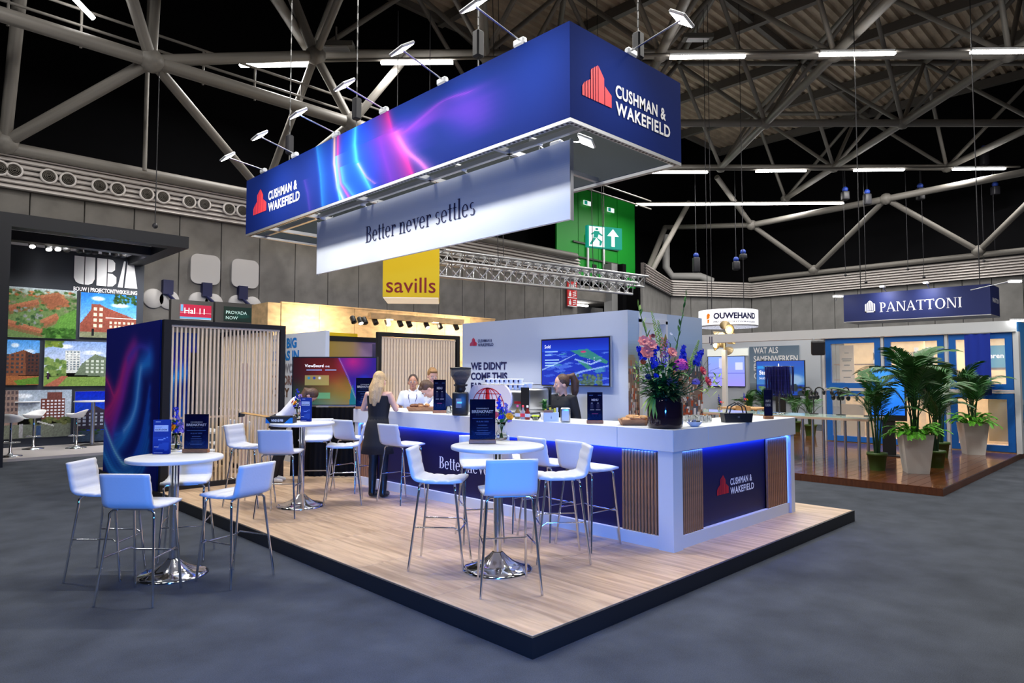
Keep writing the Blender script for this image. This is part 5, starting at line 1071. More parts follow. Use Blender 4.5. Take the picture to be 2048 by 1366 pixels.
# ================================================================== PEOPLE
SKIN = mat('skin', rgb(222, 172, 146), .5, noise=(14, .06)); SKIN2 = mat('skin_tan', rgb(196, 142, 112), .5, noise=(14, .06))
def remesh(o, vox, smooth=4):
    m = o.modifiers.new('surface', 'REMESH'); m.mode = 'VOXEL'; m.voxel_size = vox; m.use_smooth_shade = True
    s_ = o.modifiers.new('soften', 'SMOOTH'); s_.factor = .5; s_.iterations = smooth; return o
class Fig:
    """a posed figure facing local +y; every limb is lofted into one surface"""
    def __init__(s, h=1.7, lean=0, head=(0, 0), arms=None, legs=None, wid=1.0, hipz=None):
        s.k = h/1.7; s.a = R(lean); s.hip = V((0, 0, .92)); s.head = head; s.wid = wid
        s.sh = {q: s.up((q*.165*wid, 0, 1.385)) for q in (-1, 1)}
        s.arms = arms or {q: ((q*.235, .0, 1.12), (q*.24, .12, .88)) for q in (-1, 1)}
        s.legs = legs or {q: ((q*.095, .01, .49), (q*.095, -.02, .085)) for q in (-1, 1)}
    def up(s, p):
        p = V(p)-s.hip; c, n = math.cos(s.a), math.sin(s.a); return s.hip+V((p.x, p.y*c+p.z*n, -p.y*n+p.z*c))
    def loft(s, b, secs, n=18):
        vs = []; fs = []
        for (x, y, z, rx, ry) in secs:
            for j in range(n):
                a = 2*pi*j/n; q = V((x+rx*math.cos(a), y+ry*math.sin(a), z)); vs.append(s.up(q)*s.k if z >= .92 else q*s.k)
        for i in range(len(secs)-1):
            for j in range(n): fs.append((i*n+j, i*n+(j+1) % n, (i+1)*n+(j+1) % n, (i+1)*n+j))
        fs += [tuple(range(n-1, -1, -1)), tuple(range((len(secs)-1)*n, len(secs)*n))]; b.add(vs, fs, True)
    def limb(s, b, pts, rs, n=12): b.tube([V(p)*s.k for p in pts], [r_*s.k for r_ in rs], n)
    def torso(s, b, e=0, z0=.84, z1=1.44):
        w_ = s.wid; S_ = [(0, 0, .84, .155, .115), (0, -.005, .92, .165, .12), (0, .0, 1.0, .145, .10), (0, .01, 1.08, .13, .092), (0, .015, 1.2, .148, .105), (0, .01, 1.30, .165*w_, .108), (0, -.005, 1.37, .17*w_, .09), (0, -.01, 1.42, .12*w_, .065), (0, -.01, 1.45, .06, .055)]
        s.loft(b, [(x, y, z, rx+e, ry+e) for x, y, z, rx, ry in S_ if z0-.001 <= z <= z1+.001])
    def hm(s):
        base = s.up((0, .0, 1.46)); rot = Mx.Rotation(-s.a*.75, 4, 'X') @ Mx.Rotation(R(s.head[0]), 4, 'Z') @ Mx.Rotation(R(-s.head[1]), 4, 'X'); return Mx.Diagonal((s.k, s.k, s.k, 1)) @ Mx.Translation(base) @ rot
    def body(s, t, m):
        b = MB(); s.torso(b)
        for q in (-1, 1):
            el, ha = s.arms[q]; sh = s.sh[q]; s.limb(b, [s.up((q*.10, 0, 1.38)), sh, V(sh).lerp(V(el), .4), el, V(el).lerp(V(ha), .35), ha], [.05, .052, .045, .036, .036, .024])
            d = (V(ha)-V(el)).normalized(); sd = d.cross(V((0, 0, 1))).normalized() if abs(d.z) < .9 else V((1, 0, 0)); nn = sd.cross(d)
            s.limb(b, [ha, V(ha)+d*.045, V(ha)+d*.09], [.022, .034, .03])
            for f_ in range(4):
                o_ = sd*(.026*(f_-1.5)*.75); L = (.062, .074, .07, .056)[f_]; p0 = V(ha)+d*.08+o_; s.limb(b, [p0, p0+d*L*.5-nn*.006, p0+d*L*.85-nn*.028], [.0095, .009, .0075], 8)
            p0 = V(ha)+d*.03-sd*q*.02; s.limb(b, [p0, p0-sd*q*.025+d*.03, p0-sd*q*.028+d*.058-nn*.01], [.012, .0105, .008], 8)
            kn, an = s.legs[q]; s.limb(b, [(q*.085, 0, .93), (q*.092, 0, .82), V((q*.092, 0, .82)).lerp(V(kn), .6), kn, V(kn).lerp(V(an), .35)+V((0, -.012, 0)), an], [.09, .085, .068, .05, .052, .034]); s.limb(b, [V(an)+V((0, -.03, -.04)), V(an)+V((0, .06, -.05)), V(an)+V((0, .16, -.065))], [.035, .034, .022])
        b.m = s.hm(); s.headshape(b); o = b.build('body', m, t); remesh(o, .0095, 3)
        e = MB(s.hm())
        for q in (-1, 1): e.ball((q*.031, .083, .118), .0115, 10)
        e.build('eyes', mat('eye_white', (.75, .73, .7), .3), t); e = MB(s.hm())
        for q in (-1, 1): e.ball((q*.031, .0905, .118), .0062, 8)
        e.build('pupils', mat('pupil', (.03, .02, .015), .2), t); e = MB(s.hm()); e.ball((0, .0915, .048), .022, 10, (1, .3, .28)); e.build('lips', mat('lips', rgb(190, 105, 100), .5), t)
        e = MB(s.hm())
        for q in (-1, 1): e.tube([(q*.016, .098, .137), (q*.034, .096, .142), (q*.05, .084, .136)], .0035, 6)
        e.build('eyebrows', mat('brow', (.08, .05, .03), .7), t); return o
    def headshape(s, b):
        b.tube([(0, -.02, -.06), (0, -.01, .05)], [.056, .052], 14)
        b.ball((0, -.008, .135), .1, 20, (.76, .98, 1.05)); b.ball((0, .03, .06), .07, 16, (.82, .85, .95)); b.ball((0, .062, .022), .03, 12, (1, .9, .8))
        b.tube([(0, .088, .118), (0, .108, .088), (0, .092, .078)], [.009, .014, .012], 10)
        for q in (-1, 1): b.ball((q*.078, -.01, .095), .03, 10, (.35, .65, 1)); b.ball((q*.04, .06, .085), .03, 10, (.9, .7, .8))
    def top(s, t, name, m, e=.014, z0=.92, z1=1.42, sleeve=None, vox=.012):
        b = MB(); s.torso(b, e, z0, z1)
        if sleeve:
            for q in (-1, 1):
                el, ha = s.arms[q]; sh = s.sh[q]; P_ = [s.up((q*.10, 0, 1.38)), sh]; rs = [.065, .068]
                if sleeve <= 1: P_ += [V(sh).lerp(V(el), sleeve)]; rs += [.068]
                else: P_ += [V(sh).lerp(V(el), .5), el, V(el).lerp(V(ha), sleeve-1)]; rs += [.06, .052, .044]
                s.limb(b, P_, rs)
        o = b.build(name, m, t); return remesh(o, vox, 3)
    def trousers(s, t, m, e=.014):
        b = MB(); s.loft(b, [(0, 0, .84, .16+e, .12+e), (0, -.005, .92, .167+e, .12+e), (0, 0, 1.0, .146+e, .10+e)])
        for q in (-1, 1): kn, an = s.legs[q]; s.limb(b, [(q*.085, 0, .93), (q*.092, 0, .82), kn, V(an)+V((0, 0, -.02))], [.10, .097, .072, .066])
        return remesh(b.build('trousers', m, t), .013, 3)
    def shoes(s, t, m, boot=0):
        b = MB()
        for q in (-1, 1):
            an = V(s.legs[q][1]); kn = V(s.legs[q][0])
            if boot: s.limb(b, [an.lerp(kn, boot), an, an+V((0, -.01, -.05))], [.058, .048, .047])
            s.limb(b, [an+V((0, -.045, -.045)), an+V((0, .05, -.045)), an+V((0, .15, -.06)), an+V((0, .185, -.065))], [.04, .044, .034, .02])
        o = b.build('shoes', m, t); return remesh(o, .011, 2)
    def hair(s, t, m, parts, vox=.009):
        b = MB(s.hm())
        for p in parts:
            if p[0] == 'cap': b.ball((0, -.022, .15), .1, 18, (.84, 1.0, 1.02))
            elif p[0] == 'fringe': b.ball((0, .045, .205), .05, 12, (1.35, .8, .6))
            elif p[0] == 'tube': b.tube(p[1], p[2], 12)
            elif p[0] == 'ball': b.ball(p[1], p[2], 14, p[3])
        return remesh(b.build('hair', m, t), vox, 1)
BLOND = mat('hair_blond', rgb(205, 170, 120), .5, noise=(60, .3, (3, 3, .2)), bump=(70, .5)); BRUN = mat('hair_brown', rgb(84, 58, 40), .5, noise=(60, .35, (3, 3, .2)), bump=(70, .5)); DBLON = mat('hair_dark_blond', rgb(150, 110, 65), .5, noise=(60, .3, (3, 3, .2)), bump=(70, .5)); DKH = mat('hair_dark', rgb(60, 42, 34), .5, noise=(60, .3), bump=(70, .5))
BKCL = mat('black_garment', (.010, .010, .012), .8, bump=(120, .15)); WHCL = mat('white_shirt', (.78, .79, .82), .75, bump=(25, .35)); NVCL = mat('navy_vest', rgb(24, 48, 98), .75, bump=(40, .2)); TIGHT = mat('black_tights', (.012, .011, .012), .6); LANY = mat('lanyard', rgb(40, 40, 90), .6)
DIR = lambda v: math.atan2(v.y, v.x)-pi/2
LEFT = DIR(-_rt); RIGHT = DIR(_rt); TOCAM = DIR(-_hd); BAR = DIR(V((1, 0, 0)))
# woman in black at the bar, seen from behind
t = thing('person', PX(754, 984, 5.15), BAR+.55, 'person with long blond hair in black dress and boots leaning at the bar', 'person'); t.location.z = PZT
f = Fig(1.70, 3, (-6, 8), {q: ((q*.25, .05, 1.17), (q*.17, .24, 1.20)) for q in (-1, 1)}, {-1: ((-.07, .02, .49), (-.06, -.03, .085)), 1: ((.10, .0, .49), (.11, -.05, .085))}, .95)
f.body(t, SKIN); f.top(t, 'sleeveless_top', BKCL, .012, .92, 1.37)
b = MB(); f.loft(b, [(0, 0, .58, .235, .19), (0, 0, .70, .21, .17), (0, 0, .84, .185, .145), (0, -.005, .92, .182, .136), (0, 0, 1.0, .158, .115), (0, .01, 1.06, .145, .106)], 24); b.build('skirt', BKCL, t)
b = MB()
for q in (-1, 1): kn, an = f.legs[q]; f.limb(b, [(q*.09, 0, .8), V((q*.09, 0, .8)).lerp(V(kn), .6), kn, V(kn).lerp(V(an), .35)+V((0, -.012, 0)), an], [.092, .074, .056, .058, .04])
b.build('tights', TIGHT, t); f.shoes(t, mat('black_boot', (.008, .008, .008), .35), .5)
f.hair(t, BLOND, [('cap',), ('ball', (0, -.045, .10), .08, (1.0, .75, 1.2)), ('tube', [(0, -.05, .15), (0, -.075, .05), (.0, -.085, -.05), (.0, -.085, -.15), (0, -.08, -.25)], [.066, .07, .07, .06, .02]), ('tube', [(.045, -.04, .13), (.065, -.07, .0), (.06, -.08, -.2)], [.04, .05, .015]), ('tube', [(-.045, -.04, .13), (-.065, -.07, .0), (-.06, -.08, -.22)], [.04, .05, .015])])
# waitress facing the aisle
q = PX(826, 770, 6.55); t = thing('person', (q.x, q.y, PZT), TOCAM+.1, 'person in white polo with dark lanyard standing behind the bar facing the viewer', 'person')
f = Fig(1.66, 0, (0, 0), {-1: ((-.24, .02, 1.12), (-.2, .16, .95)), 1: ((.24, .02, 1.12), (.2, .16, .95))}, None, .95); f.body(t, SKIN2); f.top(t, 'polo_shirt', WHCL, .02, .84, 1.42, .75); f.trousers(t, BKCL); f.shoes(t, BLACK)
f.hair(t, DKH, [('cap',), ('ball', (0, -.10, .15), .04, (1, 1, 1))]); b = MB()
for q_ in (-1, 1): b.tube([V(f.up((q_*.055, .03, 1.44)))*f.k, V(f.up((q_*.07, .125, 1.33)))*f.k, V(f.up((0, .135, 1.08)))*f.k], .006, 6)
b.build('lanyard', LANY, t); MB().box(-.035, .035, .135, .14, 0.94, 1.03).build('badge', WHITE, t)
b = MB(); b.tube([V(f.up((-.06, .03, 1.44)))*f.k, V(f.up((0, .085, 1.39)))*f.k, V(f.up((.06, .03, 1.44)))*f.k], .014, 8); b.build('collar', WHCL, t)
# fair-haired colleague half hidden behind the bending man
q = PX(862, 770, 7.05); t = thing('person', (q.x, q.y, PZT), TOCAM+.4, 'person with fair pinned-up hair in white shirt, half hidden behind the bending man', 'person')
f = Fig(1.78, 6, (0, 14)); f.body(t, SKIN); f.top(t, 'shirt', WHCL, .02, .84, 1.42, .8); f.trousers(t, BKCL); f.shoes(t, BLACK); f.hair(t, DBLON, [('cap',), ('fringe',), ('ball', (0, -.09, .19), .045, (1, 1, 1))])
# man in navy vest bending over the counter
q = PX(921, 800, 6.68); t = thing('person', (q.x, q.y, PZT), LEFT+.25, 'person in white shirt and navy vest bending down over the bar work', 'person')
f = Fig(1.80, 46, (0, 22), {-1: ((-.28, .46, 1.12), (-.12, .62, 1.02)), 1: ((.28, .44, 1.12), (.12, .62, 1.02))}, {q_: ((q_*.1, -.02, .49), (q_*.1, -.10, .085)) for q_ in (-1, 1)}, 1.12)
f.body(t, SKIN); f.top(t, 'white_shirt', WHCL, .018, .92, 1.42, 1.5); f.top(t, 'navy_vest', NVCL, .034, .92, 1.37); f.trousers(t, BKCL); f.shoes(t, BLACK); f.hair(t, BRUN, [('cap',), ('fringe',), ('ball', (0, -.05, .13), .085, (.95, .8, 1))])
# barista with ponytail looking to the left
q = PX(1127, 790, 6.55); t = thing('person', (q.x, q.y, PZT), LEFT+.9, 'person with brown ponytail in black shirt behind the bar looking left', 'person')
f = Fig(1.66, 4, (-32, 2), {-1: ((-.25, .04, 1.12), (-.18, .2, 1.0)), 1: ((.25, .04, 1.12), (.18, .2, 1.0))}); f.body(t, SKIN); f.top(t, 'black_shirt', BKCL, .022, .84, 1.42, 1.5); f.trousers(t, BKCL); f.shoes(t, BLACK)
f.hair(t, BRUN, [('cap',), ('ball', (0, -.10, .20), .04, (1, 1, 1)), ('tube', [(0, -.10, .20), (0, -.165, .22), (.0, -.20, .12), (.0, -.19, .0), (0, -.17, -.10)], [.03, .045, .058, .05, .015])])
b = MB(); b.tube([V(f.up((-.06, .03, 1.44)))*f.k, V(f.up((0, .09, 1.38)))*f.k, V(f.up((.06, .03, 1.44)))*f.k], .016, 8); b.build('collar', BKCL, t)
# colleague in white T-shirt bent over behind the middle table
q = PD(556, 900, 10.5); q.z = PZT; t = thing('person', q, RIGHT+.1, 'person in white T-shirt and black trousers bent low behind the table with the keyboard box', 'person')
f = Fig(1.68, 44, (0, 40), {-1: ((-.24, .42, 1.0), (-.16, .52, .80)), 1: ((.24, .42, 1.0), (.16, .52, .80))}, {q_: ((q_*.1, .05, .49), (q_*.1, -.08, .085)) for q_ in (-1, 1)})
f.body(t, SKIN); f.top(t, 'white_tshirt', WHCL, .022, .92, 1.42, .7); f.trousers(t, BKCL, .03); f.shoes(t, WHITE); f.hair(t, BRUN, [('cap',), ('ball', (0, -.05, .10), .09, (1, .8, 1.2)), ('tube', [(0, -.03, .2), (0, -.08, .08), (.05, .02, -.02), (.06, .10, -.02)], [.06, .08, .06, .02])])

for o in C.objects:
    if o.name.split('.')[0] == 'person': o.location.z += .012
# ================================================================== OTHER STANDS
# ---- portal booth with property photographs (left) -------------------------------
YU, YUF = 19.9, 16.3
ux = lambda px, py=700: PY(px, py, YU-.03).x
uz = lambda px, py: PY(px, py, YU-.03).z
ub = thing('photo_booth', (ux(-40), YU, 0), 0, 'dark portal booth with large white letters and six property photographs', 'booth'); UO = ux(-40)
SLATE = mat('slate_panel', rgb(34, 40, 52), .6); DKN = mat('portal_black', rgb(14, 16, 24), .55); CEIL = mat('booth_ceiling', (.9, .9, .92), .6)
ue = ux(285); box('back_wall', SLATE, ub, 0, ue-UO, 0, .12, 0, uz(285, 505))
zf0, zf1 = PY(378, 497, YUF).z, PY(378, 474, YUF).z; xe = PY(378, 480, YUF).x-UO; xl = PY(2, 480, YUF).x-UO
box('front_beam', DKN, ub, xl-.4, xe, YUF-YU, YUF-YU+.35, zf0, zf1); box('side_beam', DKN, ub, xe-.35, xe, YUF-YU+.35, .12, zf0, zf1); box('inner_beam', DKN, ub, xl, xe-.35, YUF-YU+1.6, YUF-YU+1.9, zf0, zf1-.05)
box('portal_post', DKN, ub, xl-.6, PY(14, 700, YUF).x-UO, YUF-YU, YUF-YU+.35, 0, zf0); box('ceiling_panel', CEIL, ub, xl, xe-.35, YUF-YU+.35, 0, zf1-.06, zf1-.02)
box('booth_floor', mat('booth_floor', rgb(170, 165, 165), .5), ub, xl-.6, ux(214)-UO+.5, -2.6, 0, 0, .06)
def pic(px0, px1, py0, py1, cv, par=ub):
    x0, x1 = ux(px0)-UO, ux(px1)-UO; pm = (px0+px1)/2; z1, z0 = uz(pm, py0), uz(pm, py1); fr = box('photo_panel', WHITE, par, x0, x1, -.05, -.001, z0, z1); cv.grain(.05, int(px0)).put('photograph', fr, x0, x1, z0, z1, PRINT, -.052)
def sky(cv, y0, a=(70, 140, 215), b=(175, 205, 235)): cv.vgrad(y0, 1, b, a); cv.blob(.3, .88, .14, .06, (235, 240, 248), .8); cv.blob(.7, .75, .2, .06, (235, 240, 248), .7); return cv
def wins(cv, x0, x1, y0, y1, nx, ny, col, f=.55):
    for i in range(nx):
        for j in range(ny): a = x0+(x1-x0)*(i+.2)/nx; c = y0+(y1-y0)*(j+.25)/ny; cv.rect(a, a+(x1-x0)/nx*f, c, c+(y1-y0)/ny*f, col)
cv = Cv(90, 64, (95, 120, 75)); cv.vgrad(.85, 1, (130, 150, 130), (190, 205, 215)); cv.speck(130, 0, 1, .55, .95, .04, .03, [(60, 95, 50), (150, 95, 60), (120, 120, 100), (80, 110, 60), (190, 130, 90)], 1)
for p_ in ([(0, .62), (.42, .78), (.45, .68), (.03, .5)], [(.42, .85), (.72, .95), (.9, .75), (.6, .62)], [(.45, .35), (.7, .52), (.75, .4), (.5, .22)], [(0, .35), (.5, .18), (.5, .08), (0, .22)]): cv.poly(p_, (158, 104, 78)); cv.poly([(x, y-.06) for x, y in p_], (128, 78, 58), .6)
cv.poly([(.62, .1), (.75, .45), (1, .62), (1, 0), (.65, 0)], (84, 130, 58)); cv.speck(50, .1, .5, .25, .6, .03, .03, [(50, 80, 50), (120, 125, 130), (70, 100, 60)], 2); cv.speck(60, .5, 1, 0, .2, .04, .04, [(40, 75, 30), (55, 95, 40)], 3); pic(12, 150, 577, 676, cv)
cv = sky(Cv(70, 56), .3, (40, 120, 220), (120, 175, 235)); cv.poly([(0, .3), (.18, .62), (.18, .74), (.32, .76), (.42, .7), (1, .45), (1, .16), (0, .1)], (132, 72, 60)); wins(cv, .2, .42, .2, .7, 2, 4, (225, 210, 180)); wins(cv, .5, .98, .2, .4, 6, 2, (225, 205, 180)); cv.rect(.45, 1, .44, .46, (230, 225, 215)); cv.rect(0, 1, 0, .12, (120, 125, 100)); cv.speck(40, .6, 1, .8, 1, .04, .04, [(35, 60, 30), (50, 80, 40)], 4); cv.rect(.2, .24, .03, .2, (30, 30, 35)); pic(158, 270, 588, 676, cv)
cv = sky(Cv(50, 60), .3); cv.poly([(0, .55), (.15, .68), (.55, .78), (.8, .7), (1, .72), (1, .22), (0, .2)], (120, 75, 55)); cv.poly([(.6, .76), (.8, .7), (1, .72), (1, .22), (.62, .22)], (75, 50, 45)); wins(cv, .05, .58, .25, .7, 4, 5, (60, 62, 70)); wins(cv, .66, .98, .28, .68, 3, 5, (40, 42, 50)); cv.rect(0, 1, 0, .2, (150, 95, 60)); cv.poly([(.3, .1), (1, .18), (1, .02), (.4, 0)], (90, 130, 50)); pic(8, 79, 680, 770, cv)
cv = sky(Cv(90, 58), .3, (120, 150, 205), (215, 220, 235)); cv.rect(.3, .52, .3, .8, (205, 210, 210)); wins(cv, .31, .52, .35, .78, 4, 8, (110, 125, 135)); cv.poly([(.55, .5), (.75, .72), (1, .62), (1, .2), (.45, .25)], (105, 120, 100)); wins(cv, .6, .98, .28, .6, 5, 4, (190, 200, 190)); cv.speck(60, 0, .3, .2, .6, .05, .05, [(85, 115, 60), (120, 145, 80)], 5); cv.speck(30, 0, .25, .85, 1, .05, .04, [(110, 130, 50), (80, 105, 45)], 6); cv.rect(0, 1, 0, .2, (120, 150, 75)); cv.poly([(0, 0), (.25, .22), (.35, .22), (.2, 0)], (165, 100, 80)); cv.rect(.05, .08, .15, .3, (60, 40, 60)); pic(89, 222, 683, 772, cv)
cv = sky(Cv(90, 60), .4, (150, 165, 185), (190, 200, 210)); cv.rect(0, .22, .25, 1, (130, 110, 105)); wins(cv, 0, .22, .3, 1, 4, 6, (80, 70, 75)); cv.rect(.55, .9, .35, .82, (105, 60, 55)); cv.rect(.63, .85, .8, .95, (105, 62, 58)); wins(cv, .56, .9, .4, .8, 6, 6, (215, 215, 225), .6); cv.rect(0, 1, 0, .28, (100, 105, 95)); cv.speck(50, .4, 1, .28, .42, .05, .04, [(75, 85, 50), (95, 100, 60)], 7); cv.rect(.25, .3, .02, .3, (150, 150, 155)); cv.blob(.52, .40, .05, .16, (25, 25, 32)); cv.rect(.49, .55, .0, .25, (50, 70, 105)); cv.poly([(.5, .32), (.75, .22), (.75, .25), (.5, .36)], (180, 180, 180)); pic(8, 146, 780, 875, cv)
cv = Cv(70, 60, (20, 60, 200)); cv.vgrad(.4, 1, (40, 95, 225), (10, 35, 180)); cv.poly([(.0, .55), (.2, .62), (.3, .7), (.45, .6), (.6, .74), (.72, .62), (1, .72), (1, .25), (0, .22)], (60, 55, 70)); wins(cv, .02, .98, .3, .58, 12, 4, (170, 180, 200)); cv.rect(0, 1, 0, .22, (60, 75, 95)); cv.speck(20, 0, 1, .15, .25, .04, .02, [(50, 80, 40)], 8); pic(153, 290, 782, 880, cv)
# stencil letters: U B A with cut stems
lw = ux(271)-ux(143); lh = uz(205, 517)-uz(205, 572); lx, lz = ux(143)-UO, uz(205, 572)
P = [[(0, 1), (.15, 1), (.15, .12), (.10, .02), (.04, .08), (0, .22)], [(.165, .0), (.165, 1), (.315, 1), (.315, .22), (.28, .06), (.22, 0)], [(.345, 0), (.345, 1), (.50, 1), (.50, 0)], [(.515, 1), (.59, .98), (.63, .88), (.63, .62), (.58, .53), (.515, .52)], [(.515, .48), (.59, .47), (.655, .36), (.655, .14), (.60, .02), (.515, 0)], [(.68, 0), (.76, 0), (.80, .98), (.77, .98)], [(.79, 0), (1.0, 0), (.93, 1), (.83, 1)]]
P[0] = [(0, 1), (.15, 1), (.15, .0), (.08, .02), (.03, .08), (0, .22)]
poly_obj('booth_letters', [[(lx+x*lw, lz+z*lh) for x, z in q] for q in P], mat('letter_white', (.85, .86, .88), .5), ub, -.03); text('lettering', 'BOUW | PROJECTONTWIKKELING', INKW, ub, lx, uz(205, 585), lw, (uz(205, 577)-uz(205, 585)), -.03, bold=.02)
SPB = mat('spot_black', (.012, .012, .013), .4)
def track(par, pts, Y, length=.17):
    for i, (x, y, lit) in enumerate(pts):
        q = PY(x, y, Y); d = MB(Mx.Translation((q.x-par.location.x, q.y-par.location.y, q.z-par.location.z)) @ Mx.Rotation(R(-35), 4, 'X')); d.lathe([(.075, -length), (.075, length*.7), (.05, length)], 14); o = d.build('spotlight', SPB, par)
        e_ = MB(Mx.Translation((q.x-par.location.x, q.y-par.location.y, q.z-par.location.z)) @ Mx.Rotation(R(-35), 4, 'X')); e_.lathe([(0, -length-.004), (.06, -length-.004), (.06, -length-.001)], 14)
        e_.build('lens', mat('spot_lens', (1, 1, 1), .3, emit=12, ecol=(1, .95, .85)) if lit else BLACK, o)
us = thing('spot_track', (ux(40), 18.6, PY(150, 492, 18.6).z), 0, 'black track with ten spotlights above the property photographs', 'spotlights'); pa, pb = PY(48, 478, 18.6), PY(262, 502, 18.6)
box('rail', SPB, us, pa.x-us.location.x, pb.x-us.location.x, -.03, .03, .18, .24); track(us, [(64, 486, 1), (97, 492, 1), (115, 492, 1), (133, 494, 0), (158, 496, 0), (175, 498, 0), (189, 499, 0), (210, 501, 0), (228, 504, 0), (245, 506, 0)], 18.6, .11)
for x in (.5, 2.0, 3.4): area('booth_spot_light', (us.location.x+x, 18.3, us.location.z), (us.location.x+x, YU, 2.2), .25, .25, 38, (1, .97, .93), 120)
def bucket(p, rz, label):
    t = thing('bucket_stool', p, rz, label, 'stool', 'white bucket bar stools'); MB().lathe([(.22, 0), (.22, .015), (.06, .04), (.028, .09), (.026, .72)], 24).build('pedestal', CHROME, t)
    vs = []; n = 24; fs = []
    for k, (r_, z) in enumerate([(.03, .72), (.13, .725), (.2, .76), (.235, .82), (.225, .82), (.19, .77), (.12, .74), (.02, .735)]):
        for j in range(n): a = 2*pi*j/n; lift = .10*max(0, -math.sin(a))*(1 if 2 <= k <= 5 else 0); vs.append((r_*math.cos(a), r_*math.sin(a), z+lift))
    for k in range(7):
        for j in range(n): fs.append((k*n+j, k*n+(j+1) % n, (k+1)*n+(j+1) % n, (k+1)*n+j))
    MB().add(vs, fs, True).build('seat', mat('gloss_white', (.8, .8, .82), .2), t); link('foot_ring', MB().tube([(.17*math.cos(a), .17*math.sin(a), .3) for a in [2*pi*k/20 for k in range(21)]], .01, 6).mesh('foot_ring'), CHROME, t); return t
for i, (x, y, rz) in enumerate([(152, 896, 1.0), (20, 913, -.5), (66, 898, 2.2), (38, 906, 0)][:3]): bucket(PZ(x, y, .06), rz, 'white bucket bar stool in the photo booth, %s' % ['right of the middle', 'at the far left edge', 'beside the left table'][i])
for i, (x, y, w_) in enumerate([(47, 892, .0), (184, 890, 0)]):
    t = thing('booth_table', PZ(x, y, .06), 0, 'white topped steel bar table in the photo booth, %s one' % ('left' if i == 0 else 'right'), 'table'); MB().lathe([(.0, 1.07), (.42, 1.07), (.42, 1.1), (0, 1.1)], 40).build('table_top', WHITE, t); MB().lathe([(.045, .02), (.045, 1.07)], 16).build('pole', STEEL, t); MB().lathe([(.26, 0), (.26, .015), (.05, .02)], 28).build('base_plate', SHD, t)
# ---- yellow cube stand: plywood wall, spot rail, glass panel, hanging cube ------------
YS = 16.6; sx = lambda px, py=640: PY(px, py, YS).x
sv = thing('plywood_wall', (sx(562), YS, 0), 0, 'tall blond plywood wall behind the slat screens', 'wall'); PLY = mat('plywood', rgb(214, 178, 126), .6, noise=(4, .22, (1, 1, 2)), bump=(30, .1)); L = sx(990)-sx(562); zt = PY(562, 606, YS).z
n = 7
for i in range(n): box('plywood_sheet', PLY, sv, L*i/n+.006, L*(i+1)/n-.006, 0, .04, 0, zt)
box('end_return', PLY, sv, -.35, -.005, .02, 1.0, 0, zt+.0); box('cap_board', PLY, sv, 0, L, -.02, .08, zt, zt+.04)
rl = thing('spot_rail', (sx(700, 630), YS-1.0, PY(700, 630, YS-1.0).z), 0, 'wooden rail with a row of small black spotlights', 'spotlights'); re_ = PY(925, 648, YS-1.0).x-rl.location.x
box('rail', PLY, rl, 0, re_, -.08, .08, -.06, .10)
for x in (.3, re_-.3): box('wall_arm', PLY, rl, x-.04, x+.04, .08, .99, -.02, .06)
track(rl, [(706, 639, 0), (720, 641, 1), (729, 641, 0), (750, 642, 0), (775, 644, 1), (800, 646, 0), (818, 647, 0), (853, 650, 1), (879, 651, 0), (912, 653, 0)], YS-1.0, .10)
for x in (-1.2, .6, 2.2, 3.8): area('rail_spot_light', (rl.location.x+x, YS-1.1, rl.location.z-.1), (rl.location.x+x, YS, rl.location.z-.5), .2, .2, 42, (1, .86, .66), 140)
gx0, gx1 = PY(640, 700, 14.6).x, PY(760, 700, 14.6).x; t = thing('glass_partition', (gx0, 14.6, 0), 0, 'frosted yellow to lilac partition with black top bar', 'partition'); zt2 = PY(700, 683, 14.6).z
cv = Cv(40, 20, (160, 140, 90)); cv.a = np.stack([np.interp(cv.x, [0, .55, .7, 1], [.66, .66, .58, .55]), np.interp(cv.x, [0, .55, .7, 1], [.58, .55, .48, .46]), np.interp(cv.x, [0, .5, .7, 1], [.28, .36, .58, .66])], -1); box('pane', WHITE, t, 0, gx1-gx0, .0, .04, 0, zt2); cv.put('gradient_film', t, 0, gx1-gx0, 0, zt2, PRINT, -.003); box('top_bar', BLACK, t, 0, gx1-gx0, -.02, .06, zt2, zt2+.12); box('yellow_strip', mat('yellow_strip', rgb(235, 200, 20), .5), t, 0, (gx1-gx0)*.6, -.02, .05, zt2+.121, zt2+.2)
q = PD(822, 560, 15.8); w_ = 112/1337*15.8; t = thing('hanging_cube', (q.x, q.y, PD(822, 596, 15.8).z), CF+.10, 'yellow hanging cube sign with dark red lettering', 'sign'); YEL = mat('sign_yellow', rgb(225, 190, 5), .6); ch = 1.5
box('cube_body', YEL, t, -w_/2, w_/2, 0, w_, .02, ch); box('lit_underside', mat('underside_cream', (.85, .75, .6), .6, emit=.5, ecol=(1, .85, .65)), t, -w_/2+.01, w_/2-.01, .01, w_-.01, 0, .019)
MAR = mat('ink_maroon', rgb(130, 20, 15), .6); text('lettering', 'savills', MAR, t, -w_*.44, .13, w_*.88, None, -.004, bold=.004); text('lettering', 'savills', MAR, t, 0, .13, w_*.88, None, -.004, rot=Mx.Translation((w_/2, w_*.06, 0)) @ Mx.Rotation(pi/2, 4, 'Z'))
for x in (-.4, .4): link('suspension', MB().tube([(x, w_/2, ch), (x, w_/2, 9.9-q.z+1.5)], .01, 5).mesh('suspension'), HOI, t)
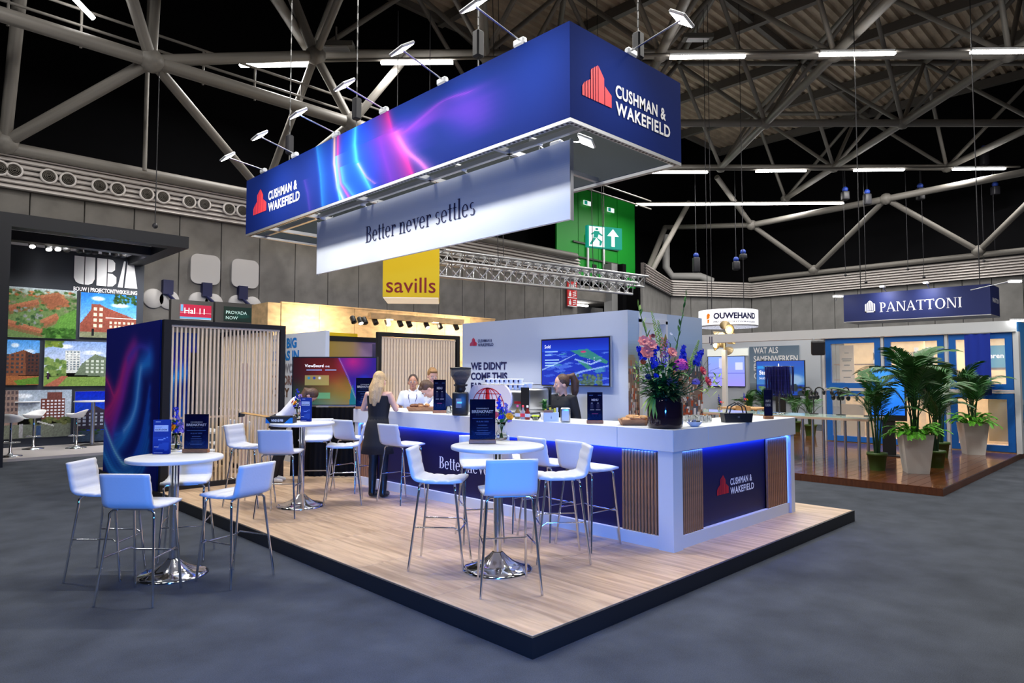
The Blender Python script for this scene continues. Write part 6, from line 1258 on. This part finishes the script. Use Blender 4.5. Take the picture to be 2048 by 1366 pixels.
# ---- right: timber deck, blue window booth --------------------------------------------
XWB = 17.8; bz = .12
DWOOD = mat('dark_gloss_timber', rgb(98, 56, 32), .16, noise=(3, .35, (.6, 8, 1)), coat=.3)
dk = thing('timber_deck', (11.57, 2.68, 0), 0, 'glossy dark brown timber deck of the neighbouring booth', 'deck'); DL, DW = 7.2, 11.0
box('deck_base', mat('deck_edge', rgb(92, 52, 30), .4, noise=(3, .3, (.6, 8, 1))), dk, 0, DL+2, 0, DW, 0, bz-.02); nb = 70; me = MB().rbox(0, DL+2, .002, DW/nb-.002, 0, .02, .002, 1).mesh('deck_board'); me.materials.append(DWOOD)
for i in range(nb): o = link('deck_board', me, None, dk); o.location = (0, i*DW/nb, bz-.02)
wy = lambda px, py=780: PX(px, py, XWB).y
wz = lambda px, py: PX(px, py, XWB).z
BLU = mat('booth_blue', rgb(18, 100, 190), .45); yb0 = wy(2034); WO = yb0
wb_ = thing('window_booth', (XWB, wy(1650), bz), XF, 'white booth front with six blue framed windows', 'booth'); W0 = wy(1650)
u = lambda px, py=780: W0-wy(px, py); v = lambda px, py: wz(px, py)-bz; UE = u(2034)
zt, zbm = v(2032, 641), v(2032, 663)
box('header_beam', WHITE, wb_, -6.5, UE+.02, -.06, .25, zbm, zt); box('end_post', WHITE, wb_, UE-.04, UE+.06, -.02, .2, 0, zbm)
for px in (1648, 1766.5, 1895): box('mullion', WHITE, wb_, u(px)-.03, u(px)+.03, -.01, .12, 0, zbm)
box('mid_rail', WHITE, wb_, 0, UE, -.01, .12, v(1840, 781)-.03, v(1840, 781)+.03)
PANE = mat('window_glass', (.92, .96, .97), .03, alpha=.18)
for a, c in ((1651, 1764), (1769, 1892), (1898, 2030)):
    for row in (0, 1):
        x0, x1 = u(a)+.02, u(c)-.02; z1, z0 = (zbm-.01, v(1840, 781)+.035) if row == 0 else (v(1840, 781)-.035, .02); fr = .13
        w_ = thing('window', (0, 0, 0)); w_.parent = wb_; b = MB()
        for q_ in ((x0, x0+fr, z0, z1), (x1-fr, x1, z0, z1), (x0+fr, x1-fr, z0, z0+fr), (x0+fr, x1-fr, z1-fr, z1)): b.box(q_[0], q_[1], .0, .08, q_[2], q_[3])
        b.build('window_frame', BLU, w_); box('pane', PANE, w_, x0+fr, x1-fr, .035, .042, z0+fr, z1-fr)
# booth interior: warm back wall, shelves, posters, lettering
WARM = mat('warm_plywood', rgb(226, 196, 150), .6, noise=(5, .12)); box('inner_wall', WARM, wb_, -.2, UE, 2.0, 2.06, 0, zbm); box('inner_floor', WARM, wb_, 0, UE, .13, 2.0, 0, .02)
for z in (v(1700, 728), v(1700, 760)): box('shelf', mat('brown_shelf', rgb(120, 80, 50), .6), wb_, .05, u(1760), .5, .9, z-.02, z+.01)
for px0, px1, m_ in ((1700, 1725, WALLW), (1742, 1754, WALLW), (1779, 1817, WALLW), (1846, 1858, WALLW), (1906, 2016, mat('teal_poster', rgb(30, 110, 140), .6))): box('poster', m_, wb_, u(px0)*1.1-.1, u(px1)*1.1-.1, 1.93, 1.99, v(1800, 735), v(1800, 690))
for x in (.95, 1.9): box('timber_post', WARM, wb_, x-.06, x+.06, 1.2, 1.32, 0, zbm)
LETD = mat('letter_charcoal', rgb(45, 50, 60), .6); text('lettering', 'MOOIE ONTWIKKELINGEN', LETD, wb_, u(1700)*1.1-.1, v(1750, 716), (u(1816)-u(1700))*1.1, .2, 1.92, bold=.02)
for s_, px, py in (('Investeren', 1882, 713), ('met', 1992, 713), ('beleid', 1960, 724)): text('lettering', s_, INKW, wb_, u(px)*1.08, v(1950, py), None, .12, 1.92, bold=.01)
box('leaflet_panel', mat('kraft', rgb(205, 185, 165), .7), wb_, u(1665)+.05, u(1698), .40, .42, v(1680, 765), v(1680, 690))
for z, w_ in ((.78, .3), (.62, .7), (.57, .6), (.45, .4), (.3, .7), (.12, .5)): x0, x1 = u(1665)+.05, u(1698); z0, z1 = v(1680, 765), v(1680, 690); xm = (x0+x1)/2; box('leaflet_print', LETD, wb_, xm-(x1-x0)*w_/2, xm+(x1-x0)*w_/2, .396, .399, z0+(z1-z0)*z, z0+(z1-z0)*(z+.03))
box('curtain', mat('ochre_board', rgb(200, 165, 95), .7), wb_, u(1965), u(2018), .5, .55, .2, v(1990, 797)); box('counter_front', mat('kraft_board', rgb(175, 145, 105), .7), wb_, u(1665), u(1712), .5, .6, .1, v(1690, 810)); box('yellow_board', _m['ochre_board'], wb_, u(1715), u(1760), .7, .75, .1, v(1690, 790))
for x in (1.0, 2.4, 3.4): area('booth_lamp', (XWB+1.0, W0-x, bz+zbm-.05), (XWB+1.1, W0-x, 0), .5, .5, 30, (1, .82, .6))
sdw = thing('printed_wall', (XWB, yb0-.02, bz), 0, 'blue printed side wall at the right edge of the window booth', 'wall'); box('panel', BLU, sdw, .1, 3, 0, .08, 0, zt); cv = Cv(60, 50, (70, 130, 190)); cv.vgrad(.4, 1, (110, 165, 210), (50, 120, 190)); cv.speck(80, 0, 1, 0, .4, .05, .05, [(120, 150, 170), (70, 100, 120), (180, 200, 210), (50, 90, 60)], 4); cv.put('print', sdw, .1, 3, 0, zt, PRINT, -.003)
t = thing('crest_banner', (XWB-.15, wy(1935), bz+v(1960, 790)), XF, 'royal blue fabric banner with white heraldic crest over the window', 'banner'); bw = wy(1935)-wy(1987); bh = v(1960, 668)-v(1960, 790); b = MB(); n = 16
b.add([(bw*i/n, .012*math.sin(i*1.1), z) for z in (0, bh) for i in range(n+1)], [(i, i+1, i+n+2, i+n+1) for i in range(n)], True); b.build('cloth', mat('royal_blue_cloth', rgb(22, 50, 165), .8), t); box('top_bar', STEEL, t, 0, bw, -.01, .02, bh, bh+.02)
P = []; cx_, cz_ = bw*.62, bh*.22                       # lion-and-shield crest built from simple patches
for x0, x1, z0, z1 in ((-.05, .05, -.06, .06), (-.16, -.07, -.05, -.01), (-.14, -.08, -.01, .07), (-.17, -.13, .05, .10), (.07, .16, -.05, -.01), (.08, .14, -.01, .07), (.13, .17, .05, .10), (-.17, .17, -.085, -.07), (-.04, .04, .075, .11), (-.02, .02, .11, .14)): P.append([(cx_+x0, cz_+z0), (cx_+x1, cz_+z0), (cx_+x1*.95, cz_+z1), (cx_+x0*.95, cz_+z1)])
poly_obj('crest', P, INKW, t, -.02); poly_obj('crest_field', [[(cx_-.025, cz_-.04), (cx_+.025, cz_-.04), (cx_+.025, cz_+.04), (cx_-.025, cz_+.04)]], mat('royal_ink', rgb(22, 50, 165), .8), t, -.022)
# open bay left of the windows: rear wall with lit screens and posters
XQ = 25.0; qy = lambda px, py=740: PX(px, py, XQ).y; qz = lambda px, py: PX(px, py, XQ).z
rw_ = thing('rear_partition', (XQ, qy(1400), 0), XF, 'pale rear partition of the open bay behind the bouquet', 'partition'); Q0 = qy(1400); qu = lambda px: Q0-qy(px); box('board', WALLW, rw_, 0, qu(1640), .05, .15, 0, qz(1500, 668))
box('lit_header', mat('lit_header', (.85, .87, .8), .5, emit=.5), rw_, qu(1415), qu(1496), 0, .05, qz(1450, 712), qz(1450, 698))
cv = Cv(60, 40, (150, 150, 235)); cv.vgrad(0, 1, (150, 140, 240), (130, 160, 245)); cv.rect(.3, .55, .6, .95, (190, 195, 235)); cv.rect(.75, .95, .55, .8, (200, 205, 240)); cv.rect(0, 1, .42, .45, (100, 105, 200)); cv.rect(0, 1, .3, .31, (110, 110, 205)); t = thing('video_wall', (XQ-.02, qy(1416), qz(1450, 772)), XF, 'lavender lit video wall beside the bouquet', 'screen'); vw, vh = qy(1416)-qy(1490), qz(1450, 712)-qz(1450, 772); box('casing', BLACK, t, 0, vw, 0, .04, -.03, vh); cv.put('display', t, .03, vw, 0, vh-.03, paintmat('video_screen', .3, 1.3), -.004)
x0, x1 = qu(1500), qu(1600); cv = Cv(40, 36, (120, 135, 150)); cv.vgrad(.3, 1, (150, 165, 180), (105, 125, 145)); cv.vgrad(0, .3, (70, 80, 70), (130, 145, 160)); t = thing('slogan_poster', (XQ-.03, qy(1500), qz(1550, 800)), XF, 'grey poster with large white Dutch slogan', 'poster'); pw, ph = qy(1500)-qy(1600), qz(1550, 692)-qz(1550, 800); box('board', WALLW, t, 0, pw, 0, .04, 0, ph); cv.put('print', t, 0, pw, 0, ph, PRINT, -.004)
for i, s_ in enumerate(['WAT ALS', 'SAMENWERKEN', 'ÉCHT', 'ONTWERPEN']): text('lettering', s_, INKW, t, pw*.09, ph*(.87-.16*i), pw*(.5, .88, .3, .8)[i], ph*.115, -.008, bold=.02)
q = PX(1513, 790, 23.6); t = thing('blue_screen', (23.6, q.y, q.z), XF, 'blue display with white figures behind the lanyard stand', 'screen'); pw, ph = q.y-PX(1610, 760, 23.6).y, PX(1560, 720, 23.6).z-PX(1560, 790, 23.6).z; box('casing', BLACK, t, 0, pw, 0, .05, 0, ph); cv = Cv(50, 36, (20, 70, 170)); cv.vgrad(.3, 1, (60, 130, 200), (20, 80, 190)); cv.blob(.75, .45, .3, .2, (180, 200, 220), .7); cv.speck(30, .5, 1, 0, .3, .07, .07, [(25, 35, 40), (40, 55, 60)], 5); cv.rect(.03, .35, .78, .86, (40, 150, 230)); cv.put('display', t, .02, pw-.02, .02, ph-.02, SCREEN, -.004); text('lettering', 'Ste', EMW, t, pw*.07, ph*.60, None, ph*.12, -.008, bold=.02); text('lettering', '34.000', EMW, t, pw*.07, ph*.46, None, ph*.06, -.008)
box('floor_stand', BLACK, t, pw*.4, pw*.6, .0, .05, -q.z, 0)
# white posts, lamp cluster, loudspeaker, header letters
q = PX(1451, 835, 21.0); t = thing('white_post', (21.0, q.y, 0), 0, 'slim white square post carrying the lamp cluster', 'post'); zt3 = PX(1451, 700, 21.0).z; box('shaft', mat('post_white', (.75, .73, .70), .6), t, -.07, .07, -.07, .07, 0, zt3)
t = thing('lamp_cluster', (21.0, q.y, zt3), 0, 'cluster of lit star-shaped lamps on a white post', 'lamp'); WARML = mat('warm_bulb', (1, .8, .5), .4, emit=14, ecol=(1, .75, .4)); GOLD = mat('lamp_gold', rgb(190, 170, 130), .35, .5)
for k in range(9):
    a = k*2.4; d = V((math.cos(a)*.9, math.sin(a)*.9, (k % 3-1)*.6)).normalized(); c_ = V((0, 0, .12+(k//3)*.2)); mm = Mx.Translation(c_*1.3+d*.2) @ Mx.Scale(1.35, 4) @ d.to_track_quat('Z', 'Y').to_matrix().to_4x4(); b = MB(mm)
    b.lathe([(.02, -.05), (.05, -.02), (.13, .08), (.14, .09), (.12, .08), (.03, -.02)], 10); sh = b.build('lamp_shade', GOLD, t); MB(mm).ball((0, 0, .07), .06, 10).build('bulb', WARML, sh)
MB().tube([(0, 0, 0), (0, 0, .6)], .03, 8).build('stem', GOLD, t); l = bpy.data.lights.new('cluster_light', 'POINT'); l.energy = 40; l.color = (1, .8, .55); l.shadow_soft_size = .2; o = bpy.data.objects.new('cluster_light', l); C.objects.link(o); o.location = (20.6, q.y, zt3+.3)
text('header_letters', 'IJ', INKN, wb_, W0-PX(1421, 680, XWB).y, v(1430, 686), None, .2, -.07)
q = PX(1636, 695, 17.2); t = thing('loudspeaker', q, XF+.4, 'black loudspeaker on a bracket under the white header', 'loudspeaker'); MB(Mx.Rotation(R(12), 4, 'X')).rbox(-.16, .16, -.14, .14, -.18, .18, .03, 1).build('cabinet', HOI, t); MB().tube([(0, .1, .1), (-.1, .62, .25)], .02, 6).build('bracket', STEEL, t)
# round lit fabric sign
q = PD(1456, 634, 24.0); rr = 57/1337*24; hh_ = 33/1337*24; t = thing('round_sign', (q.x, q.y, PD(1456, 655, 24).z), CF+R(-24)*0, 'round white illuminated fabric sign with dark lettering', 'sign'); LITW = mat('lit_fabric', (.85, .86, .92), .7, emit=.95, ecol=(.93, .93, 1))
b = MB(); b.lathe([(rr, 0), (rr, hh_)], 48); b.build('fabric_ring', LITW, t); MB().lathe([(rr*1.004, .0), (rr*1.004, .05)], 48).build('lower_hoop', INKG, t); MB().lathe([(0, .01), (rr*.99, .01)], 48).build('underside', LITW, t)
me = None
for s_, z_, h2, m_, a0, a1 in (('OUWEHAND', .43, .34, INKN, -.80, .74), ('PROJECTONTWIKKELEN', .20, .08, INKG, -.80, .74)):
    o = text('lettering', s_, m_, t, 0, hh_*z_, 1, h2*hh_*1.0, 0, bold=.045)
    for vv in o.data.vertices: a = a0+(a1-a0)*vv.co.x; vv.co = (rr*1.01*math.sin(a), -rr*1.01*math.cos(a), vv.co.z)
o = poly_obj('flame_mark', [[(0, .35), (.4, .5), (.5, .85), (.2, 1), (0, .8)], [(.1, 0), (.3, 0), (.4, .4), (.1, .35)]], mat('flame_orange', rgb(235, 130, 30), .5, emit=.3), t)
for vv in o.data.vertices: a = -1.08+.3*vv.co.x; vv.co = (rr*1.01*math.sin(a), -rr*1.01*math.cos(a), hh_*(.18+.6*vv.co.z))
for a in (-.8, -.6, .6): link('suspension', MB().tube([(rr*math.sin(a), 0, hh_), (rr*math.sin(a), 0, top_at(t.location)-t.location.z)], .012, 5).mesh('suspension'), HOI, t)
# long hanging sign of the neighbouring stand
XP = 20.0; q0 = PX(1688, 640, XP); q1 = PX(1982, 630, XP); zt, zb = PX(1982, 567, XP).z, PX(1982, 628, XP).z
t = thing('long_hanging_sign', (XP, q0.y, zb), XF, 'long dark blue hanging box sign with white serif name', 'sign'); PW, PH = q0.y-q1.y, zt-zb; PDB = mat('deep_blue_box', rgb(8, 26, 84), .6); box('box_body', PDB, t, 0, PW, 0, 1.1, 0, PH); box('lower_edge', ALU, t, -.005, PW+.005, -.005, 1.105, -.02, 0)
pu = lambda px: q0.y-PX(px, 610, XP).y; pv = lambda px, py: PX(px, py, XP).z-zb
serif('lettering', 'PANATTONI', INKW, t, pu(1759), pv(1765, 624), pu(1926)-pu(1759), (pv(1765, 605)-pv(1765, 624))/1.4); ex, ez, eh, ew = pu(1730), pv(1735, 625), pv(1735, 602)-pv(1735, 625), pu(1750)-pu(1730)
poly_obj('emblem', [[(ex, ez), (ex+ew, ez), (ex+ew, ez+eh*.1), (ex, ez+eh*.1)], [(ex, ez), (ex+ew*.14, ez), (ex+ew*.14, ez+eh*.78), (ex, ez+eh*.7)], [(ex+ew*.86, ez), (ex+ew, ez), (ex+ew, ez+eh*.7), (ex+ew*.86, ez+eh*.78)]]+[[(ex+ew*a, ez+eh*.15), (ex+ew*(a+.14), ez+eh*.15), (ex+ew*(a+.14), ez+eh*tb), (ex+ew*a, ez+eh*ta)] for a, ta, tb in ((.22, .82, .9), (.43, .95, .95), (.64, .9, .82))]+[[(ex+ew*.3, ez+eh*.93), (ex+ew*.5, ez+eh*.85), (ex+ew*.7, ez+eh*.93), (ex+ew*.5, ez+eh*1.02)]], INKW, t)
text('lettering', 'PANATTONI', INKW, t, .25, PH*.42, .7, PH*.16, -.004, rot=Mx.Translation((PW, 0, 0)) @ Mx.Rotation(pi/2, 4, 'Z'))
for x in (.3, PW-.3): link('suspension', MB().tube([(x, .5, PH), (x, .5, top_at(t.location)-zb)], .012, 5).mesh('suspension'), HOI, t)
for i, (x, z, px) in enumerate(((PW*.32, PH+.1, 0), (PW*.62, PH+.1, 0))): o = MB().rbox(x-.06, x+.06, -.35, -.2, z, z+.05, .01, 1).build('sign_lamp', HEADM, t); MB().tube([(x, -.28, z+.02), (x, .02, PH)], .01, 5).build('lamp_arm', STEEL, o); area('sign_light', (XP-.4, q0.y-x, zb+PH+.1), (XP, q0.y-x, zb+PH*.4), .15, .1, 9, (1, 1, 1), 140)
for i, (x, y, d_) in enumerate(((1676, 592, 18.6), (2030, 562, 15.5), (2035, 640, 14.3))):
    t = thing('small_floodlight', PD(x, y, d_), CF, 'small lit white floodlight, %s' % ['left of the long blue sign', 'at the upper right edge', 'on the booth corner at the right edge'][i], 'floodlight'); box('head', GLOW, t, -.12, .12, -.05, .05, -.03, .0); box('housing', HEADM, t, -.13, .13, -.06, .06, .001, .03); MB().tube([(0, 0, .02), ((.3, -.7, .0)[i], (.75, .5, .5)[i], (-.05, -.15, -.25)[i])], .01, 5).build('arm', STEEL, t)
# long display table on many steel tubes, kiosk, headphone stands, lanyard stand
q = PZ(1560, 846, .98); q2 = PZ(1800, 858, .98); t = thing('display_table', (13.2, 4.2, bz), 0, 'long pale wooden display table on many steel tube legs', 'table'); tx, ty = 1.0, 5.0
box('table_top', mat('pale_top', rgb(205, 175, 150), .3), t, 0, tx, 0, ty, .83, .87); box('glass_sheet', mat('green_glass', (.45, .6, .5), .05), t, .03, tx-.03, .03, ty-.03, .871, .885); me = MB().lathe([(.028, 0), (.028, .83)], 12).mesh('leg'); me.materials.append(STEEL)
for i in range(12):
    for x in (.1, tx-.1): o = link('leg', me, None, t); o.location = (x, .2+i*(ty-.4)/11+(.1 if x > .5 else 0), 0)
t = thing('lanyard_stand', PX(1559, 836, 13.7), 0, 'chrome stand hung with many dark blue lanyards', 'stand'); t.location.z = bz+.886; MB().lathe([(.14, 0), (.14, .012), (.015, .02), (.015, 1.02), (0, 1.03)], 20).build('pole', CHROME, t); lnm = mat('lanyard_blue', rgb(26, 26, 92), .45, noise=(30, .5)); zl0, zl1 = .42, .95
for k in range(6): a = k*pi/3; MB().tube([(0, 0, .97), (.3*math.cos(a), .3*math.sin(a), .97)], .006, 5).build('arm', CHROME, t)
rr_ = random.Random(6); mel = []
for k in range(3): x = .012; mel.append(MB().box(-x, x, -.002, .002, -.50-.06*k, 0).mesh('lanyard')); mel[-1].materials.append(lnm)
for k in range(110): a = rr_.uniform(0, 2*pi); r2 = rr_.uniform(.06, .30); o = link('lanyard', mel[k % 3], None, t); o.location = (r2*math.cos(a), r2*math.sin(a), .965); o.rotation_euler = (rr_.uniform(-.05, .05), rr_.uniform(-.05, .05), rr_.uniform(0, 3))
q = PX(1777, 850, 15.4); t = thing('kiosk_screen', (15.4, q.y, bz), XF+.15, 'upright kiosk with glowing light blue screen among the palms', 'kiosk'); kw = 58/1337*q.dot(_hd); kz0, kz1 = PX(1777, 830, 15.4).z-bz, PX(1777, 735, 15.4).z-bz; box('casing', BLACK, t, -kw/2-.03, kw/2+.03, 0, .08, kz0-.12, kz1+.03); cv = Cv(30, 44, (60, 150, 245)); cv.vgrad(0, 1, (20, 110, 235), (70, 160, 250)); cv.blob(.3, .5, .6, .3, (90, 175, 250), .5, 1); cv.put('display', t, -kw/2, kw/2, kz0, kz1, paintmat('kiosk_glow', .3, 1.2), -.003); box('stand', BLACK, t, -.12, .12, .02, .07, .02, kz0-.12); box('base', BLACK, t, -.3, .3, -.15, .25, 0, .02)
HPB = mat('headphone_black', (.012, .012, .013), .3)
for i, (x, y) in enumerate([(1628, 838), (1682, 840), (1738, 842)]):
    q = PX(x, y, 14.0-.0*i); t = thing('headphone_stand', (q.x, q.y, bz+.886), i, 'stand with several black headphones on the display table, %s' % ['left one', 'middle one', 'right one'][i], 'headphones'); MB().lathe([(.09, 0), (.09, .01), (.012, .02), (.012, .40)], 14).build('stem', BLACK, t)
    for k in range(4):
        mm = Mx.Translation((.12*math.cos(k*1.6), .12*math.sin(k*1.6), .36+.10*(k % 2))) @ Mx.Rotation(k*1.6, 4, 'Z') @ Mx.Rotation(R(15), 4, 'X'); b = MB(mm); b.tube([(.085*math.cos(a), 0, .085*math.sin(a)) for a in [pi*j/10 for j in range(11)]], .014, 8); h_ = b.build('headphones', HPB, t); b = MB(mm)
        for s_ in (-1, 1): b = MB(mm); b.ball((s_*.08, 0, -.02), .055, 10, (.5, .9, 1)); b.build('ear_cup', HPB, h_)
# ---- plants ------------------------------------------------------------------------
PALM = mat('palm_green', rgb(46, 98, 42), .45, noise=(6, .35)); PALMD = mat('palm_dark', rgb(22, 54, 28), .45, noise=(6, .35)); FERN = mat('fern_green', rgb(88, 165, 38), .5, noise=(10, .3)); POTG = mat('pot_green', rgb(62, 88, 34), .45)
def frond(L, arch, n, ll, lw, seed):
    """an arching frond along +x, leaflets on both sides"""
    r_ = random.Random(seed); b = MB(); P_ = []
    for i in range(13): s_ = i/12; P_.append(V((L*s_*(1-.12*s_), 0, L*(arch*1.2*s_-arch*1.05*s_*s_))))
    b.tube(P_, [.008*(1-.8*i/12)+.001 for i in range(13)], 5)
    for i in range(n):
        s_ = .22+.78*i/n; k = s_*12; i0 = min(11, int(k)); p = P_[i0].lerp(P_[i0+1], k-i0); tg = (P_[i0+1]-P_[i0]).normalized()
        for sd in (-1, 1): d = (tg*.75+V((0, sd*.75, .15+r_.uniform(-.1, .1)))).normalized(); leafshape(b, p, d, ll*(math.sin(pi*(.15+.8*s_))**.6)*r_.uniform(.85, 1.1), lw, .35, 4)
    return b.mesh('frond')
pf = [frond(1.35, .75, 26, .34, .014, 1), frond(1.2, 1.0, 24, .32, .014, 2), frond(1.0, 1.4, 22, .30, .013, 3)]; ff = [frond(.34, .7, 14, .075, .009, 4), frond(.28, 1.1, 12, .07, .009, 5)]
for m_ in pf: m_.materials.append(PALM)
for m_ in ff: m_.materials.append(FERN)
def palm(p, label, pot, h, n, sc, seed, fern=False, z=bz):
    t = thing('potted_palm', (p.x, p.y, z), 0, label, 'plant', 'potted palms on the timber deck'); r_ = random.Random(seed)
    if pot == 'white':
        ph, a, c = .66, .165, .235; vs = [(sx*r2, sy*r2, zz) for zz, r2 in ((0, a), (ph, c), (ph, c-.02), (ph-.1, c-.03)) for sx, sy in ((-1, -1), (1, -1), (1, 1), (-1, 1))]; fs = [(3, 2, 1, 0), (12, 13, 14, 15)]+[(k*4+i, k*4+(i+1) % 4, (k+1)*4+(i+1) % 4, (k+1)*4+i) for k in range(3) for i in range(4)]
        o = MB(Mx.Rotation(.5, 4, 'Z')).add(vs, fs).build('planter', mat('planter_white', (.72, .71, .68), .45), t); z0 = ph-.08
    else: MB().lathe([(.12, 0), (.155, .26), (.17, .26), (.17, .31), (.15, .31), (.14, .27), (0, .27)], 28).build('pot', POTG, t); z0 = .27
    for k in range(4): a = k*1.6; MB().tube([(.03*math.cos(a), .03*math.sin(a), z0), (.06*math.cos(a), .06*math.sin(a), z0+h*.5), (.10*math.cos(a), .10*math.sin(a), z0+h)], [.02, .014, .008], 6).build('stem', PALMD, t)
    for k in range(n):
        a = k*2.4+r_.uniform(-.3, .3); o = link('frond', pf[k % 3], None, t); s_ = sc*r_.uniform(.8, 1.1); o.location = (.05*math.cos(a), .05*math.sin(a), z0+h*r_.uniform(.25, .85)); o.rotation_euler = (r_.uniform(-.2, .2), -R(r_.uniform(18, 72)), a); o.scale = (s_, s_, s_)
    if fern:
        for k in range(44): a = k*2.4; o = link('fern_frond', ff[k % 2], None, t); o.location = (.13*math.cos(a), .13*math.sin(a), z0+.05); o.rotation_euler = (0, r_.uniform(-.5, .35), a); s_ = r_.uniform(1.0, 1.5); o.scale = (s_, s_, s_)
    return t
palm(PZ(1832, 945, bz), 'tall palm with ferns in the nearest white square planter', 'white', .85, 19, 1.0, 1, True); palm(PZ(1947, 908, bz), 'palm with ferns in the white square planter at the right', 'white', .6, 15, .85, 2, True)
palm(PZ(1755, 940, bz), 'palm in a green pot left of the nearest white planter', 'green', .8, 13, .8, 3); palm(PZ(1872, 935, bz), 'palm in a green pot just behind the nearest white planter', 'green', .9, 14, .95, 4); palm(PZ(1882, 914, bz), 'palm in a green pot beside the blue windows', 'green', .95, 13, .8, 5)
for i, (px, py, X_) in enumerate([(1500, 815, 20.0), (1530, 815, 20.5), (1590, 820, 20.0), (1620, 812, 19.0)]):
    q = PX(px, py, X_); palm(V((q.x, q.y, 0)), 'dark bushy palm behind the display table, %s of four' % ['first', 'second', 'third', 'last'][i], 'green', .45, 12, .6, 10+i)
# wooden tables, chairs, counters in the open bay
OAKF = mat('light_oak_furniture', rgb(205, 160, 105), .5, noise=(10, .2, (1, 6, 1)))
def chair2(p, rz, label):
    t = thing('wooden_chair', p, rz, label, 'chair', 'light wooden chairs in the open bay'); box('seat', OAKF, t, -.22, .22, -.22, .22, .43, .46); MB().rbox(-.22, .22, .19, .23, .62, .84, .01, 1).build('backrest', OAKF, t)
    for x in (-.19, .19):
        for y in (-.19, .2): box('leg', OAKF, t, x-.02, x+.02, y-.02, y+.02, 0, .43 if y < 0 else .62)
for i, (px, py, X_, rz) in enumerate([(1425, 850, 15.0, .3), (1455, 852, 14.8, 2.6), (1495, 850, 17.5, 1.5)]): q = PX(px, py, X_); chair2((q.x, q.y, 0.0 if X_ < 11 else bz), rz, 'light wooden chair in the open bay, %s' % ['left of the bag', 'just behind the bag', 'right of the white post'][i])
for i, (px, X_) in enumerate([(1440, 16.2), (1490, 18.6)]):
    q = PX(px, 840, X_); t = thing('wooden_table', (q.x, q.y, bz), 0, 'light wooden table in the open bay, %s the white post' % ('left of' if i == 0 else 'right of'), 'table'); box('table_top', OAKF, t, -.5, .5, -.6, .6, .70, .74)
    for x in (-.44, .44):
        for y in (-.54, .54): box('leg', OAKF, t, x-.03, x+.03, y-.03, y+.03, 0, .70)
    small_vase(V((q.x, q.y, bz+.741)), 'little vase of lilac flowers on the wooden table %s the white post' % ('left of' if i == 0 else 'right of'), 20+i)
# crates seen through the cabin doorway
CRB = mat('crate_blue', rgb(20, 110, 190), .5); CRG = mat('crate_grey', rgb(170, 170, 160), .5)
for k in range(4):
    t = thing('crate', ((xd0+xd1)/2+.35, YW0+.75, PZT+k*.27), .2, '%s open plastic crate inside the cabin doorway, %s of the stack' % ('grey' if k == 0 else 'blue', ['bottom', 'second', 'third', 'top'][k]), 'crate'); m_ = CRG if k == 0 else CRB
    for a in ((-.3, .3, -.2, -.18), (-.3, .3, .18, .2), (-.3, -.28, -.18, .18), (.28, .3, -.18, .18)):
        for z in (0, .09, .18): box('rim', m_, t, *a, z, z+.055)
    for x in (-.3, .27): [box('corner_post', m_, t, x, x+.03, y, y+.03, .0, .235) for y in (-.205, .175)]
    box('bottom', m_, t, -.28, .28, -.18, .18, .0, .02)
# meeting table and chairs inside the slatted cabin
t = thing('meeting_table', (4.0, 11.9, PZT), 0, 'white meeting table inside the slatted cabin', 'table'); box('table_top', WHITE, t, -.45, .45, -.7, .7, .71, .74); [box('leg', STEEL, t, x-.02, x+.02, y-.02, y+.02, 0, .71) for x in (-.4, .4) for y in (-.62, .62)]
for i, (x, y, rz) in enumerate([(4.25, 10.95, 0), (4.68, 11.6, pi/2), (4.68, 12.2, pi/2)]):
    t = thing('meeting_chair', (x, y, PZT+.003), rz, 'white meeting chair behind the slats, %s' % ['nearest the front', 'at the side', 'farthest in'][i], 'chair', 'white chairs inside the slatted cabin'); MB().rbox(-.21, .21, -.21, .21, .43, .47, .015, 2).build('seat', LEATHER, t); MB().rbox(-.21, .21, -.22, -.18, .47, .86, .015, 2).build('backrest', LEATHER, t); [link('leg', MB().tube([(sx_*.17, sy_*.17, .43), (sx_*.2, sy_*.2, 0)], .01, 6).mesh('leg'), CHROME, t) for sx_ in (-1, 1) for sy_ in (-1, 1)]
